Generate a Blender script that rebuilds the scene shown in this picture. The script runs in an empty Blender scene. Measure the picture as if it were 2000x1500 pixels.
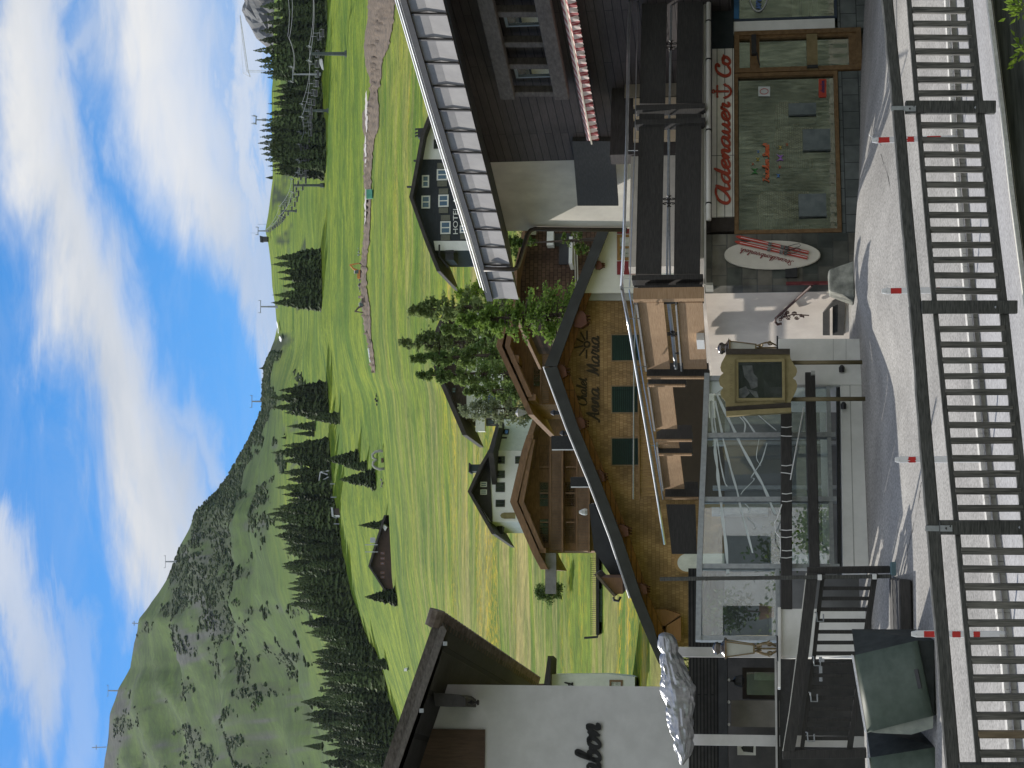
import bpy, bmesh, math, random
from mathutils import Vector, Matrix, noise
random.seed(7)
SC = bpy.context.scene
COL = SC.collection
rad = math.radians
# ------------------------------------------------------------------ camera model (telephoto, phone held sideways)
FPX, HOR, ROLL = 3800.0, 1505.0, 0.0105
PIT = math.atan((HOR-1000)/FPX)
CAM = Vector((0, 0, 1.8))
_c, _s = math.cos(ROLL), math.sin(ROLL)
FW = Vector((0, math.cos(PIT), math.sin(PIT)))
RT0, UP0 = Vector((1, 0, 0)), Vector((0, -math.sin(PIT), math.cos(PIT)))
RT = RT0*_c - UP0*_s
UP = RT0*_s + UP0*_c
def ray(x, y):
    return FW + RT*((750-y)/FPX) + UP*((1000-x)/FPX)
def at(x, y, d):
    r = ray(x, y); return CAM + r*(d/r.y)
def px(p):
    q = Vector(p)-CAM; f = q.dot(FW)
    return 1000-q.dot(UP)/f*FPX, 750-q.dot(RT)/f*FPX
cam = bpy.data.cameras.new('camera'); camo = bpy.data.objects.new('camera', cam); COL.objects.link(camo)
m = Matrix((( -UP.x, RT.x, -FW.x, CAM.x), (-UP.y, RT.y, -FW.y, CAM.y), (-UP.z, RT.z, -FW.z, CAM.z), (0, 0, 0, 1)))
camo.matrix_world = m
cam.sensor_width = 36; cam.lens = 36*FPX/2000; cam.clip_start = .1; cam.clip_end = 20000
SC.camera = camo

# ------------------------------------------------------------------ planes seen in the picture
class Wall:
    """vertical plane through the point seen at image row y at depth d; th = turn of its right-hand direction away from the picture plane"""
    def __init__(s, y, d, th, x=1500):
        s.q = at(x, y, d); s.e = Vector((math.cos(rad(th)), math.sin(rad(th)), 0)); s.n = Vector((math.sin(rad(th)), -math.cos(rad(th)), 0)); s.th = th
    def p(s, x, y, o=0.0):
        r = ray(x, y); t = (s.q + s.n*o - CAM).dot(s.n)/r.dot(s.n); return CAM + r*t
    def a(s, x, y, o=0.0): return (s.p(x, y, o)-s.q).dot(s.e)
    def z(s, x, y, o=0.0): return s.p(x, y, o).z
    def w(s, a, z, o=0.0):
        v = s.q + s.e*a + s.n*o; return Vector((v.x, v.y, z))
    def rect(s, x0, x1, y0, y1, o=0.0):
        xm, ym = (x0+x1)/2, (y0+y1)/2
        return s.a(xm, y1, o), s.a(xm, y0, o), s.z(x1, ym, o), s.z(x0, ym, o)

ORG = {}
class MB:
    def __init__(s): s.v, s.f = [], []
    def add(s, vs, fs):
        k = len(s.v); s.v += [Vector(v) for v in vs]; s.f += [tuple(i+k for i in f) for f in fs]; return s
    def poly(s, pts): return s.add(pts, [tuple(range(len(pts)))])
    def prism(s, pts, vec):
        n = len(pts); vec = Vector(vec)
        return s.add(list(pts)+[Vector(p)+vec for p in pts], [tuple(range(n)), tuple(range(2*n-1, n-1, -1))]+[(i, i+n, (i+1) % n+n, (i+1) % n) for i in range(n)])
    def box8(s, c, ex, ey, ez):
        c = Vector(c); vs = [c+ex*i+ey*j+ez*k for i in (-.5, .5) for j in (-.5, .5) for k in (-.5, .5)]
        return s.add(vs, [(0, 1, 3, 2), (4, 6, 7, 5), (0, 4, 5, 1), (2, 3, 7, 6), (0, 2, 6, 4), (1, 5, 7, 3)])
    def bx(s, x0, x1, y0, y1, z0, z1):
        return s.box8(((x0+x1)/2, (y0+y1)/2, (z0+z1)/2), Vector((x1-x0, 0, 0)), Vector((0, y1-y0, 0)), Vector((0, 0, z1-z0)))
    def wb(s, W, a0, a1, z0, z1, o0, o1):
        return s.box8(W.w((a0+a1)/2, (z0+z1)/2, (o0+o1)/2), W.e*(a1-a0), W.n*(o1-o0), Vector((0, 0, z1-z0)))
    def wr(s, W, x0, x1, y0, y1, o0, o1):
        return s.wb(W, *W.rect(x0, x1, y0, y1, o1), o0, o1)
    def wp(s, W, pts, o0, o1):
        return s.prism([W.p(x, y, o1) for x, y in pts], W.n*(o0-o1))
    def waz(s, W, az, o0, o1):
        return s.prism([W.w(a, z, o1) for a, z in az], W.n*(o0-o1))
    def beam(s, p0, p1, w, h, up=(0, 0, 1)):
        p0, p1 = Vector(p0), Vector(p1); d = p1-p0; side = d.cross(Vector(up))
        if side.length < 1e-6: side = d.cross(Vector((0, 1, 0)))
        side.normalize(); u = side.cross(d).normalized()
        return s.box8((p0+p1)/2, d, side*w, u*h)
    def tube(s, pts, r, n=8, cap=True):
        pts = [Vector(p) for p in pts]; rs = r if isinstance(r, (list, tuple)) else [r]*len(pts)
        k = len(s.v); u = None
        for i, p in enumerate(pts):
            t = (pts[min(i+1, len(pts)-1)]-pts[max(i-1, 0)])
            if t.length < 1e-9: t = Vector((0, 0, 1))
            t.normalize()
            if u is None: u = t.orthogonal().normalized()
            else:
                u = u-t*u.dot(t); u = u.normalized() if u.length > 1e-6 else t.orthogonal().normalized()
            w = t.cross(u)
            s.v += [p+(u*math.cos(2*math.pi*j/n)+w*math.sin(2*math.pi*j/n))*rs[i] for j in range(n)]
        for i in range(len(pts)-1):
            for j in range(n):
                s.f.append((k+i*n+j, k+i*n+(j+1) % n, k+(i+1)*n+(j+1) % n, k+(i+1)*n+j))
        if cap: s.f += [tuple(range(k+n-1, k-1, -1)), tuple(range(k+(len(pts)-1)*n, k+len(pts)*n))]
        return s
    def lathe(s, c, prof, n=12, flat=0.0):
        c = Vector(c); k = len(s.v)
        for r, z in prof:
            s.v += [c+Vector((r*math.cos(2*math.pi*(j+flat)/n), r*math.sin(2*math.pi*(j+flat)/n), z)) for j in range(n)]
        for i in range(len(prof)-1):
            for j in range(n): s.f.append((k+i*n+j, k+i*n+(j+1) % n, k+(i+1)*n+(j+1) % n, k+(i+1)*n+j))
        s.f += [tuple(range(k+n-1, k-1, -1)), tuple(range(k+(len(prof)-1)*n, k+len(prof)*n))]
        return s
    def build(s, name, mat, parent=None, smooth=False, bevel=0.0, base=None):
        if parent is not None: org = ORG[parent.name]
        else:
            if base is None:
                lo = [min(v[i] for v in s.v) for i in range(3)]; hi = [max(v[i] for v in s.v) for i in range(3)]
                base = Vector(((lo[0]+hi[0])/2, (lo[1]+hi[1])/2, lo[2]))
            org = Vector(base)
        me = bpy.data.meshes.new(name); me.from_pydata([v-org for v in s.v], [], s.f)
        bm = bmesh.new(); bm.from_mesh(me); bmesh.ops.recalc_face_normals(bm, faces=bm.faces)
        if bevel: bmesh.ops.bevel(bm, geom=[e for e in bm.edges if len(e.link_faces) == 2 and e.calc_face_angle(0) > .6], offset=bevel, segments=1, affect='EDGES')
        bm.to_mesh(me); bm.free()
        if smooth:
            for p in me.polygons: p.use_smooth = True
        me.materials.append(mat)
        o = bpy.data.objects.new(name, me); COL.objects.link(o)
        if parent is not None: o.parent = parent
        else: o.location = org
        ORG[o.name] = org
        return o
def tag(o, label, cat, group=None):
    o['label'] = label; o['category'] = cat
    if group: o['group'] = group
    return o
def struct(o): o['kind'] = 'structure'; return o
def stuff(o, label=None, cat=None):
    o['kind'] = 'stuff'
    if label: o['label'] = label; o['category'] = cat
    return o
def thing(name, label, cat, base, group=None):
    o = bpy.data.objects.new(name, None); COL.objects.link(o); o.location = base; o.empty_display_size = .3
    ORG[o.name] = Vector(base); return tag(o, label, cat, group)
def dup(root, loc, rz=0, sc=1.0, label=None, group=None):
    r = root.copy(); COL.objects.link(r); r.location = loc; r.rotation_euler = (0, 0, rz)
    r.scale = (sc, sc, sc) if not isinstance(sc, (tuple, list)) else sc
    if label: r['label'] = label
    if group: r['group'] = group
    for ch in root.children:
        c = ch.copy(); COL.objects.link(c); c.parent = r
        for g in ch.children:
            q = g.copy(); COL.objects.link(q); q.parent = c
    return r

# ------------------------------------------------------------------ materials
MATS = {}
def nodes(name):
    mt = bpy.data.materials.new(name); mt.use_nodes = True; nt = mt.node_tree; nt.nodes.clear()
    N = lambda t, **k: _nn(nt, t, k)
    out = nt.nodes.new('ShaderNodeOutputMaterial'); b = nt.nodes.new('ShaderNodeBsdfPrincipled')
    nt.links.new(b.outputs[0], out.inputs['Surface']); MATS[name] = mt
    return mt, nt, b, N, nt.links.new
def _nn(nt, t, k):
    n = nt.nodes.new(t)
    for a, b in k.items(): setattr(n, a, b)
    return n
def C4(c): return (c[0], c[1], c[2], 1)
def ramp(N, c1, c2, lo, hi):
    r = N('ShaderNodeValToRGB'); e = r.color_ramp.elements; e[0].position = lo; e[1].position = hi; e[0].color = C4(c1); e[1].color = C4(c2); return r
def coords(N, L, scale=(1, 1, 1), rot=0.0):
    tc = N('ShaderNodeTexCoord'); mp = N('ShaderNodeMapping'); L(tc.outputs['Object'], mp.inputs['Vector'])
    mp.inputs['Scale'].default_value = scale; mp.inputs['Rotation'].default_value = (0, 0, rot); return mp
def mk(name, c1, c2=None, sc=(1, 1, 1), s=6.0, rough=.75, bump=.0, bd=.02, metal=0.0, spec=.35, lo=.35, hi=.65, var=.18, det=6.0):
    """surface with a fine grain from c1 to c2 and a slow large-scale variation"""
    if name in MATS: return MATS[name]
    mt, nt, b, N, L = nodes(name)
    if c2 is None: c2 = tuple(x*.8 for x in c1)
    mp = coords(N, L, sc)
    n1 = N('ShaderNodeTexNoise'); n1.inputs['Scale'].default_value = s; n1.inputs['Detail'].default_value = det; n1.inputs['Roughness'].default_value = .62
    L(mp.outputs[0], n1.inputs['Vector']); r1 = ramp(N, c1, c2, lo, hi); L(n1.outputs['Fac'], r1.inputs['Fac'])
    tc = N('ShaderNodeTexCoord'); n2 = N('ShaderNodeTexNoise'); n2.inputs['Scale'].default_value = .7; n2.inputs['Detail'].default_value = 4
    L(tc.outputs['Object'], n2.inputs['Vector']); r2 = ramp(N, (1-var,)*3, (1+var*.3,)*3, .35, .65); L(n2.outputs['Fac'], r2.inputs['Fac'])
    mx = N('ShaderNodeMix', data_type='RGBA', blend_type='MULTIPLY'); mx.inputs[0].default_value = 1
    L(r1.outputs[0], mx.inputs[6]); L(r2.outputs[0], mx.inputs[7]); L(mx.outputs[2], b.inputs['Base Color'])
    b.inputs['Roughness'].default_value = rough; b.inputs['Metallic'].default_value = metal; b.inputs['Specular IOR Level'].default_value = spec
    if bump:
        bp = N('ShaderNodeBump'); bp.inputs['Strength'].default_value = bump; bp.inputs['Distance'].default_value = bd
        L(n1.outputs['Fac'], bp.inputs['Height']); L(bp.outputs[0], b.inputs['Normal'])
    return mt
def bricks(name, c1, c2, mortar, w, h, th=0.0, ms=.012, off=.5, rough=.8, bump=.5, spec=.3, grain=(1, 1, 1), gs=8.0, vert=False, var=.3, bias=0.0):
    """courses of boards, shingles or stones laid out in metres on a wall turned by th"""
    if name in MATS: return MATS[name]
    mt, nt, b, N, L = nodes(name)
    tc = N('ShaderNodeTexCoord'); sp = N('ShaderNodeSeparateXYZ'); L(tc.outputs['Object'], sp.inputs[0])
    mu = N('ShaderNodeMath', operation='MULTIPLY'); mu.inputs[1].default_value = math.cos(rad(th)); L(sp.outputs[0], mu.inputs[0])
    ma = N('ShaderNodeMath', operation='MULTIPLY_ADD'); ma.inputs[1].default_value = math.sin(rad(th)); L(sp.outputs[1], ma.inputs[0]); L(mu.outputs[0], ma.inputs[2])
    cb = N('ShaderNodeCombineXYZ')
    L(ma.outputs[0], cb.inputs[1 if vert else 0]); L(sp.outputs[2], cb.inputs[0 if vert else 1])
    nz = N('ShaderNodeTexNoise'); nz.inputs['Scale'].default_value = 3; L(tc.outputs['Object'], nz.inputs['Vector'])
    br = N('ShaderNodeTexBrick'); br.offset = off; br.inputs['Color1'].default_value = C4(c1); br.inputs['Color2'].default_value = C4(c2); br.inputs['Mortar'].default_value = C4(mortar)
    br.inputs['Scale'].default_value = 1; br.inputs['Brick Width'].default_value = w; br.inputs['Row Height'].default_value = h; br.inputs['Mortar Size'].default_value = ms
    br.inputs['Mortar Smooth'].default_value = .2; br.inputs['Bias'].default_value = bias; L(cb.outputs[0], br.inputs['Vector'])
    mp = coords(N, L, grain); n1 = N('ShaderNodeTexNoise'); n1.inputs['Scale'].default_value = gs; n1.inputs['Detail'].default_value = 6; L(mp.outputs[0], n1.inputs['Vector'])
    r1 = ramp(N, (1-var,)*3, (1+var*.6,)*3, .3, .7); L(n1.outputs['Fac'], r1.inputs['Fac'])
    n2 = N('ShaderNodeTexNoise'); n2.inputs['Scale'].default_value = .5; n2.inputs['Detail'].default_value = 5; L(tc.outputs['Object'], n2.inputs['Vector'])
    r2 = ramp(N, (.62,)*3, (1.15,)*3, .33, .62); L(n2.outputs['Fac'], r2.inputs['Fac'])
    m1 = N('ShaderNodeMix', data_type='RGBA', blend_type='MULTIPLY'); m1.inputs[0].default_value = 1; L(br.outputs['Color'], m1.inputs[6]); L(r1.outputs[0], m1.inputs[7])
    m2 = N('ShaderNodeMix', data_type='RGBA', blend_type='MULTIPLY'); m2.inputs[0].default_value = 1; L(m1.outputs[2], m2.inputs[6]); L(r2.outputs[0], m2.inputs[7])
    L(m2.outputs[2], b.inputs['Base Color']); b.inputs['Roughness'].default_value = rough; b.inputs['Specular IOR Level'].default_value = spec
    if bump:
        sb = N('ShaderNodeMath', operation='SUBTRACT'); sb.inputs[0].default_value = 1; L(br.outputs['Fac'], sb.inputs[1])
        bp = N('ShaderNodeBump'); bp.inputs['Strength'].default_value = bump; bp.inputs['Distance'].default_value = .02
        L(sb.outputs[0], bp.inputs['Height']); L(bp.outputs[0], b.inputs['Normal'])
    return mt
def glass(name, tint=(.9, .95, .93), refl=1.0, rough=.01, dens=.0, body=(.1, .12, .12)):
    """pane: lets light through, mirrors by angle, with a share of flat body colour"""
    if name in MATS: return MATS[name]
    mt, nt, b, N, L = nodes(name)
    out = [n for n in nt.nodes if n.type == 'OUTPUT_MATERIAL'][0]
    tr = N('ShaderNodeBsdfTransparent'); tr.inputs[0].default_value = C4(tint)
    df = N('ShaderNodeBsdfDiffuse'); df.inputs[0].default_value = C4(body)
    m0 = N('ShaderNodeMixShader'); m0.inputs[0].default_value = dens; L(tr.outputs[0], m0.inputs[1]); L(df.outputs[0], m0.inputs[2])
    gl = N('ShaderNodeBsdfGlossy'); gl.inputs['Roughness'].default_value = rough
    fr = N('ShaderNodeFresnel'); fr.inputs['IOR'].default_value = 1.5
    mu = N('ShaderNodeMath', operation='MULTIPLY'); mu.use_clamp = True; mu.inputs[1].default_value = 2.0*refl; L(fr.outputs[0], mu.inputs[0])
    m1 = N('ShaderNodeMixShader'); L(mu.outputs[0], m1.inputs[0]); L(m0.outputs[0], m1.inputs[1]); L(gl.outputs[0], m1.inputs[2])
    L(m1.outputs[0], out.inputs['Surface']); nt.nodes.remove(b)
    return mt
PLASTER = mk('white_plaster', (.78, .77, .74), (.68, .67, .64), s=3, rough=.9, bump=.15, bd=.004, spec=.2, var=.1)
CREAM = mk('cream_plaster', (.82, .74, .66), (.72, .64, .57), s=2.2, rough=.9, bump=.2, bd=.006, spec=.2, var=.16)
DARKW = mk('dark_stained_wood', (.035, .034, .033), (.062, .058, .055), (1.2, 1.2, 14), s=5, rough=.75, bump=.3, bd=.004, spec=.25)
GREYW = mk('weathered_grey_wood', (.034, .036, .034), (.135, .135, .125), (1.5, 1.5, 16), s=6, rough=.85, bump=.5, bd=.006, spec=.2, lo=.3, hi=.72)
BALUW = mk('weathered_upright_wood', (.045, .045, .042), (.24, .23, .205), (22, 22, 1.2), s=3, rough=.85, bump=.4, bd=.005, spec=.2, lo=.3, hi=.72)
STEEL = mk('galvanised_steel', (.3, .32, .34), (.4, .42, .44), s=16, rough=.5, metal=.35, spec=.5, var=.12)
CHROME = mk('bright_tube_metal', (.6, .62, .65), (.7, .72, .75), s=10, rough=.28, metal=.9, spec=.5)
IRON = mk('dark_wrought_iron', (.02, .018, .017), (.035, .03, .028), s=20, rough=.5, metal=.3, spec=.4)
BROWNI = mk('brown_painted_iron', (.06, .025, .02), (.09, .04, .03), s=20, rough=.55, spec=.4)
WHITEP = mk('white_paint', (.8, .8, .79), (.72, .72, .71), s=5, rough=.45, spec=.4, var=.08)
REDP = mk('red_reflector_paint', (.5, .02, .018), (.4, .018, .015), s=9, rough=.4, spec=.5)
BLACKM = mk('black_metal', (.018, .018, .02), (.03, .03, .032), s=12, rough=.5, spec=.4)
GLASS = glass('window_glass')

# ------------------------------------------------------------------ sun and sky
SUN_AZ, SUN_EL = 38.0, 41.0      # degrees to the left of straight ahead, degrees up
sd = Vector((-math.sin(rad(SUN_AZ))*math.cos(rad(SUN_EL)), math.cos(rad(SUN_AZ))*math.cos(rad(SUN_EL)), math.sin(rad(SUN_EL))))
sl = bpy.data.lights.new('sun', 'SUN'); sl.energy = 3.9; sl.angle = rad(.55); sl.color = (1, .95, .86)
so = bpy.data.objects.new('sun', sl); COL.objects.link(so); so.rotation_euler = sd.to_track_quat('Z', 'Y').to_euler(); so.location = (-40, 30, 60)
wd = bpy.data.worlds.new('World'); SC.world = wd; wd.use_nodes = True; nt = wd.node_tree; nt.nodes.clear()
N = lambda t, **k: _nn(nt, t, k); L = nt.links.new
wo = N('ShaderNodeOutputWorld'); bg = N('ShaderNodeBackground'); L(bg.outputs[0], wo.inputs['Surface'])
sky = N('ShaderNodeTexSky'); sky.sky_type = 'NISHITA'; sky.sun_disc = False; sky.sun_elevation = rad(SUN_EL); sky.sun_rotation = rad(-SUN_AZ); sky.air_density = 1.0; sky.dust_density = .6; sky.ozone_density = 2.2; sky.altitude = 1400
# cloud sheets high above the ridge: places on the sky given by direction, with wind-drawn edges
tc = N('ShaderNodeTexCoord'); sp = N('ShaderNodeSeparateXYZ'); L(tc.outputs['Generated'], sp.inputs[0])
def mth(op, a, b=None, c=None, cl=False):
    n = N('ShaderNodeMath', operation=op); n.use_clamp = cl
    for i, q in enumerate((a, b, c)):
        if q is None: continue
        if isinstance(q, (int, float)): n.inputs[i].default_value = q
        else: L(q, n.inputs[i])
    return n.outputs[0]
ysafe = mth('MAXIMUM', mth('ABSOLUTE', sp.outputs[1]), .08)
U = mth('DIVIDE', sp.outputs[0], ysafe); V = mth('DIVIDE', sp.outputs[2], ysafe)
cb = N('ShaderNodeCombineXYZ'); L(U, cb.inputs[0]); L(V, cb.inputs[1])
def nz(scale, detail, rot, sc, rough=.55, dist=0.0, off=(0, 0, 0)):
    mp = N('ShaderNodeMapping'); L(cb.outputs[0], mp.inputs['Vector']); mp.inputs['Rotation'].default_value = (0, 0, rot); mp.inputs['Scale'].default_value = sc; mp.inputs['Location'].default_value = off
    n = N('ShaderNodeTexNoise'); n.inputs['Scale'].default_value = scale; n.inputs['Detail'].default_value = detail; n.inputs['Roughness'].default_value = rough; n.inputs['Distortion'].default_value = dist
    L(mp.outputs[0], n.inputs['Vector']); return n.outputs['Fac']
big = nz(3.6, 6, rad(-14), (1, 3.0, 1), .58, .3); fine = nz(11, 9, rad(-14), (1, 4.2, 1), .66, .5, (3, 1, 0))
wob = mth('ADD', mth('MULTIPLY', mth('SUBTRACT', big, .5), .10), mth('MULTIPLY', mth('SUBTRACT', fine, .5), .05))
def uv(x, y):
    d = ray(x, y); return d.x/d.y, d.z/d.y
def band(p0, p1, w0, w1, amt, soft=.6):
    """cloud streak from p0 to p1 (picture places turned into sky directions), half widths w0 and w1"""
    (u0, v0), (u1, v1) = uv(*p0), uv(*p1); du, dv = u1-u0, v1-v0; ln = math.hypot(du, dv); du /= ln; dv /= ln
    t = mth('ADD', mth('MULTIPLY', mth('SUBTRACT', U, u0), du), mth('MULTIPLY', mth('SUBTRACT', V, v0), dv))
    q = mth('ADD', mth('MULTIPLY', mth('SUBTRACT', U, u0), -dv), mth('MULTIPLY', mth('SUBTRACT', V, v0), du))
    tt = mth('DIVIDE', t, ln, cl=True); w = mth('ADD', mth('MULTIPLY', tt, w1-w0), w0)
    dist = mth('DIVIDE', mth('ABSOLUTE', mth('ADD', q, wob)), mth('MULTIPLY', w, .86))
    e0 = mth('SUBTRACT', 0, mth('MINIMUM', t, 0)); e1 = mth('MAXIMUM', mth('SUBTRACT', t, ln), 0)
    dist = mth('ADD', dist, mth('MULTIPLY', mth('ADD', e0, e1), 22))
    s = N('ShaderNodeMapRange', interpolation_type='SMOOTHSTEP'); s.inputs['From Min'].default_value = 1+soft; s.inputs['From Max'].default_value = 1-soft; L(dist, s.inputs['Value'])
    return mth('MULTIPLY', s.outputs[0], amt)
BANDS = [((25, -250), (90, 350), .022, .027, 1.0, .95), ((90, 330), (330, 1130), .027, .027, 1.0, .95), ((270, 980), (345, 1240), .024, .026, .9, .98),
         ((300, -260), (330, 120), .034, .038, .95, .95), ((330, 80), (430, 420), .036, .026, .9, .95), ((420, 380), (520, 700), .020, .010, .7, .8), ((495, -100), (505, 520), .012, .010, .75, .9),
         ((380, 880), (430, 960), .014, .008, .5, .9), ((15, 1020), (40, 1330), .012, .02, .75, .8), ((120, 1250), (150, 1500), .008, .014, .3, .9), ((150, 60), (190, 30), .012, .012, .5, .9)]
tot = None
for b_ in BANDS:
    q = band(*b_); tot = q if tot is None else mth('MAXIMUM', tot, q)
veil = mth('MULTIPLY', mth('SUBTRACT', fine, .42, cl=True), .9, cl=True)
tot = mth('MAXIMUM', tot, mth('MULTIPLY', veil, .45))
tex = mth('ADD', .72, mth('MULTIPLY', fine, .55)); tot = mth('MULTIPLY', tot, tex, cl=True)
# unseen clouds over the rest of the sky, added bright as fill light
fill_clouds = mth('MULTIPLY', mth('LESS_THAN', sp.outputs[1], .1), mth('MULTIPLY', mth('SUBTRACT', big, .30, cl=True), 4, cl=True))
tot = mth('MAXIMUM', tot, fill_clouds)
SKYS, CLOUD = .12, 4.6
sc_ = N('ShaderNodeMix', data_type='RGBA'); L(tot, sc_.inputs[0]); hsv = N('ShaderNodeHueSaturation'); hsv.inputs['Saturation'].default_value = 1.45; hsv.inputs['Value'].default_value = .76; L(sky.outputs[0], hsv.inputs['Color']); L(hsv.outputs[0], sc_.inputs[6])
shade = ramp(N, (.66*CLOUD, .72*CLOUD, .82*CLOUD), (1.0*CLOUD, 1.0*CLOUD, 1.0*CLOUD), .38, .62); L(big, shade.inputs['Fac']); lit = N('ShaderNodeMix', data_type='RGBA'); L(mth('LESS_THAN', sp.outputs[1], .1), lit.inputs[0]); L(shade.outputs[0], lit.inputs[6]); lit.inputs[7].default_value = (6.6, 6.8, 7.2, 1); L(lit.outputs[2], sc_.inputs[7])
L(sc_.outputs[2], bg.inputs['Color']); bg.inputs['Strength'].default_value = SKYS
SC.view_settings.view_transform = 'Standard'; SC.view_settings.look = 'None'; SC.view_settings.exposure = .6; SC.view_settings.gamma = 1
SC.cycles.max_bounces = 7; SC.cycles.transparent_max_bounces = 16; SC.cycles.use_denoising = True; SC.cycles.caustics_reflective = False; SC.cycles.caustics_refractive = False
# ================================================================== TERRAIN
def lin(tb, x):
    if x <= tb[0][0]: return tb[0][1]
    for (x0, y0), (x1, y1) in zip(tb, tb[1:]):
        if x <= x1: return y0+(y1-y0)*(x-x0)/(x1-x0)
    return tb[-1][1]
SKYL = [(-500, 540), (0, 534), (150, 532), (180, 529), (350, 532), (420, 524), (450, 519), (475, 525), (520, 531), (560, 533), (600, 539), (640, 542), (665, 536), (690, 526), (717, 516), (760, 512), (800, 512), (850, 491), (890, 470), (925, 449), (960, 425), (1000, 377), (1035, 364), (1060, 353), (1101, 340), (1130, 327), (1157, 309), (1185, 290), (1210, 270), (1241, 267), (1304, 255), (1343, 231), (1392, 215), (1458, 207), (1500, 201), (1600, 180), (2000, 150)]
SKYD = [(-500, 1350), (640, 1350), (760, 1450), (925, 1750), (1000, 1950), (1200, 2250), (1500, 2600), (2000, 3000)]
CRN = [(740, 732), (760, 738), (900, 750), (1000, 757), (1125, 764), (1210, 777), (1330, 804), (1500, 850), (2000, 960)]
FBT = [(-500, 640), (0, 633), (150, 628), (640, 630), (760, 642), (900, 646), (1000, 652), (1070, 668), (1157, 684), (1227, 710), (1350, 752), (1500, 800), (2000, 900)]
def knots(y):
    S, dS, fb = lin(SKYL, y), lin(SKYD, y), lin(FBT, y)
    low = [(1560, 45), (1530, 76), (1480, 90), (1380, 97), (1270, 112), (1178, 148), (1060, 200), (930, 290)]
    cn = lin(CRN, y)
    A = low+[(767, 478), (719, 590), (709, 616), (665, 700), (fb, 780), (fb-22, 850), (fb-60, 1050), (S, dS), (S+80, dS+400)]
    m1 = fb-90
    B = low+[(cn+48, 478), (cn, 590), (cn+4, 622), ((cn+fb)/2+2, 700), (fb, 780), (m1, 980), (m1+(S-m1)*.5, 980+(dS-980)*.48), (S, dS), (S+80, dS+500)]
    t = min(1, max(0, (y-630)/170.)); t = t*t*(3-2*t)
    return [(a[0]+(b[0]-a[0])*t, a[1]+(b[1]-a[1])*t) for a, b in zip(A, B)]
def bump(p):
    d = p.y
    k = min(1, max(0, (d-70)/120))*.7
    h = noise.noise(Vector((p.x/22, p.y/22, 3)))*.9*k
    h += noise.noise(Vector((p.x/60, p.y/60, 9)))*1.6*k*min(1, d/500)
    if d > 850:
        q = min(1, (d-850)/500)
        h += q*(noise.noise(Vector((p.x/150, p.y/190, 1)))*26-abs(noise.noise(Vector((p.x/85, p.y/140, 5))))*24+abs(noise.noise(Vector((p.x/30, p.y/40, 8))))*5+4)*(.25+.75*min(1, max(0, (-p.x-30)/120)))
    return h
def terr(y, v):
    """point of the mountainside seen at image row y, column v (nearest sheet)"""
    kn = knots(y)
    for (v0, d0), (v1, d1) in zip(kn, kn[1:]):
        if v1 <= v <= v0 or (v0 >= v >= v1):
            d = d0+(d1-d0)*(v0-v)/max(v0-v1, 1e-6); break
    else: d = kn[0][1] if v > kn[0][0] else kn[-2][1]
    p = at(v, y, d); p.z += bump(p)*(min(1, .15+abs(v-lin(SKYL, y))/70) if d > 1100 else 1); return p
ys = list(range(-460, 0, 20))+list(range(0, 1501, 8))+list(range(1520, 1981, 20))
PER = [3, 3, 4, 6, 6, 8, 12, 16, 24, 22, 5, 14, 12, 14, 26, 40, 6]
verts, meta = [], []
for y in ys:
    kn = knots(y); col = []
    for k, ((v0, d0), (v1, d1)) in enumerate(zip(kn, kn[1:])):
        for i in range(PER[k]+(1 if k == len(PER)-2+1 else 0)):
            t = i/PER[k]; v = v0+(v1-v0)*t; d = d0+(d1-d0)*t
            p = at(v, y, d); p.z += bump(p)*(0 if k == len(PER)-1 and t > .2 else 1)*(min(1, .15+abs(v-lin(SKYL, y))/70) if d > 1100 else 1); col.append((p, v, d))
    verts += [c[0] for c in col]; meta += [(y, c[1], c[2]) for c in col]
nc = len(verts)//len(ys)
faces = [(i*nc+j, i*nc+j+1, (i+1)*nc+j+1, (i+1)*nc+j) for i in range(len(ys)-1) for j in range(nc-1)]
me = bpy.data.meshes.new('mountainside'); me.from_pydata(verts, [], faces)
for p in me.polygons: p.use_smooth = True
hill = bpy.data.objects.new('mountainside', me); COL.objects.link(hill); struct(hill)
bm = bmesh.new(); bm.from_mesh(me); bmesh.ops.recalc_face_normals(bm, faces=bm.faces); bm.to_mesh(me); bm.free()
def sm(a, b, x):
    t = min(1, max(0, (x-a)/(b-a))); return t*t*(3-2*t)
def fbm(x, y, z=0.0, o=4):
    return noise.fractal(Vector((x, y, z)), .6, 2.0, o)
# left mountain's scrub and rock; darker cover on the cliffs paints their shade
def scrubmask(y, v, d):
    if d < 900: return 0.0
    n = fbm(y/60, v/36, 2.2)
    band = sm(75, 15, abs(v-lin([(940, 480), (1000, 455), (1100, 455), (1200, 452), (1300, 468), (1400, 480), (1500, 500)], y)))*sm(900, 1000, y)*.42
    top = sm(34, 6, v-lin(SKYL, y))*sm(640, 700, y)*sm(1010, 960, y)*.55
    cliff_shade = sm(62, 25, abs(v-lin([(960, 420), (1000, 408), (1090, 385), (1180, 372), (1260, 378)], y)))*sm(950, 1000, y)*sm(1300, 1220, y)*.5
    return min(1, max(0, (n+band+top+cliff_shade+.04-.30)*2.4))
def rockmask(y, v, d):
    if d < 900: return 0.0
    n = fbm(y/45, v/30, 7.7, 5)
    c = sm(58, 15, abs(v-lin([(960, 425), (1000, 405), (1090, 388), (1180, 372), (1260, 380), (1350, 400), (1500, 430)], y)))*sm(950, 1000, y)*lin([(1250, .6), (1320, .42), (1500, .4)], y)
    t = sm(85, 10, v-lin(SKYL, y))*sm(1270, 1380, y)*.8
    return min(1, max(0, (n*.8+c+t-.48)*2.6))
ca = me.color_attributes.new('cover', 'FLOAT_COLOR', 'POINT')
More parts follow.
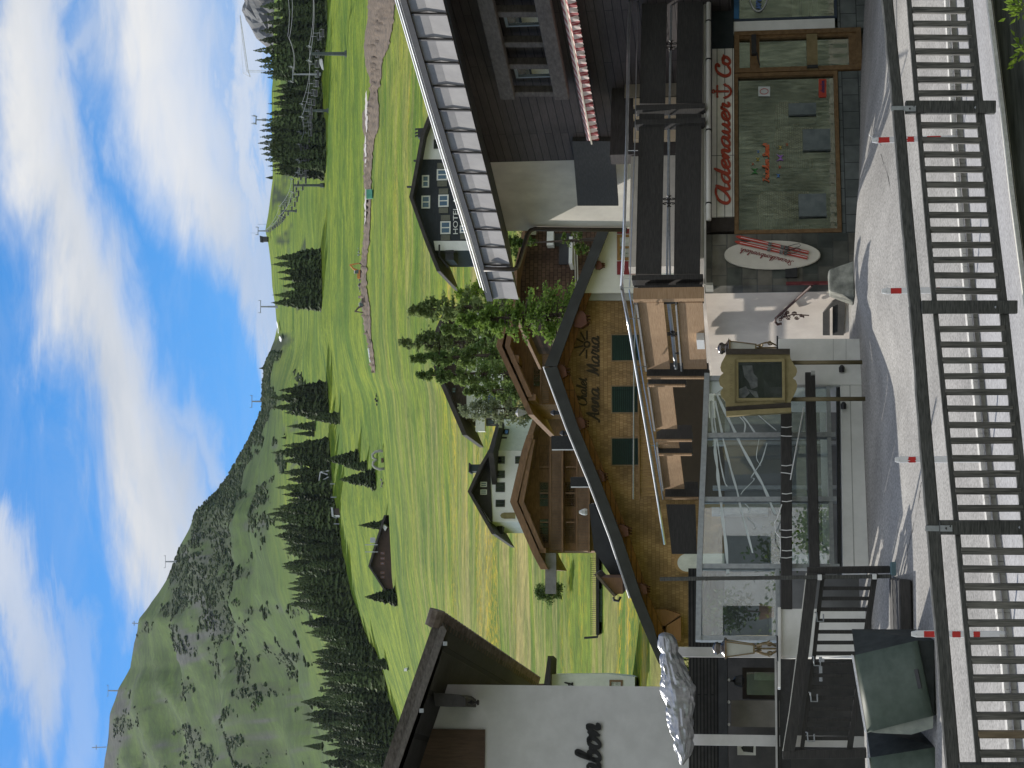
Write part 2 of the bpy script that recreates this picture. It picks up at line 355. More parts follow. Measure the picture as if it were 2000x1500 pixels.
for i, (y, v, d) in enumerate(meta):
    ca.data[i].color = (scrubmask(y, v, d), rockmask(y, v, d), sm(850, 1250, d)*sm(640, 800, y), 1)
mt, nt, b, N, L = nodes('alpine_meadow')
def mixc(f, a, bb, ty='MIX'):
    x = N('ShaderNodeMix', data_type='RGBA', blend_type=ty)
    for sock, q in ((0, f), (6, a), (7, bb)):
        if isinstance(q, tuple): x.inputs[sock].default_value = C4(q)
        elif isinstance(q, (int, float)): x.inputs[sock].default_value = q
        else: L(q, x.inputs[sock])
    return x.outputs[2]
def tn(scale, sc, det=6, rough=.6, dist=0.0):
    mp = coords(N, L, sc, .22 if sc[0] < .5 else 0); n = N('ShaderNodeTexNoise'); n.inputs['Scale'].default_value = scale; n.inputs['Detail'].default_value = det; n.inputs['Roughness'].default_value = rough; n.inputs['Distortion'].default_value = dist
    L(mp.outputs[0], n.inputs['Vector']); return n.outputs['Fac']
def rp(f, lo, hi, c1=(0, 0, 0), c2=(1, 1, 1)):
    r = ramp(N, c1, c2, lo, hi); L(f, r.inputs['Fac']); return r.outputs[0]
strip = tn(.03, (.42, 1.25, 1.25), 9, .70, 1.6)      # slow bands along the slope
fineg = tn(.9, (.8, .8, .8), 8, .72)
col = rp(strip, .40, .60, (.066, .132, .010), (.165, .218, .016))
pale = rp(tn(.05, (.22, 1.2, 1.2), 7, .66, 1.0), .46, .60); nearm = N('ShaderNodeSeparateXYZ'); L(N('ShaderNodeTexCoord').outputs['Object'], nearm.inputs[0])
nm = N('ShaderNodeMapRange'); nm.inputs['From Min'].default_value = 620; nm.inputs['From Max'].default_value = 260; L(nearm.outputs[1], nm.inputs['Value'])
pm = N('ShaderNodeMath', operation='MULTIPLY'); L(pale, pm.inputs[0]); L(nm.outputs[0], pm.inputs[1])
pm2 = N('ShaderNodeMath', operation='MULTIPLY'); L(pm.outputs[0], pm2.inputs[0]); pm2.inputs[1].default_value = .95
col = mixc(pm2.outputs[0], col, (.27, .24, .085))
yel = rp(tn(.032, (.3, 1.6, 1.6), 5, .6, .8), .52, .63); yf = rp(tn(1.1, (1, 1, 1), 4, .7), .45, .62)
ym = N('ShaderNodeMath', operation='MULTIPLY'); L(yel, ym.inputs[0]); L(yf, ym.inputs[1]); ym2 = N('ShaderNodeMath', operation='MULTIPLY'); L(ym.outputs[0], ym2.inputs[0]); L(nm.outputs[0], ym2.inputs[1])
col = mixc(ym2.outputs[0], col, (.42, .30, .012))
col = mixc(1.0, col, rp(tn(.11, (.75, 1.1, 1.1), 8, .72, .8), .38, .64, (.58, .68, .55), (1.22, 1.13, 1.1)), 'MULTIPLY')
col = mixc(1.0, col, rp(fineg, .3, .72, (.6,)*3, (1.3,)*3), 'MULTIPLY')
vc = N('ShaderNodeVertexColor', layer_name='cover'); sv = N('ShaderNodeSeparateColor'); L(vc.outputs[0], sv.inputs[0])
mcol = rp(tn(.018, (1, 1, 2), 8, .68), .36, .64, (.017, .046, .005), (.047, .090, .009))
mcol = mixc(1.0, mcol, rp(tn(.12, (1, 1, 1), 6, .7), .3, .7, (.7,)*3, (1.2,)*3), 'MULTIPLY')
col = mixc(sv.outputs[2], col, mcol)
col = mixc(sv.outputs[0], col, rp(tn(.11, (1, 1, 1), 7, .7), .35, .68, (.010, .022, .007), (.027, .046, .012)))
col = mixc(sv.outputs[1], col, rp(tn(.07, (1, 1, 2.2), 8, .72), .3, .7, (.022, .029, .026), (.066, .074, .064)))
L(col, b.inputs['Base Color']); b.inputs['Roughness'].default_value = .95; b.inputs['Specular IOR Level'].default_value = .08
bp = N('ShaderNodeBump'); bp.inputs['Strength'].default_value = .55; bp.inputs['Distance'].default_value = .5; L(tn(.5, (1, 1, 1), 8, .7), bp.inputs['Height']); L(bp.outputs[0], b.inputs['Normal'])
me.materials.append(mt)

# low ground under everything, reaching past every edge
GRASS = mk('village_ground_mix', (.16, .155, .12), (.24, .235, .20), s=1.2, rough=.95, bump=.4, bd=.05, spec=.08, var=.3)
g = MB(); g.poly([(-900, -400, -9), (900, -400, -9), (900, 47, -9), (-900, 47, -9)]); g.build('valley_floor', GRASS, base=(0, 0, -9))['kind'] = 'structure'
g = MB()
for i in range(24):
    for j in range(6):
        g.v.append(Vector((-230+i*20, 38+j*(9), 0))); g.v[-1].z = .15+(.0 if j < 2 else (j-1)*.35)+noise.noise(g.v[-1]/14)*.15-(.5 if j == 0 else 0)
for i in range(23):
    for j in range(5): g.f.append((i*6+j, i*6+j+1, (i+1)*6+j+1, (i+1)*6+j))
g.build('village_ground', GRASS, base=(0, 0, 0))['kind'] = 'structure'

# distant grey peak at the right
g = MB(); pk = [(-420, 545), (-300, 500), (-150, 452), (-60, 462), (0, 474), (20, 473), (40, 482), (58, 492), (75, 503), (100, 530), (200, 620), (300, 660)]
rows = 26; pys = list(range(-420, 301, 9))
for y in pys:
    top = lin(pk, y)+fbm(y/14, 1.3, 0, 4)*5
    for j in range(rows):
        t = j/(rows-1); p = at(top+t*170, y, 5200-t*1500); s_ = 1-abs(t*2-1)
        p.y += fbm(y/25, j/4, 3)*260*min(1, t*4); p.x += fbm(y/20, j/5, 8)*60*min(1, t*4); g.v.append(p)
g.f = [(i*rows+j, i*rows+j+1, (i+1)*rows+j+1, (i+1)*rows+j) for i in range(len(pys)-1) for j in range(rows-1)]
far = g.build('far_peak', mk('far_limestone', (.035, .038, .037), (.13, .126, .118), (1, 1, 1.6), s=.012, rough=.95, var=.2, lo=.4, hi=.6, det=9), smooth=False); struct(far)

# wooded slopes behind the photographer (they darken the panes that mirror them)
g = MB(); n = 44
for i in range(n+1):
    a = rad(185+i*170/n)
    for j, (r, z) in enumerate(((70, -3), (150, 18), (320, 95), (620, 260))):
        q = Vector((math.cos(a)*r, math.sin(a)*r, z)); q.z += noise.noise(q/60)*z*.25; g.v.append(q)
g.f = [(i*4+j, i*4+j+1, (i+1)*4+j+1, (i+1)*4+j) for i in range(n) for j in range(3)]
struct(g.build('rear_hillside', mk('rear_forest_green', (.03, .05, .02), (.10, .14, .04), s=.08, rough=.95, var=.3), base=(0, 0, 0)))

HAZE_D = .000011
# ================================================================== SPRUCES
def leafmat(name, c1, c2, s=3.0, trans=.25):
    if name in MATS: return MATS[name]
    mt, nt, b, N, L = nodes(name)
    out = [n for n in nt.nodes if n.type == 'OUTPUT_MATERIAL'][0]
    tc = N('ShaderNodeTexCoord'); n1 = N('ShaderNodeTexNoise'); n1.inputs['Scale'].default_value = s; n1.inputs['Detail'].default_value = 6; L(tc.outputs['Object'], n1.inputs['Vector'])
    oi = N('ShaderNodeObjectInfo'); r1 = ramp(N, c1, c2, .35, .65); L(n1.outputs['Fac'], r1.inputs['Fac'])
    hs = N('ShaderNodeHueSaturation'); mr = N('ShaderNodeMapRange'); mr.inputs['To Min'].default_value = .6; mr.inputs['To Max'].default_value = 1.45; L(oi.outputs['Random'], mr.inputs['Value']); L(mr.outputs[0], hs.inputs['Value']); L(r1.outputs[0], hs.inputs['Color'])
    L(hs.outputs[0], b.inputs['Base Color']); b.inputs['Roughness'].default_value = .8; b.inputs['Specular IOR Level'].default_value = .15
    tr = N('ShaderNodeBsdfTranslucent'); L(hs.outputs[0], tr.inputs[0]); ms = N('ShaderNodeMixShader'); ms.inputs[0].default_value = trans
    L(b.outputs[0], ms.inputs[1]); L(tr.outputs[0], ms.inputs[2]); L(ms.outputs[0], out.inputs['Surface'])
    return mt
SPRUCE = leafmat('spruce_needles', (.026, .045, .017), (.085, .112, .034), .35, .12)
BARK = mk('conifer_bark', (.06, .045, .035), (.11, .085, .07), (3, 3, 1), s=4, rough=.95)
def spruce_crown(seed, levels=34, wid=.19, n0=12, droop=.55):
    """unit-height crown of drooping boughs"""
    R = random.Random(seed); g = MB(); lean = R.uniform(-.01, .01)
    for i in range(levels):
        t = .05+.945*(i/(levels-1))**.92; r = wid*((1-t)**.78)+.004; r *= R.uniform(.8, 1.12)
        n = max(4, int(n0*(1-t*.72))); a0 = R.uniform(0, 6.28)
        for k in range(n):
            a = a0+6.283*k/n+R.uniform(-.22, .22); rr = r*R.uniform(.68, 1.15); c, s = math.cos(a), math.sin(a)
            up = .10*rr*(1 if t > .55 else .2); z0 = t+R.uniform(-.008, .008)
            w = rr*R.uniform(.30, .46)+.004
            P = lambda f, side, dz: Vector((lean*t+c*rr*f-s*side, s*rr*f+c*side, z0+dz))
            d1, d2 = up-droop*rr*.22, up-droop*rr*.62
            g.add([P(.05, 0, .0), P(.55, -w, d1-.006), P(.55, w, d1-.006), P(.6, 0, d1+.012), P(1.0, 0, d2), P(.82, -w*.62, d2-.01), P(.82, w*.62, d2-.01)],
                  [(0, 1, 3), (0, 3, 2), (3, 1, 5), (3, 6, 2), (3, 5, 4), (3, 4, 6)])
            hz_ = rr*.30+.008      # hanging twigs
            g.add([P(.35, 0, d1*.5), P(.95, 0, d2+.002), P(.75, R.uniform(-w, w)*.5, d2-hz_), P(.5, R.uniform(-w, w)*.6, d1-hz_*.9)], [(0, 1, 2, 3)])
    g.add([(0, .004, 1.0), (.006, -.004, .95), (-.006, -.004, .95)], [(0, 1, 2)])
    return g
def make_tree(name, crown_mb, cmat, label, cat, th=.12, tr=.012):
    root = thing(name, label, cat, (0, 0, -500)); ORG[root.name] = Vector((0, 0, 0))
    t = MB(); t.tube([(0, 0, -.03), (.002, .001, th), (0, 0, .6), (0, 0, .97)], [tr*1.2, tr, tr*.55, tr*.1], 7); t.build('trunk', BARK, root, True)
    crown_mb.build('crown', cmat, root); return root
PROTO = [make_tree('spruce_tree', spruce_crown(s, 34, w, n), SPRUCE, 'spruce', 'tree') for s, w, n in ((1, .205, 12), (2, .235, 13), (3, .18, 11), (4, .22, 12), (5, .26, 13))]
LAST = []
def put_spruce(y, top, base, kind, label, group, sc=1.0, wide=1.0):
    p = terr(y, base); q = at(top, y, p.y); h = (q.z-p.z)*sc
    o = dup(PROTO[kind % 5], p-Vector((0, 0, h*.02)), random.uniform(0, 6.28), (h*wide, h*wide, h*1.02), label, group); LAST.append(o); return o
R = random.Random(11)
LB_A = 'dark spruce in the tall wood at the right edge below the grey peak'
for y, top, base in ((-14, 500, 636), (8, 507, 633), (24, 517, 633), (40, 512, 632), (56, 508, 632), (74, 505, 631), (95, 495, 631), (113, 499, 630), (126, 506, 629), (139, 511, 628), (148, 522, 627), (16, 560, 637), (36, 571, 637), (62, 566, 637), (84, 556, 635), (104, 566, 633), (130, 560, 631)):
    put_spruce(y, top, base, R.randrange(5), LB_A, 'spruces in the wood at the right edge', 1, .95)
for y, top, base in ((166, 538, 626), (176, 532, 627), (188, 533, 627), (199, 525, 628), (206, 538, 629), (171, 570, 629), (193, 566, 630)):
    put_spruce(y, top, base, R.randrange(5), 'spruce in the clump crossed by the chairlift cables left of the long white tent', 'spruces of the second clump', 1, .95)
for y, top, base in ((219, 520, 628), (231, 516, 629), (241, 511, 630), (251, 508, 630), (264, 509, 630), (277, 505, 631), (287, 509, 631), (297, 511, 631), (309, 517, 631), (321, 524, 631), (330, 531, 631), (337, 537, 631), (246, 548, 634), (271, 552, 634), (300, 556, 634), (322, 566, 634)):
    put_spruce(y, top, base, R.randrange(5), 'spruce in the wide clump behind the row of chairlift chairs', 'spruces of the wide clump behind the chairs', 1, .95)
LB_D = ('right-hand spruce of the isolated clump on the open green shoulder', 'second spruce from the right in the isolated clump on the shoulder', 'third spruce from the right in the isolated clump on the shoulder', 'middle spruce of the isolated clump on the open shoulder', 'third spruce from the left in the isolated clump on the shoulder', 'second spruce from the left in the isolated clump on the shoulder', 'left-hand spruce of the isolated clump on the open green shoulder')
for (y, top, base, k), lb in zip(((501, 536, 628, 1), (515, 531, 629, 3), (530, 541, 629, 0), (543, 545, 629, 3), (557, 550, 630, 1), (575, 533, 630, 3), (589, 530, 630, 1)), LB_D):
    put_spruce(y, top, base, k, lb, 'spruces of the isolated clump')
LB_E = 'tall spruce in the row above the heart-shaped seat on the slope'
for y, top, base, k in ((762, 545, 639, 1), (776, 526, 639, 0), (795, 530, 641, 3), (806, 556, 640, 1), (832, 560, 616, 0), (847, 572, 614, 2), (870, 552, 640, 0), (884, 530, 640, 1), (900, 550, 642, 3), (922, 546, 643, 0), (936, 560, 644, 1), (952, 539, 646, 0), (966, 552, 646, 3)):
    put_spruce(y, top, base, k, LB_E, 'spruces above the heart-shaped seat')
put_spruce(817, 598, 660, 1, 'small round spruce at the foot of the tall row, alone lower on the slope', None)
put_spruce(897, 630, 700, 4, 'mid-sized spruce just right of the bushy spruce below the forest row', None, 1, 1.15)
put_spruce(911, 672, 716, 4, 'short spruce squeezed between two bigger ones on the slope', None, 1, 1.2)
put_spruce(936, 662, 731, 4, 'broad bushy spruce left of the heart-shaped seat', None, 1, 1.3)
put_spruce(1026, 699, 752, 3, 'lone young spruce at the right end of the long dark chalet on the crest', None, 1, 1.1)
put_spruce(1166, 712, 774, 4, 'bushy spruce at the left end of the long dark chalet on the crest', None, 1, 1.3)
put_spruce(1297, 709, 757, 1, 'small spruce standing out in front of the dark forest edge', None, 1, 1.2)
put_spruce(347, 518, 532, 1, 'tiny spruce alone on the skyline left of the wide clump', None, 1, 1.2)
put_spruce(719, 505, 517, 1, 'tiny spruce alone on the skyline where the scrubby ridge begins', None, 1, 1.2)
put_spruce(855, 548, 560, 1, 'tiny dark spruce on the open slope above the tall row', None, 1, 1.2)
# the forest belt
LB_F = 'dark spruce in the dense forest belt under the left mountain'
UE = [(975, 560), (1005, 522), (1045, 540), (1075, 552), (1110, 552), (1175, 558), (1210, 580), (1266, 598), (1298, 606), (1353, 594), (1381, 582), (1402, 592), (1430, 612), (1470, 618), (1530, 630), (1600, 650)]
LE = [(975, 650), (1010, 656), (1070, 668), (1157, 684), (1227, 710), (1262, 727), (1300, 742), (1350, 756), (1406, 776), (1500, 806), (1600, 840)]
y = 972.0
while y < 1580:
    u, l = lin(UE, y), lin(LE, y); nrow = 2 if l-u < 118 else (3 if l-u < 150 else 4)
    for r_ in range(nrow):
        f = r_/max(1, nrow-1); base = l-2-(l-u-82)*f*.82 if nrow > 1 else l
        h = R.uniform(56, 122)*(1-.12*f); yy = y+R.uniform(-6, 6)
        put_spruce(yy, max(base-h, u+R.uniform(-4, 14)), base+R.uniform(-3, 3), R.randrange(5), LB_F, 'spruces of the dense forest belt', 1, R.uniform(.95, 1.25))
    y += 11.5
for y, top, base in ((1005, 521, 650), (1030, 539, 654), (1055, 551, 660), (1072, 553, 666), (1110, 555, 672), (1458, 592, 618), (1441, 607, 640)):
    put_spruce(y, top, base, R.randrange(4), LB_F, 'spruces of the dense forest belt')
for o in PROTO:
    for ch in list(o.children): bpy.data.objects.remove(ch)
    bpy.data.objects.remove(o)

# ------------------------------------------------------------------ scrub on the mountain
R2 = random.Random(5); g = MB()
BLOB = [(0, 0, 1), (.75, 0, .55), (.23, .7, .55), (-.6, .43, .5), (-.6, -.45, .55), (.25, -.7, .5), (.95, .5, -.1), (-.35, .95, -.1), (-1, 0, -.1), (-.3, -.95, -.1), (.85, -.6, -.1)]
BF = [(0, 1, 2), (0, 2, 3), (0, 3, 4), (0, 4, 5), (0, 5, 1), (1, 6, 2), (2, 6, 7), (2, 7, 3), (3, 7, 8), (3, 8, 4), (4, 8, 9), (4, 9, 5), (5, 9, 10), (5, 10, 1), (1, 10, 6)]
cnt = 0
while cnt < 12000:
    y, f = R2.uniform(690, 1540), R2.random(); S = lin(SKYL, y); m1 = lin(FBT, y)-40; v = S+(m1-S)*f; p = terr(y, v)
    if scrubmask(y, v, 1200) < R2.uniform(.25, 1.25): continue
    cnt += 1; s = (.55+1.25*R2.random()**3)*(.7+p.y/2600); sx = R2.uniform(.8, 1.7)
    g.add([(p.x+a*s*sx*R2.uniform(.7, 1.25), p.y+b_*s*R2.uniform(.7, 1.25), p.z+c*s*R2.uniform(.75, 1.3)*.8) for a, b_, c in BLOB], BF)
SCRUB = leafmat('mountain_scrub', (.015, .029, .009), (.038, .058, .015), .08, .12)
stuff(g.build('mountain_scrub', SCRUB, base=(0, 0, 0)), 'dark green dwarf pine scrub scattered over the left mountain', 'scrub')

# ------------------------------------------------------------------ broken ground of the works on the slope
g = MB(); dirt = [(-60, 712, 772), (0, 722, 772), (40, 722, 769), (62, 716, 766), (95, 713, 760), (115, 715, 752), (130, 717, 748), (150, 722, 742), (180, 724, 736), (205, 718, 738), (225, 712, 739), (250, 713, 739), (270, 716, 731), (300, 714, 727), (340, 714, 724), (380, 714, 726), (430, 712, 724), (470, 710, 722), (500, 709, 719), (560, 709, 719), (600, 711, 722), (630, 713, 724), (655, 716, 725), (680, 724, 732), (700, 729, 735), (730, 732, 735)]
dy = [i*4 for i in range(-15, 183)]
for y in dy:
    a = lin([(d[0], d[1]) for d in dirt], y)+fbm(y/9, 1, 0, 4)*2.2; b_ = lin([(d[0], d[2]) for d in dirt], y)+fbm(y/9, 5, 0, 4)*2.2
    for j in range(9):
        t = j/8; p = terr(y, a+(b_-a)*t); p.z += .25+(1-abs(2*t-1))*(.9+1.3*fbm(y/6, j*1.0, 4, 3)); g.v.append(p)
g.f = [(i*9+j, i*9+j+1, (i+1)*9+j+1, (i+1)*9+j) for i in range(len(dy)-1) for j in range(8)]
struct(g.build('bare_earth_track', mk('dug_earth', (.07, .048, .029), (.155, .112, .072), s=.35, rough=.95, bump=.8, bd=.3, var=.35, lo=.3, hi=.7), base=(0, 0, 0), smooth=True))
g = MB()
for y0, y1, v, w in ((176, 262, 722.5, 2.2), (378, 440, 719, 1.6), (262, 330, 720, 1.2)):
    ysn = [y0+i*(y1-y0)/14 for i in range(15)]; k = len(g.v)
    for y in ysn:
        for s in (-1, 1):
            p = terr(y, v+s*w*(1-abs((y-y0)/(y1-y0)*2-1)**3)+fbm(y/9, 2)*1.2); p.z += 1.2; g.v.append(p)
    g.f += [(k+i*2, k+i*2+1, k+i*2+3, k+i*2+2) for i in range(14)]
struct(g.build('gravel_strip', mk('pale_gravel', (.36, .33, .30), (.5, .47, .43), s=.8, rough=.95), base=(0, 0, 0)))
def crom0(p, n=9):
    out = []
    for a, b_ in zip(p, p[1:]): out += [Vector((*a, 0)).lerp(Vector((*b_, 0)), i/n) for i in range(n)]
    return out+[Vector((*p[-1], 0))]
# ================================================================== STREET
def kz(y):          # kerb line: picture column and distance by row
    v = lin([(-200, 1840), (0, 1849), (270, 1863), (565, 1886), (900, 1917), (1240, 1955), (1500, 1977), (1750, 2000)], y); return at(v, y, 25-y*.00265)
SH = Wall(95, 37, 24)
def back(y):        # where the street meets the buildings
    if y < 556: v = lin([(-300, 1697), (0, 1690), (137, 1682), (375, 1677), (556, 1672)], y); return SH.p(v, y)
    v = lin([(556, 1672), (660, 1676), (745, 1679), (1108, 1695), (1240, 1702), (1800, 1722)], y); return at(v, y, lin([(556, 34.6), (650, 34.4), (1245, 31.4), (1800, 30.6)], y))
CR = .70             # the street rises to a gentle crown before the shop doors
def ground(y, t):   # 0 at the kerb, 1 at the house fronts
    a, b_ = kz(y), back(y); p = a+(b_-a)*t
    k = 1-sm(500, 780, y)
    if k > 0:
        d = a.y+(b_.y-a.y)*CR; c = at(lin([(-300, 1723), (0, 1713), (130, 1711), (240, 1700), (375, 1680), (556, 1669), (700, 1665)], y), y, d); lift = c.z-(a.z+(b_.z-a.z)*CR)
        p.z += k*lift*(sm(0, CR, t) if t < CR else 1-sm(CR, 1.0, t))
    return p
def gz_at(y, d):
    """street surface point seen at row y at distance d"""
    a, b_ = kz(y), back(y); return ground(y, (d-a.y)/(b_.y-a.y))
ASPH = mk('road_asphalt', (.185, .178, .168), (.33, .318, .30), s=26, rough=.92, bump=.6, bd=.006, spec=.2, var=.22, lo=.36, hi=.6, det=3)  # the road's own grey, with grain and slow patches
gy = list(range(-620, 2181, 25)); T_ = [-.02+i*.04 for i in range(26)]+[1.02, 1.12]
g = MB()
for y in gy:
    for t in T_:
        p = ground(y, t); p.z += noise.noise(p*.6)*.015-(.012 if t < 0 else 0); g.v.append(p)
nt_ = len(T_); g.f = [(i*nt_+j, i*nt_+j+1, (i+1)*nt_+j+1, (i+1)*nt_+j) for i in range(len(gy)-1) for j in range(nt_-1)]
struct(g.build('village_road', ASPH, smooth=True, base=(0, 25, 0)))
# kerb stone and near footway up to the edge of the bank
def edge(y): return at(lin([(-200, 1893), (0, 1912), (210, 1938), (375, 1956), (600, 1985), (1030, 2030), (1500, 2082), (1800, 2116)], y), y, lin([(-200, 20.8), (210, 19.75), (600, 18.75), (1030, 17.9), (1500, 17.0), (1800, 16.5)], y))
KERB = mk('granite_kerb', (.5, .48, .44), (.64, .62, .58), s=12, rough=.9, bump=.3, spec=.2)
g = MB(); kp = [kz(y) for y in gy]
for i in range(len(kp)-1):
    a, b_ = kp[i], kp[i+1]; d = (b_-a).normalized(); nn = Vector((0, 0, 1)).cross(d); nn = nn if nn.y < 0 else -nn
    # kerb top stands above the footway, flush with the road side; joints every stone
    vs = [a+Vector((0, 0, .035)), b_-d*.006+Vector((0, 0, .035)), b_-d*.006+nn*.13+Vector((0, 0, .03)), a+nn*.13+Vector((0, 0, .03))]
    g.prism(vs, (0, 0, -.2))
struct(g.build('kerb', KERB, base=(0, 23, -1)))
g = MB()
for y in gy:
    a, b_ = kz(y), edge(y)
    for j in range(9):
        t = j/8; p = a+(b_-a)*t; p.z -= .10 if t < .9 else .1; p.z += noise.noise(p*.7)*.01; g.v.append(p)
g.f = [(i*9+j, i*9+j+1, (i+1)*9+j+1, (i+1)*9+j) for i in range(len(gy)-1) for j in range(8)]
struct(g.build('footway', mk('footway_asphalt', (.21, .205, .205), (.35, .345, .345), s=26, rough=.92, bump=.5, bd=.005, spec=.2, var=.16, lo=.36, hi=.62, det=3), smooth=True, base=(0, 20, -1)))
# retaining wall under the fence
g = MB(); ep = [edge(y)-Vector((0, 0, .1)) for y in gy]
CONC = mk('board_marked_concrete', (.035, .04, .036), (.13, .14, .125), (.5, .5, 9), s=3, rough=.95, bump=.6, bd=.02, var=.35, lo=.3, hi=.7)
k = len(gy)
for zz, oo in ((.0, .16), (-.03, .0), (-.06, -.02), (-.26, -.02), (-.262, .03), (-.5, .03), (-.502, .06), (-.8, .06), (-4, .4)):
    for p in ep: g.v.append(p+Vector((0, -oo if False else (.16-oo)*0-oo, zz)))
rows_ = 9; g.f = [(r*k+i, r*k+i+1, (r+1)*k+i+1, (r+1)*k+i) for r in range(rows_-1) for i in range(k-1)]
w_ = g.build('retaining_wall', CONC); tag(w_, 'dark weathered concrete retaining wall below the wooden roadside fence', 'wall')
g = MB()
for i in range(k-1):
    a, b_ = ep[i], ep[i+1]; g.prism([a+Vector((0, -.03, .02)), b_+Vector((0, -.03, .02)), b_+Vector((0, .06, .024)), a+Vector((0, .06, .024))], (0, 0, -.05))
g.build('coping', mk('pale_mortar', (.55, .53, .46), (.7, .68, .6), s=25, rough=.95, bump=.4), w_)

# ------------------------------------------------------------------ wooden fence along the bank
def fp(y, v, o=0.0):
    """point on the fence line at row y"""
    return at(v, y, lin([(-600, 22.2), (-150, 20.9), (210, 19.95), (600, 18.9), (1030, 18.05), (1505, 17.2), (2000, 16.5)], y)+o)
fence = thing('roadside_fence', 'weathered dark timber railing with upright bars along the sunlit road edge', 'fence', fp(600, 1985))
PY = [-165, 210, 600, 1030, 1505]
PT = {-165: (1712, 1906), 210: (1768, 1944), 600: (1799, 1986), 1030: (1834, 2036), 1505: (1872, 2092)}
for y in PY:
    a, b_ = PT[y]; g = MB(); g.beam(fp(y, b_, -.03), fp(y, a, -.03), .125, .13, (0, 1, 0)); post = g.build('post', GREYW, fence, bevel=.006)
    if y not in (-165,):
        h = MB(); c = fp(y, b_-(b_-a)*.22, -.1); h.lathe(c, [(.012, -.004), (.014, 0), (.006, .01)], 8); h.build('bolt', STEEL, post)
RLV = [(-165, 1706), (0, 1721), (210, 1742), (375, 1755), (600, 1775), (800, 1790), (1030, 1809), (1250, 1826), (1505, 1847)]
RLH = [(-165, 22), (210, 23), (600, 25), (1030, 27), (1505, 29)]
R = random.Random(3)
for ya, yb in zip(PY, PY[1:]):
    g = MB(); n = 10; pts = []
    for i in range(n+1):
        y = ya+(yb-ya)*i/n; pts.append((fp(y, lin(RLV, y)), fp(y, lin(RLV, y)+lin(RLH, y))))
    for i, (t, bt) in enumerate(pts):
        wv = R.uniform(-.004, .004); g.v += [t+Vector((0, -.045, wv-.012)), t+Vector((0, -.02, wv)), t+Vector((0, .04, wv)), t+Vector((0, .055, wv-.012)), bt+Vector((0, .055, .008)), bt+Vector((0, .04, 0)), bt+Vector((0, -.03, 0)), bt+Vector((0, -.045, .01))]
    for i in range(n):
        g.f += [(i*8+j, i*8+(j+1) % 8, (i+1)*8+(j+1) % 8, (i+1)*8+j) for j in range(8)]
    g.f += [tuple(range(8)), tuple(range(n*8+7, n*8-1, -1))]
    g.build('top_rail', GREYW, fence)
MR = [(-165, 1757), (0, 1772), (210, 1787), (375, 1801), (600, 1821), (1030, 1864), (1505, 1908)]
BR = [(-165, 1866), (0, 1884), (210, 1904), (375, 1921), (600, 1951), (1030, 1996), (1505, 2046)]
for ya, yb in zip(PY, PY[1:]):
    for nm_, tb, hh in (('upper_rail', MR, 9.5), ('lower_rail', BR, 17)):
        g = MB(); a, b_ = ya+12, yb-10
        p0 = (fp(a, lin(tb, a))+fp(a, lin(tb, a)+hh))/2; p1 = (fp(b_, lin(tb, b_))+fp(b_, lin(tb, b_)+hh))/2
        g.beam(p0, p1, .06, hh*20/3800*.95); g.build(nm_, GREYW, fence, bevel=.004)
BY = [-115, -88, -61, -34, -7, 20, 47, 74, 101, 128, 156, 183, 245, 274, 302, 331, 361, 391, 420, 449, 479, 508, 538, 568, 643, 673, 704, 735, 766, 798, 830, 861, 895, 926, 959, 993, 1076, 1111, 1146, 1181, 1217, 1252, 1289, 1325, 1362, 1398, 1434, 1472]
for y in BY:
    a, b_ = lin(MR, y)+8, lin(BR, y)+6; g = MB(); sk = R.uniform(-1.2, 1.2)
    g.beam(fp(y+sk, b_, .0), fp(y, a, .0), .06, .085, (0, 1, 0)); o = g.build('baluster', BALUW, fence, bevel=.004)
    if y == 1434: o.data.materials[0] = mk('newer_brown_wood', (.16, .12, .075), (.26, .2, .13), (20, 20, 1.5), s=3, rough=.8); o['label'] = 'newer light brown bar'
for y in (210, 1030):
    g = MB(); v = lin(RLV, y); hh = lin(RLH, y)
    g.beam(fp(y+2, v-1, -.052), fp(y+2, v+hh, -.052), .008, .05, (1, 0, 0)); g.beam(fp(y+2, v+hh+.5, -.098), fp(y+2, v+hh+24, -.098), .008, .055, (1, 0, 0)); g.beam(fp(y+2, v-1.2, -.055), fp(y+2, v-1.2, .05), .05, .006)
    br = g.build('metal_bracket', STEEL, fence)
    h = MB()
    for q in (12, 20): h.lathe(fp(y+(2 if q == 12 else -2), v+hh+q, -.105), [(.011, -.004), (.012, 0), (.005, .008)], 8)
    h.build('bolt', IRON, br)
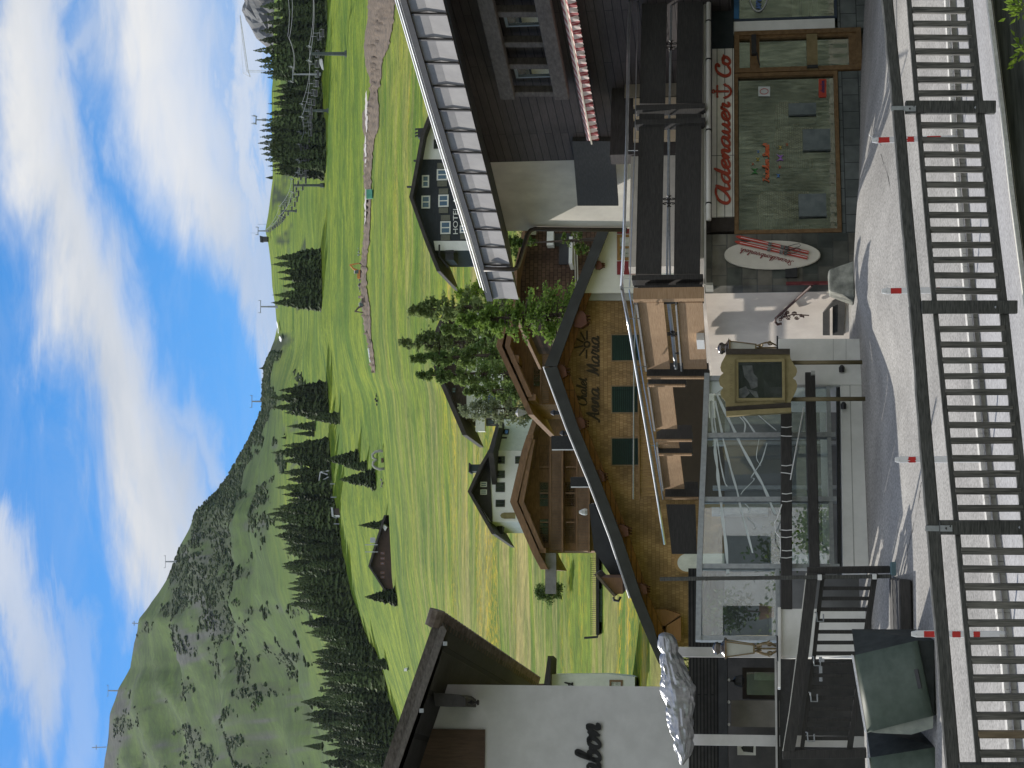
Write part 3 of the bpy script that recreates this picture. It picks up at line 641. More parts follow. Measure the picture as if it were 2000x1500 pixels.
# ------------------------------------------------------------------ snow poles
def snow_pole(y, top, base, label, bands, worn):
    d = 25-y*.00265-.12; b0 = at(base, y, d); b0.z -= .06; h = at(top, y, d).z-b0.z; w = .075
    root = thing('marker_pole', label, 'marker pole', b0, 'red and white marker poles along the kerb')
    g = MB(); P = lambda a, b_, z: b0+Vector((a, b_, z))
    prof = lambda z: [P(-w/2, 0, z), P(-w/2+.008, -.018, z), P(w/2-.008, -.018, z), P(w/2, 0, z), P(w/2-.006, .012, z), P(-w/2+.006, .012, z)]
    zs = [0, h*.33, h*.6, h*.95, h]; k = 0
    for i, z in enumerate(zs): g.v += [q+(Vector((0, 0, 0)) if i < 4 else (b0+Vector((0, 0, z))-q)*.35) for q in prof(z)]
    for i in range(4): g.f += [(i*6+j, i*6+(j+1) % 6, (i+1)*6+(j+1) % 6, (i+1)*6+j) for j in range(6)]
    g.f += [tuple(range(5, -1, -1)), tuple(range(24, 30))]
    WP = mk('worn_white_plastic', (.62, .62, .62), (.42, .42, .42), s=5, rough=.55, lo=.5, hi=.75) if worn else mk('white_plastic', (.74, .74, .73), (.62, .62, .62), s=6, rough=.5)
    g.build('pole', WP, root)
    for z0, z1, rag in bands:
        g = MB(); z0 *= h; z1 *= h; n = 9
        for i in range(n+1):      # reflector foil, torn at the edge when old
            t = i/n; x = -w/2+.004+(w-.008)*t; dd = rag*abs(noise.noise(Vector((t*7, z0*9, y))))*.06; g.v += [P(x, -.0205, z0+dd*.5), P(x, -.0205, z1-dd)]
        g.f = [(2*i, 2*i+1, 2*i+3, 2*i+2) for i in range(n)]
        g.build('red_band', REDP, root)
    g = MB()
    for s in (-1, 1):
        if s == 1 and not worn: g.tube([P(w/2, 0, h*.93), P(w/2+.02, 0, h*.95), P(w/2+.03, 0, h*.93), P(w/2+.02, 0, h*.91)], .003, 6)
        if worn: g.tube([P(0, 0, h*.93), P(s*.06, -.01, h*(.9 if s < 0 else 1.02)), P(s*.075, -.01, h*(.9 if s < 0 else 1.03))], .006, 6)
    g.lathe(P(-.005, -.02, h*.95), [(.006, -.003), (.006, .003)], 6); g.build('eyelet', STEEL, root)
snow_pole(270, 1703, 1866, 'battered red and white marker pole with wire ends, rightmost along the kerb', [(.80, .93, .35), (.52, .61, .5), (.22, .38, 1)], True)
snow_pole(566, 1722, 1888, 'clean white marker pole with one square red band, second from the right', [(.78, .90, 0), (.35, .42, .3)], False)
snow_pole(897, 1748, 1919, 'white marker pole with a torn red band, standing before the glass enclosure', [(.77, .87, 1.2)], False)
snow_pole(1239, 1780, 1958, 'red and white marker pole beside the green bins, leftmost along the kerb', [(.75, .87, 0), (.49, .58, .2), (.29, .36, .2)], False)

# ------------------------------------------------------------------ plants at the bottom right
LEAFB = leafmat('bright_leaves', (.16, .26, .03), (.26, .36, .06), 9, .4)
STEMM = mk('green_stem', (.10, .14, .03), (.16, .2, .05), s=8)
def sprig(y, v, d, n, r, label, seed):
    R = random.Random(seed); c = at(v, y, d); root = thing('leafy_plant', label, 'plant', c-Vector((0, 0, .5)))
    st = MB(); lf = MB()
    for i in range(5):
        tip = c+Vector((R.uniform(-r, r)*.8, R.uniform(-r, r)*.5, R.uniform(-.5, .7)*r)); st.tube([c-Vector((0, 0, .5)), (c+tip)/2-Vector((0, 0, .1)), tip], .004, 5)
        for k in range(n//5):
            q = tip+Vector((R.gauss(0, r*.3), R.gauss(0, r*.3), R.gauss(0, r*.28))); dr = (q-c+Vector((0, 0, R.uniform(-.02, .08)))).normalized(); sd_ = dr.cross(Vector((R.uniform(-.4, .4), -.6, 1))).normalized(); l = R.uniform(.05, .085); w = l*.24
            nrm = sd_.cross(dr)*.01
            lf.add([q, q+dr*l*.4+sd_*w-nrm, q+dr*l, q+dr*l*.4-sd_*w-nrm, q+dr*l*.45+nrm], [(0, 1, 4), (1, 2, 4), (2, 3, 4), (3, 0, 4)])
    st.build('stem', STEMM, root); lf.build('foliage', LEAFB, root)
sprig(98, 1999, 18.2, 40, .11, 'bright green leafy sprig at the foot of the retaining wall', 4)
sprig(16, 1996, 18.2, 40, .12, 'bright green leaf tuft at the bottom corner below the wooden fence', 6)
def road_pt(v, y):
    lo, hi = -.02, 1.0
    for _ in range(28):
        m_ = (lo+hi)/2; lo, hi = (m_, hi) if px(ground(y, m_))[0] > v else (lo, m_)
    return ground(y, lo)
g = MB(); R = random.Random(8)
for pts in ([(1800, 942), (1793, 985), (1780, 1045), (1773, 1075), (1766, 1112)], [(1829, 750), (1822, 810), (1814, 870)], [(1720, 300), (1735, 345), (1741, 380), (1758, 430)], [(1840, 1290), (1833, 1340), (1846, 1400)]):
    P_ = [(q.x, q.y) for q in crom0(pts)]; k = len(g.v); n = len(P_)
    for i, (v, y) in enumerate(P_):
        w = 1.1*R.uniform(.5, 1.2); a = road_pt(v+R.uniform(-1.2, 1.2), y+w*.5); b_ = road_pt(v+R.uniform(-.4, .4), y-w*.5); g.v += [a+Vector((0, 0, .004)), b_+Vector((0, 0, .004))]
    g.f += [(k+2*i, k+2*i+1, k+2*i+3, k+2*i+2) for i in range(n-1)]
struct(g.build('road_crack', mk('crack_tar', (.045, .044, .042), (.08, .078, .074), s=9, rough=.9), base=(0, 25, 0)))


# ------------------------------------------------------------------ green bins with sloping lids
BING = mk('dark_green_bin_paint', (.05, .072, .055), (.075, .1, .08), s=7, rough=.55, spec=.4, var=.15)
BINB = mk('bin_body_black', (.018, .022, .022), (.04, .046, .045), s=5, rough=.8)
RIM = mk('bin_rim_metal', (.5, .5, .5), (.65, .65, .63), s=20, rough=.4, metal=.6)
def grit_bin(quad, label, flap=True):
    """quad: lid corners in the picture, back right, front right, front left, back left"""
    d0, d1 = 26.05, 25.75
    A, B, C, D = at(*quad[0], d0), at(*quad[1], d1), at(*quad[2], d1-.15), at(*quad[3], d0-.15)
    root = thing('grit_bin', label, 'bin', (A+C)/2-Vector((0, 0, 1.0)), 'green street bins with sloping lids')
    nrm = (B-A).cross(D-A).normalized(); nrm = nrm if nrm.y < 0 else -nrm
    g = MB(); M1 = (A+B)/2+nrm*.03; M2 = (C+D)/2+nrm*.03; n = 8; S = lambda a, m_, b_, t: a*(1-t)**2+m_*2*t*(1-t)+b_*t*t
    for s, off in ((1, 0), (-1, .035)):
        for i in range(n+1): t = i/n; g.v += [S(A, M1, B, t)-nrm*off, S(D, M2, C, t)-nrm*off]
    k = 2*(n+1); g.f = [(2*i, 2*i+1, 2*i+3, 2*i+2) for i in range(n)]+[(k+2*i, k+2*i+2, k+2*i+3, k+2*i+1) for i in range(n)]+[(2*i, 2*i+2, k+2*i+2, k+2*i) for i in range(n)]+[(2*i+1, k+2*i+1, k+2*i+3, 2*i+3) for i in range(n)]+[(0, k, k+1, 1), (2*n, 2*n+1, k+2*n+1, k+2*n)]
    lid = g.build('lid', BING, root, True)
    g = MB(); g.tube([A+Vector((0, 0, .01)), D+Vector((0, 0, .01))], .012, 6); g.tube([A+Vector((.01, .02, .028)), D+Vector((0, .02, .028))], .006, 6); g.build('rim', RIM, lid)
    gz_ = min(gz_at(quad[1][1], B.y).z, gz_at(quad[2][1], C.y).z)
    # body: deep box behind and below the lid, standing on the road
    g = MB(); bk = Vector((.22, 1.0, 0)); q = [B-nrm*.04, C-nrm*.04, D-nrm*.04, A-nrm*.04]
    low = lambda p, z: Vector((p.x, p.y, z))
    f0, f1, t1, t0 = q; b0, b1 = low(f0+Vector((0, .05, 0)), gz_), low(f1+Vector((0, .05, 0)), gz_); k0, k1 = t0+bk, t1+bk; g0, g1 = low(k0, gz_), low(k1, gz_)
    g.add([f0, f1, t1, t0, k0, k1, g0, g1, b0, b1], [(0, 1, 2, 3), (3, 2, 5, 4), (4, 5, 7, 6), (6, 7, 9, 8), (8, 9, 1, 0), (0, 3, 4, 6, 8), (1, 9, 7, 5, 2)])
    g.build('bin_body', BINB, root)
    g = MB(); e = (C-D); g.prism([D+e*.04-nrm*.02, C-e*.0-nrm*.02, C+Vector((-.16, .0, -.0)), C-e*.35+Vector((-.17, .02, -.02)), D+e*.10+Vector((-.03, .02, -.03))], (0, .03, 0)); g.build('lit_side_strip', mk('lit_side_tint', (.24, .26, .22), (.17, .19, .165), s=9, rough=.7), lid)  # bin's sunlit left side, painted as a paler strip
    g = MB(); g.beam(B+(A-B)*.10+(C-B)*.36+nrm*.012, B+(A-B)*.10+(C-B)*.62+nrm*.012, .05, .02, nrm); g.build('handle', BLACKM, lid)
grit_bin(((1668, 1280), (1791, 1251), (1822, 1398), (1694, 1431)), 'dark green bin with a sloping lid at the kerbside, the right one of two')
grit_bin(((1698, 1480), (1830, 1459), (1858, 1620), (1722, 1646)), 'dark green bin with a sloping lid at the left edge, partly out of the picture')
# dark slab painting the road's shadow beside the bins, and a teal block
g = MB()
p = gz_at(1215, 27.6); g.box8(p+Vector((-.1, .9, .09)), Vector((1.2, .25, 0)), Vector((-.2, 2.2, 0)), Vector((0, 0, .18))); tag(g.build('road_shade_slab', DARKW, bevel=.02), 'low dark slab standing in for shadow on the road right of the green bins', 'platform')
g = MB(); c_ = at(1745, 1111, 29.2); g.box8(c_+Vector((0, 0, -.02)), Vector((.2, .03, 0)), Vector((-.02, .16, 0)), Vector((0, 0, .13))); pb = g.build('pole_base', mk('teal_painted_concrete', (.09, .15, .17), (.13, .2, .22), s=9, rough=.85), bevel=.012); tag(pb, 'small teal block lying by the foot of the tall grey pole', 'block')
# ================================================================== THE SHOP BUILDING
cz = lambda W, y, v, o=0: W.p(v, y, o)
STONE = bricks('grey_slate_masonry', (.085, .095, .085), (.20, .185, .155), (.12, .12, .11), .36, .27, 24, ms=.010, off=.37, rough=.9, bump=.9, gs=3.2, var=.42)
for q in STONE.node_tree.nodes:
    if q.type == 'TEX_BRICK': q.squash = 1.7; q.squash_frequency = 3; q.offset_frequency = 2; q.inputs['Bias'].default_value = -.1
PLINTH = bricks('dark_stone_plinth', (.13, .145, .14), (.18, .195, .19), (.05, .055, .055), .36, .30, 24, ms=.008, off=.5, rough=.85, bump=.6, gs=5, var=.25)
OAK = mk('brown_oiled_oak', (.13, .07, .028), (.21, .125, .055), (1.5, 1.5, 1.5), s=9, rough=.5, spec=.4, var=.15)
PLANKW = bricks('white_painted_boards', (.80, .77, .70), (.76, .73, .66), (.10, .10, .09), 9.0, .145, 24, ms=.007, off=0, rough=.6, bump=.6, var=.06)
TAN = mk('sun_tinted_board', (.30, .185, .105), (.48, .33, .205), (1.1, 1.1, 26), s=4, rough=.85, bump=.4, bd=.004, spec=.15, lo=.3, hi=.7)  # grazing sun on the dark stained boards, painted in as tan
SLATE = mk('dark_timber_cladding', (.040, .034, .033), (.068, .060, .058), (1, 1, 9), s=4, rough=.8, bump=.3, bd=.004)
CLAD = bricks('horizontal_timber_cladding', (.058, .048, .046), (.075, .062, .058), (.018, .016, .016), 5.0, .17, -70, ms=.010, off=.4, rough=.8, bump=.5, grain=(1, 1, 14), gs=4, var=.25)
YC = 556
corner = SH.p(1500, YC)
LW = Wall(YC, corner.y, -68)
shop = thing('timber_shop_house', 'large dark timber alpine house with a red script shop sign and sunlit terrace', 'house', SH.p(1681, 300))
zb = -.4
# ground floor: masonry around the openings (pieces butt end to end)
def piece(name, x0, x1, y0, y1, mat, o0=-.3, o1=0, par=shop, bevel=0):
    g = MB(); g.wr(SH, x0, x1, y0, y1, o0, o1); return g.build(name, mat, par, bevel=bevel)
piece('stone_wall', 1376, 1700, 455, YC, STONE)
piece('plinth', 1641, 1735, 138, 454.6, PLINTH)
piece('plinth', 1631, 1735, -330, 55, PLINTH)
piece('upper_wall', 1330, 1434, -330, 454.6, SLATE, -.3, -.04)
piece('white_pilaster', 1432, 1630.6, 39, 64, PLASTER, -.3, .02)
# dim shop room behind the panes
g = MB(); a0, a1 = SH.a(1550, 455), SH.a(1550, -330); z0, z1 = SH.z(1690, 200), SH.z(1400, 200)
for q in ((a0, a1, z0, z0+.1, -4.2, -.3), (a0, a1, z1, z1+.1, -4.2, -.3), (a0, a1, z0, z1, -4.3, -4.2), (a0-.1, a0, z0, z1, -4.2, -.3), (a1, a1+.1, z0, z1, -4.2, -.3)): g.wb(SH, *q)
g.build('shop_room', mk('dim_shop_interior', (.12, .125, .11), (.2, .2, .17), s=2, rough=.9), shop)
SHOPG = glass('shop_window_glass', (.72, .78, .73), 1.45, .004, .03, (.16, .18, .15))
def frame(par, name, x0, x1, y0, y1, wpx, mat, o0=-.12, o1=.02, W=SH, bars=()):
    g = MB(); a0, a1, z0, z1 = W.rect(x0, x1, y0, y1, o1); t = wpx
    g.wb(W, a0, a0+t, z0, z1, o0, o1); g.wb(W, a1-t, a1, z0, z1, o0, o1); g.wb(W, a0+t, a1-t, z0, z0+t, o0, o1); g.wb(W, a0+t, a1-t, z1-t, z1, o0, o1)
    for kind, f in bars:
        if kind == 'v': c = a0+(a1-a0)*f; g.wb(W, c-t*.4, c+t*.4, z0+t, z1-t, o0+.004, o1-.004)
        else: c = z0+(z1-z0)*f; g.wb(W, a0+t, a1-t, c-t*.4, c+t*.4, o0+.006, o1-.006)
    return g.build(name, mat, par), (a0+t, a1-t, z0+t, z1-t)
def pane(par, W, r, mat, o):
    g = MB(); g.wb(W, *r, o-.008, o); return g.build('pane', mat, par)
sw, r = frame(shop, 'shop_window', 1434, 1640, 140.5, 455, .075, OAK); pane(sw, SH, r, SHOPG, -.05)
w2, r = frame(shop, 'shop_window', 1434, 1630, -330, 38, .05, mk('dark_blue_frame', (.03, .045, .07), (.045, .06, .085), s=9, rough=.5)); pane(w2, SH, r, SHOPG, -.05)
g = MB(); g.wr(SH, 1433, 1443, -330, 36, .021, .045); g.build('blue_fascia', mk('sign_blue', (.035, .14, .30), (.045, .17, .36), s=6, rough=.5), w2)
# door
dr, r = frame(shop, 'door', 1434, 1683, 57, 138, .095, OAK, -.14, .03)
a0, a1, z0, z1 = r
mid1, mid2 = SH.z(1474, 100), SH.z(1586, 100)
g = MB(); g.wb(SH, a0, a1, mid1-.09, mid1+.09, -.12, .0); g.wb(SH, a0, a1, mid2-.08, mid2+.09, -.12, .0); g.wb(SH, a0, a1, z0, z0+.14, -.12, 0); g.wb(SH, a1-.06, a1, z0, z1, -.121, -.001); g.build('door_leaf', OAK, dr)
pane(dr, SH, (a0, a1, z0, z1), SHOPG, -.06)
g = MB(); g.wb(SH, a0+.02, a1-.03, mid2-.10, mid2+.10, .0, .05); g.wb(SH, a0-.09, a0+.02, mid2-.1, mid2+.1, .03, .07); g.build('push_plate', mk('bronze_plate', (.2, .15, .07), (.26, .2, .1), s=9, rough=.45), dr)
g = MB(); g.wb(SH, a0-.085, a0-.025, mid2-.1, mid2+.1, .071, .11); g.build('handle', BLACKM, dr)
g = MB(); g.wb(SH, a1-.45, a1-.02, mid1-.03, mid1+.06, .0, .08); g.tube([SH.w(a1-.40, mid1-.04, .05), SH.w(a1-.62, mid1-.07, .06), SH.w(a1-.68, mid1-.1, .02)], .012, 6); g.build('door_closer', BLACKM, dr)
# sign board
sb = MB(); sb.wr(SH, 1390.5, 1433.6, 95, 423, .0, .06); sgn = sb.build('shop_sign', PLANKW, shop)
piece('sign_end', 1389, 1433.8, 423.6, 452, mk('dark_brown_board', (.03, .022, .018), (.05, .04, .034), s=7), -.03, .03)
piece('dark_fascia', 1391, 1432.5, -330, 94.6, mk('near_black_boards', (.012, .018, .02), (.022, .028, .03), s=7), -.03, .05)

# ---------------------------------------------------------------- script lettering (drawn as pen strokes)
GL = {
 'a': ([[(.85, .88), (.55, 1), (.15, .7), (.08, .2), (.35, 0), (.7, .35), (.9, .95)], [(.9, .98), (.8, .3), (.92, .02), (1.22, .28)]], 1.18),
 'b': ([[(.0, .3), (.38, 1.2), (.5, 1.75), (.34, 1.9), (.22, 1.4), (.16, .4), (.4, 0), (.78, .3), (.72, .8), (.5, .95), (.36, .65)], [(.72, .82), (.95, .72), (1.12, .85)]], 1.08),
 'c': ([[(.75, .8), (.5, 1), (.15, .7), (.12, .2), (.42, 0), (.9, .3)]], .86),
 'd': ([[(.85, .88), (.55, 1), (.15, .7), (.08, .2), (.35, 0), (.7, .35), (.92, .95)], [(1.14, 1.95), (.92, .9), (.84, .28), (.98, .02), (1.26, .28)]], 1.22),
 'e': ([[(0, .25), (.5, .5), (.76, .8), (.55, 1), (.2, .75), (.14, .25), (.44, 0), (.95, .3)]], .9),
 'h': ([[(0, .3), (.42, 1.2), (.54, 1.8), (.36, 1.88), (.24, .9), (.14, 0)], [(.15, .1), (.42, .8), (.66, 1), (.76, .7), (.7, .2), (.84, .02), (1.1, .28)]], 1.07),
 'i': ([[(0, .3), (.3, 1)], [(.3, 1), (.22, .28), (.38, .02), (.64, .28)], [(.40, 1.36), (.36, 1.46), (.42, 1.5)]], .6),
 'k': ([[(0, .3), (.42, 1.2), (.54, 1.8), (.36, 1.88), (.24, .9), (.14, 0)], [(.2, .4), (.52, .95), (.76, .88), (.6, .6), (.3, .5), (.6, .12), (.78, .02), (1.05, .28)]], 1.02),
 'l': ([[(0, .3), (.42, 1.2), (.54, 1.8), (.36, 1.88), (.22, .9), (.2, .2), (.36, .02), (.64, .28)]], .6),
 'n': ([[(0, .35), (.22, .98)], [(.24, 1), (.14, 0)], [(.15, .1), (.45, .85), (.66, 1), (.76, .7), (.7, .2), (.84, .02), (1.1, .28)]], 1.07),
 'o': ([[(.6, .96), (.22, .85), (.1, .3), (.4, 0), (.76, .4), (.7, .85), (.5, .96), (.62, .75), (1.0, .85)]], .98),
 'r': ([[(0, .25), (.26, 1.05), (.32, .92), (.62, .88), (.48, .35), (.6, .02), (.86, .28)]], .82),
 's': ([[(0, .25), (.42, .8), (.5, 1.05), (.66, .5), (.44, .03), (.12, .12)], [(.5, .06), (.82, .28)]], .78),
 't': ([[(0, .3), (.42, 1.55)], [(.42, 1.55), (.24, .28), (.4, .02), (.68, .28)], [(.05, 1.06), (.7, 1.1)]], .64),
 'u': ([[(0, .3), (.22, 1)], [(.22, 1), (.14, .25), (.36, 0), (.72, .5), (.85, 1)], [(.86, 1), (.76, .28), (.9, .02), (1.18, .28)]], 1.14),
 'v': ([[(0, .7), (.16, 1), (.3, .45), (.4, 0), (.72, .5), (.8, 1), (1.05, .86)]], 1.02),
 'A': ([[(1.5, 1.55), (1.0, 1.75), (.3, 1.3), (.12, .4), (.5, 0), (1.1, .6), (1.55, 1.7)], [(1.58, 1.75), (1.36, .5), (1.5, .02), (1.95, .3)]], 1.9),
 'C': ([[(1.0, 1.25), (1.18, 1.6), (.9, 1.8), (.4, 1.5), (.14, .7), (.35, .08), (.8, .0), (1.3, .4)]], 1.2),
 'S': ([[(1.0, 1.5), (.8, 1.85), (.4, 1.65), (.45, 1.25), (.78, .7), (.6, .1), (.2, .05), (.05, .35)]], 1.0),
 'F': ([[(.1, 1.5), (.35, 1.75), (1.1, 1.8)], [(.68, 1.78), (.5, .6), (.3, .0), (.05, .2)], [(.3, .95), (.9, 1.0)]], 1.0),
 'M': ([[(-.1, .15), (.15, .1), (.4, .8), (.55, 1.8)], [(.55, 1.8), (.72, .1)], [(.74, .1), (1.05, 1.0), (1.4, 1.8)], [(1.4, 1.8), (1.34, .4), (1.45, .02), (1.7, .2)]], 1.7),
 '1': ([[(-.15, .1), (.1, -.05), (.5, .7), (.9, 1.8)], [(.92, 1.85), (.95, .9), (.98, .1), (1.25, .1)], [(.3, .62), (1.15, .68)]], 1.25),
 '2': ([[(.95, 1.3), (1.0, 1.6), (.7, 1.8), (.3, 1.4), (.15, .7), (.4, .05), (.8, .05), (1.1, .4)], [(.35, 1.75), (.45, .2)]], 1.15),
 '!': ([[(.45, 1.7), (.25, .5)], [(.2, .1), (.24, .02)]], .5), ' ': ([], .6)}
def crom(p, n=7):
    if len(p) < 3: return [Vector((*p[0], 0)).lerp(Vector((*p[1], 0)), i/n) for i in range(n+1)]
    p = [Vector((*q, 0)) for q in p]; e = [p[0]*2-p[1]]+p+[p[-1]*2-p[-2]]; out = []
    for i in range(1, len(e)-2):
        for k in range(n):
            t = k/n; out.append(.5*((2*e[i])+(e[i+1]-e[i-1])*t+(2*e[i-1]-5*e[i]+4*e[i+1]-e[i+2])*t*t+(3*e[i]-e[i-1]-3*e[i+1]+e[i+2])*t**3))
    return out+[p[-1]]
def script(text, P0, P1, upv, h, mat, name, par, pen=.16, slant=.18, depth=.012, lift=.004, fat=1.0):
    """pen-stroke lettering along P0-P1; h = x-height in metres; raised by depth along the board's normal"""
    P0, P1 = Vector(P0), Vector(P1); ex = (P1-P0).normalized(); ey = (Vector(upv)-ex*Vector(upv).dot(ex)).normalized(); en = ex.cross(ey)
    strokes, x = [], 0.0
    for ch in text:
        gl, adv = GL[ch]
        for st in gl: strokes.append([(q.x+x+q.y*slant, q.y) for q in crom(st)])
        x += adv
    tot = max(max(q[0] for q in s) for s in strokes); k = (P1-P0).length/tot; g = MB()
    for i, s in enumerate(strokes):
        n = len(s); lf, rt = [], []; zz = lift+i*.0006
        for j, q in enumerate(s):
            a, b_ = s[max(0, j-1)], s[min(n-1, j+1)]; dx, dy = (b_[0]-a[0])*k, (b_[1]-a[1])*h; l = math.hypot(dx, dy) or 1; nx, ny = -dy/l, dx/l
            tap = min(1, .45+min(j, n-1-j)*.25); w = h*pen*fat*tap*(.62+.55*abs(dy/l))*.5
            c = P0+ex*(q[0]*k)+ey*(q[1]*h)
            lf.append(c+ex*nx*w+ey*ny*w); rt.append(c-ex*nx*w-ey*ny*w)
        k0 = len(g.v); g.v += [p+en*(zz+depth) for p in lf]+[p+en*(zz+depth) for p in rt]+[p+en*(zz-lift*.5) for p in lf]+[p+en*(zz-lift*.5) for p in rt]
        for j in range(n-1):
            g.f += [(k0+j, k0+j+1, k0+n+j+1, k0+n+j), (k0+j, k0+2*n+j, k0+2*n+j+1, k0+j+1), (k0+n+j, k0+n+j+1, k0+3*n+j+1, k0+3*n+j)]
        g.f += [(k0, k0+n, k0+3*n, k0+2*n), (k0+n-1, k0+3*n-1, k0+4*n-1, k0+2*n-1)]
    me_ = g.build(name, mat, par); return me_
REDL = mk('rust_red_lettering', (.40, .055, .025), (.34, .045, .02), s=6, rough=.45, spec=.4)
mpp = 37/3800
S_ = lambda x, y, o=.062: SH.p(x, y, o)
script('Adenauer', S_(1425.5, 401), S_(1425.5, 200), (0, 0, 1), .148, REDL, 'lettering', sgn, .34, .1, .02, .004)
script('Co', S_(1426, 153), S_(1426, 107), (0, 0, 1), .150, REDL, 'lettering', sgn, .36, .1, .02, .004)
g = MB()      # the anchor between the words
an = lambda u, v: SH.p(1392+v*37, 192-u*27, .075)
for pts, w in (([(.5, .06), (.5, .86)], .022), ([(.12, .24), (.88, .24)], .018), ([(.02, .62), (.12, .80), (.3, .93), (.5, .97), (.7, .93), (.88, .80), (.98, .62)], .024)):
    g.tube([an(*q) for q in pts], w, 6)
for c in ((.5, .04),): g.tube([an(c[0]+.12*math.cos(t*.7), c[1]+.07*math.sin(t*.7)) for t in range(10)], .012, 6)
for pts in ([(-.06, .70), (.02, .54), (.16, .70)], [(1.06, .70), (.98, .54), (.84, .70)]): g.prism([an(*q) for q in pts], SH.n*.02)
for c in ((.12, .24), (.88, .24)): g.lathe(an(*c)-Vector((0, 0, .02)), [(.01, 0), (.025, .01), (.025, .03), (.01, .04)], 8)
g.build('anchor', REDL, sgn)
# marks on the shop pane
OR = mk('orange_film', (.65, .14, .05), (.6, .12, .045), s=9, rough=.5)
script('Frischer', S_(1502, 356, -.03), S_(1502, 311, -.03), (0, 0, 1), .062, OR, 'window_lettering', sw, .28, .2, .002, .001)
script('Stand!', S_(1502, 307, -.03), S_(1502, 280, -.03), (0, 0, 1), .062, OR, 'window_lettering', sw, .28, .2, .002, .001)
def sticker(pts, col, name, par=sw, o=-.04):
    g = MB(); g.wp(SH, pts, o, o+.004); return g.build(name, mk('film_%02d' % len(MATS), col, tuple(c*.9 for c in col), s=9, rough=.5), par)
def butterfly(x, y, s, col):
    sticker([(x, y), (x-s, y-s*.9), (x-s*.1, y-s*.5), (x+s*.8, y-s*.7), (x+s*.2, y), (x+s*.8, y+s*.7), (x-s*.1, y+s*.5), (x-s, y+s*.9)], col, 'butterfly_sticker')
for x, y, s, c in ((1524, 308, 8, (.34, .16, .5)), (1474, 334, 8, (.05, .22, .06)), (1480, 311, 4.5, (.5, .4, .08)), (1524, 288, 4.5, (.55, .4, .1)), (1520, 343, 4.5, (.08, .2, .5)), (1481, 296, 3, (.08, .2, .5)), (1523, 326, 3.4, (.5, .07, .03)), (1537, 282, 3, (.5, .12, .05)), (1470, 320, 3, (.5, .12, .05))): butterfly(x, y, s, c)
sticker([(1481, 169), (1481, 188), (1504, 188), (1504, 169)], (.62, .65, .64), 'notice_sticker')
g = MB(); c0 = SH.p(1492.5, 178.5, -.033); g.tube([c0+SH.e*(.06*math.cos(t*.4))+Vector((0, 0, .075*math.sin(t*.4))) for t in range(17)], .007, 5); g.build('red_ring_mark', REDP, sw)
sticker([(1599, 154), (1599, 190), (1614, 190), (1614, 154)], (.5, .06, .035), 'red_notice', o=-.042)
DK = mk('navy_print', (.03, .03, .12), (.04, .04, .14), s=9, rough=.5)
script('dresden'.replace('d', 'd'), S_(1610, 181, -.036), S_(1610, 158, -.036), (0, 0, 1), .045, DK, 'notice_print', sw, .2, .1, .002, .001)
# oval mark on the right-hand pane
WH = mk('white_film', (.75, .76, .78), s=9, rough=.5); BLU = mk('blue_film', (.12, .22, .5), s=9, rough=.5)
g = MB(); g.tube([SH.p(1481+19*math.cos(t*.21), -20+42*math.sin(t*.21), -.035) for t in range(31)], .012, 6); g.build('oval_outline', WH, w2)
script('M', S_(1487, 18, -.035), S_(1487, 7, -.035), (0, 0, 1), .06, BLU, 'oval_lettering', w2, .3, 0, .003, .001)
script('ro', S_(1487, 8, -.03), S_(1487, -18, -.03), (0, 0, 1), .09, BLU, 'oval_lettering', w2, .3, 0, .003, .001)
# goods inside: wicker hooded chairs and pale garments seen dimly through the pane
WICK = bricks('pinkish_wicker', (.72, .46, .38), (.8, .54, .45), (.4, .24, .2), .05, .04, 24, ms=.006, rough=.85)
for i, (y, x0, x1, w) in enumerate(((400, 1478, 1580, 52), (272, 1512, 1588, 48), (212, 1514, 1560, 26))):
    g = MB(); n = 12; o = -.35; pts = [(x1, y+w/2), (x0+14, y+w/2)]+[(x0+14-14*math.sin(t*math.pi/n), y+w/2*math.cos(t*math.pi/n)) for t in range(1, n)]+[(x0+14, y-w/2), (x1, y-w/2)]
    g.wp(SH, pts, o-.6, o); bc = g.build('wicker_chair', WICK)
    tag(bc, ('rounded wicker chair back at the left inside the shop window', 'rounded wicker chair back under the orange window lettering', 'narrow wicker chair back in the right half of the shop window')[i], 'chair', 'wicker chairs inside the shop')
    g = MB(); g.wr(SH, x1-20, x1+34, y-w*.42, y+w*.42, o+.01, o+.35); g.build('seat', mk('striped_blue_cloth', (.10, .12, .12), (.15, .17, .17), s=6), bc)
for i, y in enumerate((-12, 22)):
    pass
g = MB()
for k in range(3): g.wr(SH, 1547+k*20, 1560+k*19, -10, 33, -1.0, -.75)
tag(g.build('display_steps', mk('cream_board', (.6, .55, .42), (.5, .46, .36), s=4)), 'cream stepped display standing inside the right-hand shop window', 'display')

# ---------------------------------------------------------------- terrace on top: soffit, gutter, boards, rails
WG = mk('pale_gutter_metal', (.62, .60, .55), (.54, .52, .48), s=4, rough=.5, spec=.45)
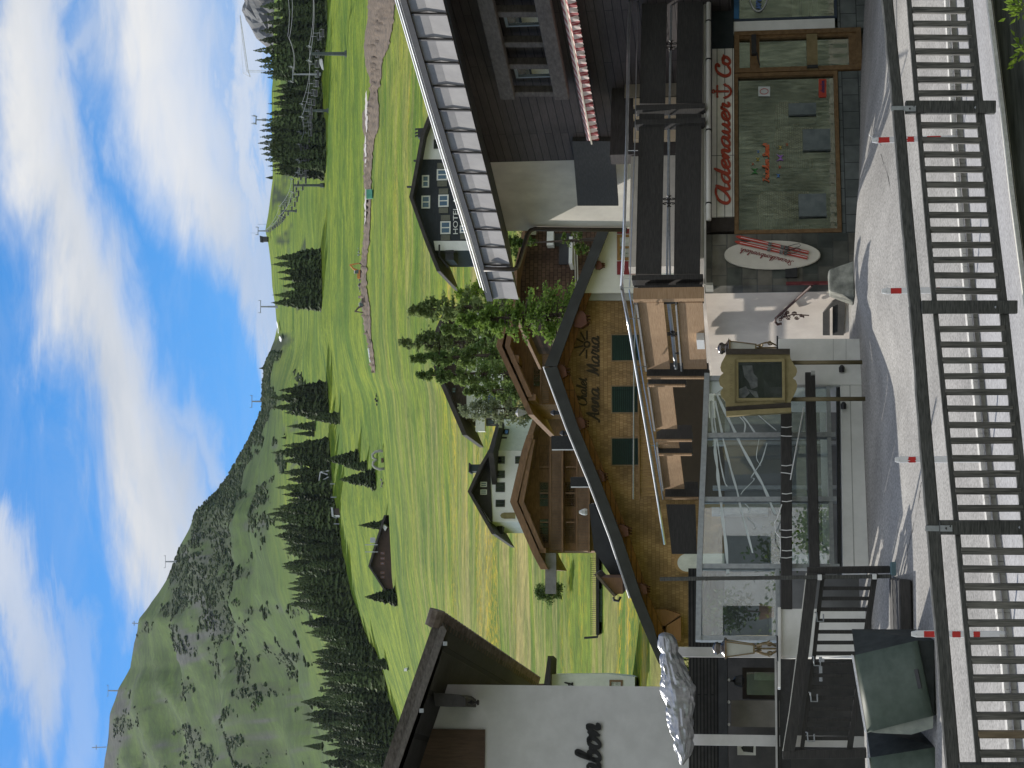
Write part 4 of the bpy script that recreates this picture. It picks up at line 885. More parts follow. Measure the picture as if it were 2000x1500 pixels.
# edge slab of the terrace
g = MB(); OB = .42; pc = lambda x, y, o: SH.p(x, y, o)
a_r = SH.a(1380, -330); zt, zbm = SH.z(1374, 300), SH.z(1391, 300)
g.wb(SH, SH.a(1380, 520), a_r, zt-.02, zt+.12, -7, .30); g.build('terrace_slab', mk('terrace_concrete', (.55, .53, .49), (.47, .45, .42), s=3, rough=.9), shop)
g = MB(); g.tube([SH.p(1384, y, .36) for y in (430, 300, 150, 0, -330)], .048, 10); gut = g.build('gutter', WG, shop, True)
g = MB()
for y in (42, 117, 255, 398): g.tube([SH.p(1384, y+1.2, .36), SH.p(1384, y-1.2, .36)], .058, 10)
g.build('gutter_clip', IRON, gut)
g = MB(); g.tube([SH.p(1377, y, .32) for y in (556, 300, 0, -330)], .022, 8); g.build('edge_flashing', WG, shop)
# dark boards of the front balustrade, in bays between paired posts
BV = lambda y, c: lin(((-330, c[0]), (0, c[1]), (535, c[2])), y)
for ya, yb in ((-330, -40), (-36, 203), (221, 536)):
    for c in ((1262, 1253.5, 1241.5), (1330, 1323, 1316)):
        hh = 49 if c[0] < 1300 else 50
        g = MB(); y0, y1 = ya+1, yb-1; p = [(BV(y1, c), y1), (BV(y0, c), y0), (BV(y0, c)+hh, y0), (BV(y1, c)+hh+1, y1)]
        g.wp(SH, p, OB-.06, OB); g.build('balustrade_board', DARKW, shop)
def brpost(W, y, x0, x1, ob, wpx, lab=None):
    g = MB(); a0, a1, z0, z1 = W.rect(x0, x1, y-wpx/2, y+wpx/2, ob+.1); g.wb(W, a0, a1, z0, z1, ob-.13, ob+.1); return g.build('balustrade_post', DARKW, shop, bevel=.006)
for y, x0, x1 in ((-38, 1248, 1380), (208, 1242, 1377), (236, 1241, 1377), (541, 1234, 1373)): brpost(SH, y, x0, x1, OB, 10)
# corner post pair, sunlight painted in as tan on the left side
BL = Wall(588, SH.p(1500, 588, OB).y-.2, -68)
g = MB(); g.wr(SH, 1236, 1374, 571, 583, OB-.1, OB+.12); g.wr(SH, 1238, 1372, 556, 566, OB-.15, OB+.02); g.build('balustrade_post', DARKW, shop, bevel=.006)
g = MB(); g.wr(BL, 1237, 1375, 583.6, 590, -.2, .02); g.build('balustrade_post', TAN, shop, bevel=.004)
g = MB()
for x in (1260, 1320): g.wp(SH, [(x, 541), (x, 571), (x+46, 571), (x+46, 541)], OB-.06, OB-.03)
g.build('balustrade_board', DARKW, shop)
# left side of the terrace: boards with sunlight painted in, narrowing with distance
TR = [(590, 1246, 1296, 1324, 1372), (736, 1267, 1310, 1336, 1382), (768, 1271, 1316, 0, 0), (860, 1285, 1325, 0, 0), (876, 1287, 1327, 0, 0), (965, 1299, 1338, 0, 0)]
def lp(tb, i, y): return lin([(t[0], t[i]) for t in tb if t[i]], y)
for y0, y1 in ((591, 721), (752, 838), (868, 955)):
    for i, j in ((1, 2), (3, 4)):
        if i == 3 and y0 > 600: continue
        g = MB(); n = 6; sh_ = 18 if i == 1 and y0 < 600 else 0
        g.wp(BL, [(lp(TR, i, y0), y0), (lp(TR, j, y0), y0), (lp(TR, j, y1-sh_ if False else y1), y1-0), (lp(TR, i, y1), y1)], -.07, 0); o = g.build('terrace_board', TAN, shop)
    g = MB(); g.beam(BL.p(lp(TR, 1, y0)-3, y0, .0), BL.p(lp(TR, 1, y1)-3, y1, .0), .10, .035); g.build('board_cap', mk('grey_cap_rail', (.22, .22, .22), (.32, .32, .32), (9, 1, 1), s=5, rough=.7), shop)
    if y0 < 600:
        g = MB(); g.beam(BL.p(lp(TR, 3, y0)-4, y0, .0), BL.p(lp(TR, 3, y1)-4, y1, .0), .10, .03); g.build('board_cap', MATS['grey_cap_rail'], shop)
# dark bracket posts along the side with a tan strip painting the sunlit edge
for y, x0, x1, w in ((728, 1263, 1386, 12), (745, 1266, 1340, 9), (850, 1282, 1353, 14), (880, 1286, 1353, 9), (962, 1299, 1366, 16)):
    g = MB(); p = [(x0, y-w/2), (x0, y+w/2), (x1, y+w/2), (x1, y-w/2)]
    Wp = Wall(y, BL.p(1300, y).y-.15, 20); g.wp(Wp, p, -.14, 0); g.build('balustrade_post', DARKW, shop)
    g = MB(); g.wp(Wp, [(x0, y+w/2+.3), (x0, y+w/2+3.5), (x1-2, y+w/2+3.5), (x1-2, y+w/2+.3)], -.1, -.01); g.build('sun_edge', TAN, shop)
    g = MB(); g.wp(Wp, [(x0+2, y-w/2), (x1-2, y-w/2), (x1-2, y-w/2-13), (x0+24, y-w/2-13)], -.5, -.3); g.build('bracket', DARKW, shop)
# end screen
g = MB(); We = Wall(1020, BL.p(1330, 990).y, 12); g.wp(We, [(1301, 985), (1308, 1044), (1312, 1081), (1361, 1081), (1358, 985)], -.1, 0); g.build('end_screen', DARKW, shop)
# handrail tubes
g = MB(); g.tube([SH.p(1233, -330, .5), SH.p(1231, 0, .5), SH.p(1228, 60, .5), SH.p(1224, 280, .5), SH.p(1219, 450, .5), SH.p(1214.5, 560, .5)], .030, 10); g.tube([SH.p(1214.5, 560, .5)]+[BL.p(lin([(565, 1215), (650, 1231), (760, 1249), (860, 1266), (970, 1284), (1062, 1298)], y), y, .25) for y in (565, 650, 760, 860, 970, 1062)], .030, 10); hr = g.build('handrail', CHROME, shop, True)
g = MB(); g.tube([SH.p(1246, -330, .48), SH.p(1245, 30, .48), SH.p(1240, 280, .48), SH.p(1230, 560, .48)], .010, 6); g.tube([BL.p(lin([(565, 1229), (660, 1243), (760, 1259), (860, 1277), (975, 1295)], y), y, .2) for y in (565, 660, 760, 860, 975)], .013, 6)
for y in (294, 545, 562): g.tube([SH.p(lin([(0, 1231), (280, 1224), (560, 1214.5)], y), y, .5), SH.p(1246, y, .47)], .008, 5)
for y in (622, 716, 870): g.tube([BL.p(lin([(565, 1215), (650, 1231), (760, 1249), (860, 1266)], y), y, .25), BL.p(lp(TR, 1, y), y, .1)], .010, 5)
g.build('lower_tube', CHROME, hr)
# rail with wrought ornaments in the gap between the boards
g = MB(); g.tube([SH.p(1313, -330, OB-.1), SH.p(1311.5, 0, OB-.1), SH.p(1307, 250, OB-.1), SH.p(1303, 540, OB-.1)], .022, 6); g.tube([SH.p(1305, 250, OB-.3), SH.p(1309, 540, OB-.3)], .018, 6)
g.tube([BL.p(lin([(590, 1306), (656, 1314), (735, 1322)], y), y, -.15) for y in (590, 656, 735)], .035, 6); gr_ = g.build('gap_rail', STEEL, shop)
def scrolls(W, x, y, s, o):
    g = MB(); c = W.p(x, y, o)
    for sx in (-1, 1):
        for sz in (-1, 1):
            g.tube([c+W.e*(sx*s*(.12+.32*t/10+.16*math.cos(t*.55)))+Vector((0, 0, sz*s*(.25+.25*math.sin(t*.6)))) for t in range(11)], s*.05, 5)
            g.tube([c+W.e*(sx*s*.1*t)+Vector((0, 0, sz*s*(.06*t*t/3))) for t in range(4)], s*.045, 5)
    g.tube([c-W.e*s*.5, c+W.e*s*.5], s*.06, 5); return g.build('scroll_ornament', IRON, gr_)
scrolls(SH, 1311, 89, .21, OB-.05); scrolls(SH, 1306.5, 393, .21, OB-.05); scrolls(BL, 1315, 652, .21, -.1); scrolls(BL, 1324, 690, .1, -.1)
g = MB(); g.wr(BL, 1361, 1376, 664, 682, .0, .14); g.build('wall_lamp', WHITEP, shop)
# lower side wall, bright with grazing sun
g = MB(); g.waz(LW, [(LW.a(1600, YC), -.5), (LW.a(1600, YC), LW.z(1376, YC)), (LW.a(1600, 770), LW.z(1376, YC)), (LW.a(1600, 770), -.5)], -.3, 0); g.build('side_wall', CREAM, shop)
g = MB(); g.wr(LW, 1378, 1393, 557, 570, .0, .05); g.build('junction_box', mk('box_grey', (.5, .5, .46), s=8), shop)

# ---------------------------------------------------------------- upper storey set back above the terrace
UB = Wall(300, 44, -70)
LN = lambda pts, y: lin(pts, y)
zf = SH.z(1376, 200)
EVZ = Wall(300, UB.p(950, 300, 1.4).y, -70).p(lin([(-350, 778), (0, 866), (590, 1014)], 300), 300).z+.8
g = MB(); g.waz(UB, [(UB.a(1100, 449), zf-.5), (UB.a(1100, 449), EVZ), (UB.a(1100, 302), EVZ), (UB.a(1100, 302), zf-.5)], -7, 0); g.build('plaster_wall', mk('upper_plaster', (.70, .66, .59), (.62, .58, .52), s=2.5, rough=.9, bump=.15, bd=.004), shop)
g = MB(); g.waz(UB, [(UB.a(1100, 278), zf-.5), (UB.a(1100, 278), EVZ), (UB.a(1100, -520), EVZ), (UB.a(1100, -520), zf-.5)], -7, .45); g.build('timber_wall', CLAD, shop)
g = MB(); g.waz(UB, [(UB.a(1100, 301), zf-.5), (UB.a(1100, 301), EVZ), (UB.a(1100, 279), EVZ), (UB.a(1100, 279), zf-.5)], -1.6, -1.5); g.waz(UB, [(UB.a(1135, 301), zf), (UB.a(1135, 301), UB.z(1128, 300)), (UB.a(1135, 279), UB.z(1128, 300)), (UB.a(1135, 279), zf)], -1.4, .2); g.build('recess_wall', DARKW, shop)
g = MB(); g.wp(UB, [(1118, 276), (1128, 402), (1208, 402), (1199, 276)], .46, .56); g.build('balcony_board', DARKW, shop)
# eave: soffit, fascia with standing seams, gutter rails
EA = [(0, 866), (590, 1015)]     # lower edge of the fascia in the picture
EV = Wall(300, UB.p(950, 300, 1.4).y, -70)
def ev(x, y, o=0): return EV.p(x, y, o)
ef = lambda y, f: lin([(-350, 778), (0, 865), (590, 1014)], y)*f+lin([(-350, 696), (0, 785), (200, 843), (375, 896), (457, 921), (575, 955)], y)*(1-f)
FASC = mk('grey_sheet_metal', (.20, .19, .19), (.25, .24, .235), s=2, rough=.65, metal=.1, spec=.45, var=.1)
seams = [-330, -290, -240, -195, -150, -100, -55, 26, 76, 122, 168, 214, 256, 297, 338, 375, 412, 448, 482, 517, 548, 585]
seams = [-380, -320, -265, -210, -160, -110, -65, -22]+seams[7:]
for ya, yb in zip(seams, seams[1:]):
    g = MB(); pa = []
    for y in (ya, yb):      # bent sheet: upper leaf hangs, lower leaf kicks out
        top, low = ev(ef(y, .02), y, .0), ev(ef(y, 1.0), y, .10); mid = top.lerp(low, .53)+EV.n*-.03
        pa.append((top, mid, low))
    (t0, m0, l0), (t1, m1, l1) = pa; bk = -EV.n*.03
    g.add([t0, t1, m1, m0, l0, l1]+[q+bk for q in (t0, t1, m1, m0, l0, l1)], [(0, 1, 2, 3), (3, 2, 5, 4), (6, 9, 8, 7), (9, 10, 11, 8), (4, 5, 11, 10), (0, 6, 7, 1)])
    f = g.build('fascia_sheet', FASC, shop)
    g = MB(); e = EV.e*.012
    g.beam(t0+EV.n*.01, l0+EV.n*.02, .05, .035, EV.n); g.build('standing_seam', mk('dark_seam', (.05, .045, .042), (.07, .062, .06), s=6, rough=.6), f)
g = MB(); y0, y1 = -380, 585
A0, A1 = ev(ef(y0, 1), y0, .05), ev(ef(y1, 1), y1, .05)
up_ = Vector((0, 0, .35)); inn = -EV.n*1.9
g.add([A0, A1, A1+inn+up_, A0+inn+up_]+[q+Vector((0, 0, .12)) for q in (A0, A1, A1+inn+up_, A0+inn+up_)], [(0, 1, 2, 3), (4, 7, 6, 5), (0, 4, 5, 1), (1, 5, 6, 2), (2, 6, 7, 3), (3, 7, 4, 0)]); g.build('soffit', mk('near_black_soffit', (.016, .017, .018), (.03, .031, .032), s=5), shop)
B0, B1 = ev(ef(y0, 0)-4, y0, .0), ev(ef(y1, 0)-4, y1, .0)
g = MB(); rise = Vector((0, 0, 2.2)); inn2 = -EV.n*7
g.add([B0, B1, B1+inn2+rise, B0+inn2+rise]+[q-Vector((0, 0, .14)) for q in (B0, B1, B1+inn2+rise, B0+inn2+rise)], [(0, 1, 2, 3), (4, 7, 6, 5), (0, 4, 5, 1), (1, 5, 6, 2), (2, 6, 7, 3), (3, 7, 4, 0)]); rf = g.build('roof', mk('dark_sheet_roof', (.05, .045, .04), (.08, .07, .065), s=4, rough=.6), shop)
g = MB(); [g.beam(ev(ef(ya, 0)+2, ya, .02), ev(ef(yb, 0)+2, yb, .02), .10, .15) for ya, yb in ((-380, 0), (0, 200), (200, 375), (375, 457), (457, 585))]; g.build('gutter', mk('brown_gutter', (.045, .036, .03), (.065, .055, .046), s=6, rough=.5), rf)
g = MB()
for dx, o, r_ in ((-9, .03, .024), (-5, .05, .022), (-14, -.06, .016)): g.tube([ev(ef(y, 0)+dx+2, y, o) for y in (-380, 0, 200, 375, 457, 575-abs(dx))], r_, 6)
g.build('snow_rail', mk('bright_snow_rail', (.7, .7, .7), (.78, .78, .78), s=9, rough=.3, metal=.5), rf)
# rainwater pipe from the eave down to the wall
g = MB(); g.tube([ev(945, 526, .14), ev(1004, 526, .14)]+[ev(1008, 524, .1), ev(1012, 519, -.1)]+[UB.p(1030, 459, .3), UB.p(1036, 450, .1), UB.p(1046, 447, .06), UB.p(1225, 449, .06)], .055, 8); g.build('rainwater_pipe', mk('brown_pipe', (.05, .04, .034), (.07, .057, .05), s=6, rough=.5), shop, True)
# window surrounds of heavy beams
BEAM = mk('grey_brown_beam', (.075, .064, .056), (.125, .11, .098), (1, 1, 3), s=6, rough=.85, bump=.4, bd=.006)
UT = Wall(300, UB.p(1100, 300, .45).y, -70)
tl = lambda y: lin([(-300, 880), (0, 955), (185, 992)], y)
bl_ = lambda y: lin([(-300, 1000), (0, 1062), (185, 1098)], y)
for f in (tl, bl_):
    g = MB(); g.beam(UT.p(f(187), 187, .22), UT.p(f(-300), -300, .22), .2, .3); g.build('window_beam', BEAM, shop, bevel=.015)
for y in (-190, -90, 22, 81, 124, 178):
    g = MB(); g.beam(UT.p(tl(y)-14, y, .12), UT.p(bl_(y)+12, y, .12), .16, .2, UT.e); g.build('window_beam', BEAM, shop, bevel=.012)
WF = mk('blue_grey_frame', (.16, .19, .2), (.2, .23, .24), s=9, rough=.5)
UG = glass('upper_window_glass', (.55, .62, .66), 3.5, .01, .25, (.34, .42, .45))
for y0, y1 in ((26, 52), (127, 152), (-85, -45)):
    xa, xb = tl((y0+y1)/2)+22, bl_((y0+y1)/2)-8
    wf, r = frame(shop, 'window', xa, xb, y0, y1, .05, WF, -.05, .03, UT); pane(wf, UT, r, UG, .0)
    g = MB(); g.wb(UT, *r, -.062, -.06+.03); g.build('curtain', mk('pale_net_curtain', (.42, .47, .46), (.34, .39, .39), s=5), wf)
# striped awning
ASTR = None
def awning():
    mt, nt, b, N, L = nodes('awning_stripes'); tc = N('ShaderNodeTexCoord'); d = N('ShaderNodeVectorMath', operation='DOT_PRODUCT'); d.inputs[1].default_value = UB.e; L(tc.outputs['Object'], d.inputs[0])
    m1 = N('ShaderNodeMath', operation='MULTIPLY'); m1.inputs[1].default_value = 3.1; L(d.outputs['Value'], m1.inputs[0]); fr = N('ShaderNodeMath', operation='FRACT'); L(m1.outputs[0], fr.inputs[0])
    r = N('ShaderNodeValToRGB'); r.color_ramp.interpolation = 'CONSTANT'; e = r.color_ramp.elements; e[0].color = (.62, .5, .45, 1); e[1].position = .42; e[1].color = (.30, .05, .05, 1)
    for ps, c in ((.58, (.46, .2, .19)), (.68, (.30, .05, .05)), (.86, (.62, .5, .45))): q = e.new(ps); q.color = C4(c)
    L(fr.outputs[0], r.inputs['Fac']); L(r.outputs[0], b.inputs['Base Color']); b.inputs['Roughness'].default_value = .85; return mt
AW = awning(); aw = thing('striped_awning', 'red and cream striped awning on the dark timber upper wall', 'awning', UT.p(1140, 140, .3))
tp = lambda y: lin([(-300, 1030), (0, 1095), (275, 1146)], y)
md = lambda y: lin([(-300, 1045), (0, 1108), (283, 1156)], y)
bt = lambda y: lin([(-300, 1062), (0, 1125), (275, 1170)], y)
g = MB(); yy = list(range(-300, 276, 5))
for y in yy: g.v += [UT.p(tp(y), y, .12), UT.p(md(y), y, .45)]
g.f = [(2*i, 2*i+1, 2*i+3, 2*i+2) for i in range(len(yy)-1)]; g.build('canvas', AW, aw)
g = MB()
for i, y in enumerate(range(-300, 276, 2)):
    wv = math.sin(i*.9)*.03; g.v += [UT.p(md(y)+.5, y, .47), UT.p(bt(y)+math.sin(i*1.7)*1.0, y, .45+wv*.6)]
n = len(g.v)//2; g.f = [(2*i, 2*i+1, 2*i+3, 2*i+2) for i in range(n-1)]; g.build('valance', AW, aw)
g = MB(); g.beam(UT.p(md(-300), -300, .48), UT.p(md(281), 281, .48), .03, .03); g.build('front_bar', mk('awning_bar', (.62, .56, .46), s=6, rough=.5), aw)
# terrace level behind: blinds and windows
tw, r = frame(shop, 'window', 1218, 1372, 8, 141, .07, mk('dark_red_brown_frame', (.09, .045, .035), (.13, .07, .055), s=9), -.1, .02, Wall(100, SH.p(1300, 100).y+3.2, 24)); TWW = Wall(100, SH.p(1300, 100).y+3.2, 24)
g = MB(); g.wb(TWW, r[0], r[1], r[2], r[3], .03, .05); g.build('blind', mk('tan_roller_blind', (.62, .45, .22), (.52, .37, .18), s=2, rough=.8), tw)
g = MB(); g.wr(TWW, 1215, 1376, 141.5, 145, -.05, .08); g.build('frame_edge', WHITEP, tw)
g = MB(); g.wr(TWW, 1200, 1378, -340, 300, -.5, -.12); g.build('terrace_wall', SLATE, shop)
g = MB()
for y0, y1 in ((190, 204), (221, 228), (247, 270)): g.wr(TWW, 1237, 1374, y0, y1, -.1, .04)
g.build('pale_board', mk('pale_warm_board', (.62, .5, .36), (.54, .43, .3), s=3), shop)  # boards in one pale warm tone
g = MB(); g.wr(TWW, 1230, 1378, 300.5, 520, -.5, -.2); g.build('terrace_wall', mk('terrace_plaster', (.6, .56, .5), s=3, rough=.9), shop)
SLB = mk('reed_blind', (.20, .17, .13), (.3, .26, .2), (1, 1, 14), s=4)
g = MB(); g.wr(TWW, 1220, 1374, 146, 188, .0, .03); g.build('blind', SLB, tw)
# ================================================================== GLASS ENCLOSURE LEFT OF THE SHOP
GE = Wall(700, 34.05, 30)
ge = thing('glass_enclosure', 'steel-framed glass windbreak with white streaks on a white plinth', 'glass screen', GE.p(1690, 950))
topv = lambda y: lin([(731, 1381), (850, 1376.5), (975, 1371), (1105, 1366), (1252, 1364)], y)
g = MB(); yy = [731, 850, 975, 1105, 1252]
for ya, yb in zip(yy, yy[1:]): g.beam(GE.p(topv(ya), ya, .03), GE.p(topv(yb), yb, .03), .10, .09)
g.build('top_frame', STEEL, ge)
for y, vb in ((737, 1622), (849, 1632), (974.5, 1634), (1105.5, 1640), (1246, 1522)):
    g = MB(); a0, a1, z0, z1 = GE.rect(topv(y)+3, vb, y-4.6, y+4.6, .05); g.wb(GE, a0, a1, z0, z1, -.05, .05); g.build('upright', STEEL, ge)
for ya, yb, v in ((741, 844, 1618.5), (854, 970, 1621), (979, 1101, 1624), (1110, 1241, 1519)):
    g = MB(); g.wr(GE, v-4, v+4, ya, yb, -.04, .04); g.build('bottom_frame', STEEL, ge)
WGL = glass('screen_glass', (.84, .90, .90), 1.15, .004, .05, (.34, .37, .39))
for ya, yb, vb in ((741, 844, 1614), (854, 970, 1617), (979, 1101, 1620), (1110, 1241, 1515)):
    g = MB(); q = [(topv(ya)+4, ya), (topv(yb)+4, yb), (vb, yb), (vb, ya)]; g.wp(GE, q, -.006, .006); g.build('pane', WGL, ge)
FILM = mk('white_streak_film', (.62, .68, .68), (.55, .61, .62), s=5, rough=.6)
def ribbon(pts, w0, seed, o=.014):
    """white adhesive streak; its width swells and pinches like a twisted ribbon"""
    R = random.Random(seed); P = [(q.x, q.y) for q in crom([(1200+a/4, 750+b_/4) for a, b_ in pts], 5)]; P = [q for q in P if q[0] > topv(q[1])+6]
    g = MB(); n = len(P)
    for i, (x, y) in enumerate(P):
        w = w0*.72*(.55+.45*abs(math.sin(i*.42+seed))); g.v += [GE.p(x-w/2, y, o), GE.p(x+w/2, y, o)]
    g.f = [(2*i, 2*i+1, 2*i+3, 2*i+2) for i in range(n-1)]
    if n > 1: g.build('white_streak', FILM, ge)
ribbon([(755, 130), (765, 330), (785, 430), (787, 520), (803, 650), (812, 760), (828, 880), (836, 960), (848, 1080), (868, 1230), (882, 1400), (888, 1480)], 9, 1)
ribbon([(785, 130), (830, 330), (852, 440), (890, 590), (925, 720), (960, 840), (985, 960), (1030, 1130), (1080, 1320)], 6.5, 2)
ribbon([(800, 80), (870, 230), (940, 370), (985, 470), (1060, 610), (1110, 700), (1160, 790), (1200, 880), (1240, 980), (1260, 1020)], 9, 3)
ribbon([(1000, 250), (1050, 310), (1095, 378)], 6, 4); ribbon([(1120, 240), (1190, 300), (1265, 362)], 5, 5); ribbon([(980, 255), (1020, 310), (1015, 378)], 4.5, 8)
ribbon([(1192, 460), (1150, 600), (1100, 680), (1068, 728)], 3.5, 6); ribbon([(1066, 730), (1090, 748), (1010, 830), (988, 862)], 3.2, 7); ribbon([(1130, 430), (1110, 570), (1145, 640)], 2, 9)
ribbon([(1020, 935), (1055, 975), (1048, 1000)], 3.5, 10); ribbon([(1040, 1040), (1100, 1105), (1090, 1130)], 3, 11); ribbon([(770, 180), (800, 420), (830, 620), (860, 760), (880, 800)], 4, 12)
g = MB(); g.wp(GE, [(1385.5, 742), (1385.5, 768), (1400, 768), (1412, 757), (1406, 744)], .012, .014); g.build('white_streak', FILM, ge)
# white plinth wall with its joint and the taller pier at the right
g = MB()
pv = lambda y, f: lin([(660, 1640), (745, 1641), (1108, 1646), (1240, 1649)], y)*(1-f)+lin([(660, 1684), (745, 1688), (1108, 1702), (1240, 1708)], y)*f
g.wp(GE, [(pv(752, 0), 752), (pv(1108, 0), 1108), (pv(1108, 1), 1108), (pv(752, 1), 752)], -.35, .06); pl = g.build('plinth', PLASTER, ge, bevel=.012)
g = MB(); g.wp(GE, [(pv(752, .38), 752), (pv(1108, .38), 1108), (pv(1108, .42), 1108), (pv(752, .42), 752)], .055, .0615); g.build('joint', mk('joint_grey', (.5, .49, .47), s=9), pl)
g = MB(); g.wp(GE, [(pv(745, -.17), 720), (pv(1110, -.18), 1110), (pv(1110, -.03), 1110), (pv(745, -.03), 720)], -.25, .0); g.build('sill_rail', BLACKM, ge)
g = MB(); g.wp(GE, [(1520, 661), (1520, 751.5), (1690, 751.5), (1684, 661)], -.9, .08); pier = g.build('pier', PLASTER, ge, bevel=.012)
g = MB()
for v in (1627, 1652): g.wp(GE, [(v, 662), (v, 706), (v+1, 706), (v+1, 662)], .075, .0815)
g.build('joint', MATS['joint_grey'], pier)
# dark rails in front of the panes
g = MB(); g.beam(GE.p(1535.5, 806, .16), GE.p(1536, 1192, .16), .14, .185); g.build('rail', DARKW, ge, bevel=.01)
g = MB(); g.beam(GE.p(1582, 731, .3), GE.p(1591, 1110, .34), .16, .17); g.build('rail', DARKW, ge, bevel=.01)
g = MB(); g.wr(GE, 1584, 1592, 724, 731, .2, .42); g.build('rail_cap', mk('sun_tinted_cap', (.4, .4, .4), (.5, .5, .48), s=6), ge)  # sunlight on the rail end is put into its pale grey
g = MB()
for y in (835, 852, 910, 924, 965, 980, 1036, 1050, 1076, 1090): g.tube([GE.p(1525+(y % 3), y-1, .27), GE.p(1536, y, .27), GE.p(1547, y-2+(y % 5), .27)], .008, 5)
cab = g.build('rail_clip', WHITEP, ge)
g = MB(); g.tube([GE.p(1570, 795, .2), GE.p(1558, 860, .22), GE.p(1546, 925, .27), GE.p(1544, 937, .27)], .010, 6); g.tube([GE.p(1527, 985, .27), GE.p(1519, 1010, .22), GE.p(1514, 1020, .2), GE.p(1515, 1040, .2), GE.p(1524, 1050, .25), GE.p(1525, 1090, .2)], .009, 6)
tag(g.build('white_cable', WHITEP), 'thin white cable hanging slack from the dark rails before the glass panes', 'cable')
# what stands behind the panes
GB = Wall(700, 36.8, 30)
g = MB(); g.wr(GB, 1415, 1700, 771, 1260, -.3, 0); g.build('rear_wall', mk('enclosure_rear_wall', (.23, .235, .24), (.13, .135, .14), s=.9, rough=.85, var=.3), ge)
g = MB(); g.wr(GB, 1390, 1500, 990, 1003, .0, .12); g.wr(GB, 1392, 1640, 862, 868, .0, .06); g.wr(GB, 1392, 1640, 948, 955, .0, .06); g.build('mullion', STEEL, ge)
g = MB(); g.wr(GE, 1604, 1622, 742, 1100, -1.5, -1.42); g.build('inner_skirting', WHITEP, ge)
g = MB(); g.wr(GE, 1548, 1617, 1062, 1081, -.9, -.45); tag(g.build('cabinet', mk('white_melamine', (.66, .67, .66), s=4), bevel=.01), 'white cabinet standing behind the glass of the enclosure', 'cabinet')
def potplant(y, v, d, s, label):
    c = at(v, y, d); root = thing('potted_shrub', label, 'plant', c); g = MB(); g.lathe(c, [(.12*s, 0), (.18*s, .3*s), (.19*s, .33*s), (.15*s, .33*s)], 12); g.build('pot', mk('clay_pot', (.22, .12, .08), s=8), root)
    g = MB(); g.tube([c+Vector((0, 0, .3*s)), c+Vector((.02, 0, .8*s))], .02*s, 6); g.build('stem', BARK, root)
    g = MB(); R = random.Random(int(y))
    for i in range(420):
        q = Vector((R.gauss(0, .22), R.gauss(0, .18), R.gauss(0, .26)))*s+c+Vector((0, 0, .95*s)); a = Vector((R.uniform(-1, 1), R.uniform(-1, 1), R.uniform(-1, 1))).normalized(); b_ = a.orthogonal().normalized(); l = .13*s
        g.add([q, q+a*l*.5+b_*l*.28, q+a*l, q+a*l*.5-b_*l*.28], [(0, 1, 2, 3)])
    g.build('foliage', leafmat('dark_pot_leaves', (.03, .06, .02), (.07, .12, .03), 8, .2), root)
potplant(1075, 1612, 33.4, .8, 'shrub in a clay pot behind the third glass pane')
potplant(1195, 1512, 32.6, .75, 'dark shrub in a pot behind the leftmost glass pane')

# ------------------------------------------------------------------ yellow notice case on two posts
SG = Wall(745, 32.4, 5)
OCH = mk('ochre_painted_wood', (.235, .19, .085), (.29, .24, .115), (1.5, 1.5, 1.5), s=7, rough=.6, spec=.35, var=.12)
OCHD = mk('dark_edge_wood', (.035, .027, .02), (.06, .047, .035), s=9, rough=.7)
nc_ = thing('notice_case', 'ochre wooden notice case with wavy edges and a framed landscape on two posts', 'notice board', SG.p(1680, 745))
ol = [(1417.6, 692), (1416, 696), (1409, 709), (1406.8, 718), (1409, 725.5), (1413, 728.5), (1407.5, 733), (1403.8, 742), (1406, 752.5), (1412.8, 757.8), (1408, 763), (1406.8, 767.5), (1409, 775), (1416.5, 784), (1417.3, 794.5), (1544.8, 786), (1545.5, 781), (1550, 773.5), (1556, 760), (1557, 751), (1554.5, 743.5), (1548.5, 738.7), (1554.5, 733), (1556.8, 725.5), (1556, 719.5), (1550, 710.5), (1544, 700), (1543, 692)]
g = MB(); g.wp(SG, ol, -.05, 0); g.build('case_board', OCH, nc_)
g = MB(); g.wp(SG, [(1417.5, 681), (1417.5, 691.6), (1543, 691.6), (1543, 681)], -.2, .06); g.build('side_board', OCHD, nc_)
g = MB(); g.wp(SG, [(1417.3, 795), (1417.5, 803), (1545, 796), (1545, 786.5)], -.2, .02); g.build('side_board', OCHD, nc_)  # gap beside the case, its shade painted as a dark strip
g = MB(); g.wp(SG, [(1417.6, 803), (1418.6, 812.5), (1545.6, 805), (1545.4, 796)], -.22, .08); g.build('side_board', OCH, nc_)
fr_, r = frame(nc_, 'picture_frame', 1436.8, 1532.8, 701.5, 782.5, .045, OCH, .003, .05, SG)
g = MB(); g.wb(SG, *r, .003, .010); pic = g.build('picture', mk('dark_landscape_print', (.02, .022, .028), (.06, .062, .072), (1, 1, 3), s=5, rough=.5, lo=.3, hi=.7), fr_)
zz = lambda L_: [(1400+a/6.667, 640+b_/6.667) for a, b_ in L_]
LG, MG = mk('print_pale_grey', (.30, .29, .32), (.14, .14, .16), s=6, rough=.5, lo=.4, hi=.6), mk('print_mid_grey', (.10, .10, .115), (.05, .05, .06), s=5, rough=.5)
g = MB()
for q in ([(330, 490), (460, 490), (480, 600), (530, 650), (530, 770), (450, 800), (410, 700), (360, 640)], [(290, 800), (380, 760), (430, 850), (370, 910), (285, 910)], [(400, 800), (520, 830), (545, 908), (500, 908)]): g.wp(SG, zz(q), .0105, .0125)
g.build('picture_ridge', LG, fr_)
g = MB(); g.wp(SG, zz([(610, 670), (690, 770), (858, 770), (858, 908), (620, 900)]), .0105, .012); g.wp(SG, zz([(278, 435), (858, 435), (858, 455), (278, 490)]), .0105, .012); g.build('field_and_glare', MG, fr_)  # second strip paints a glass reflection in grey
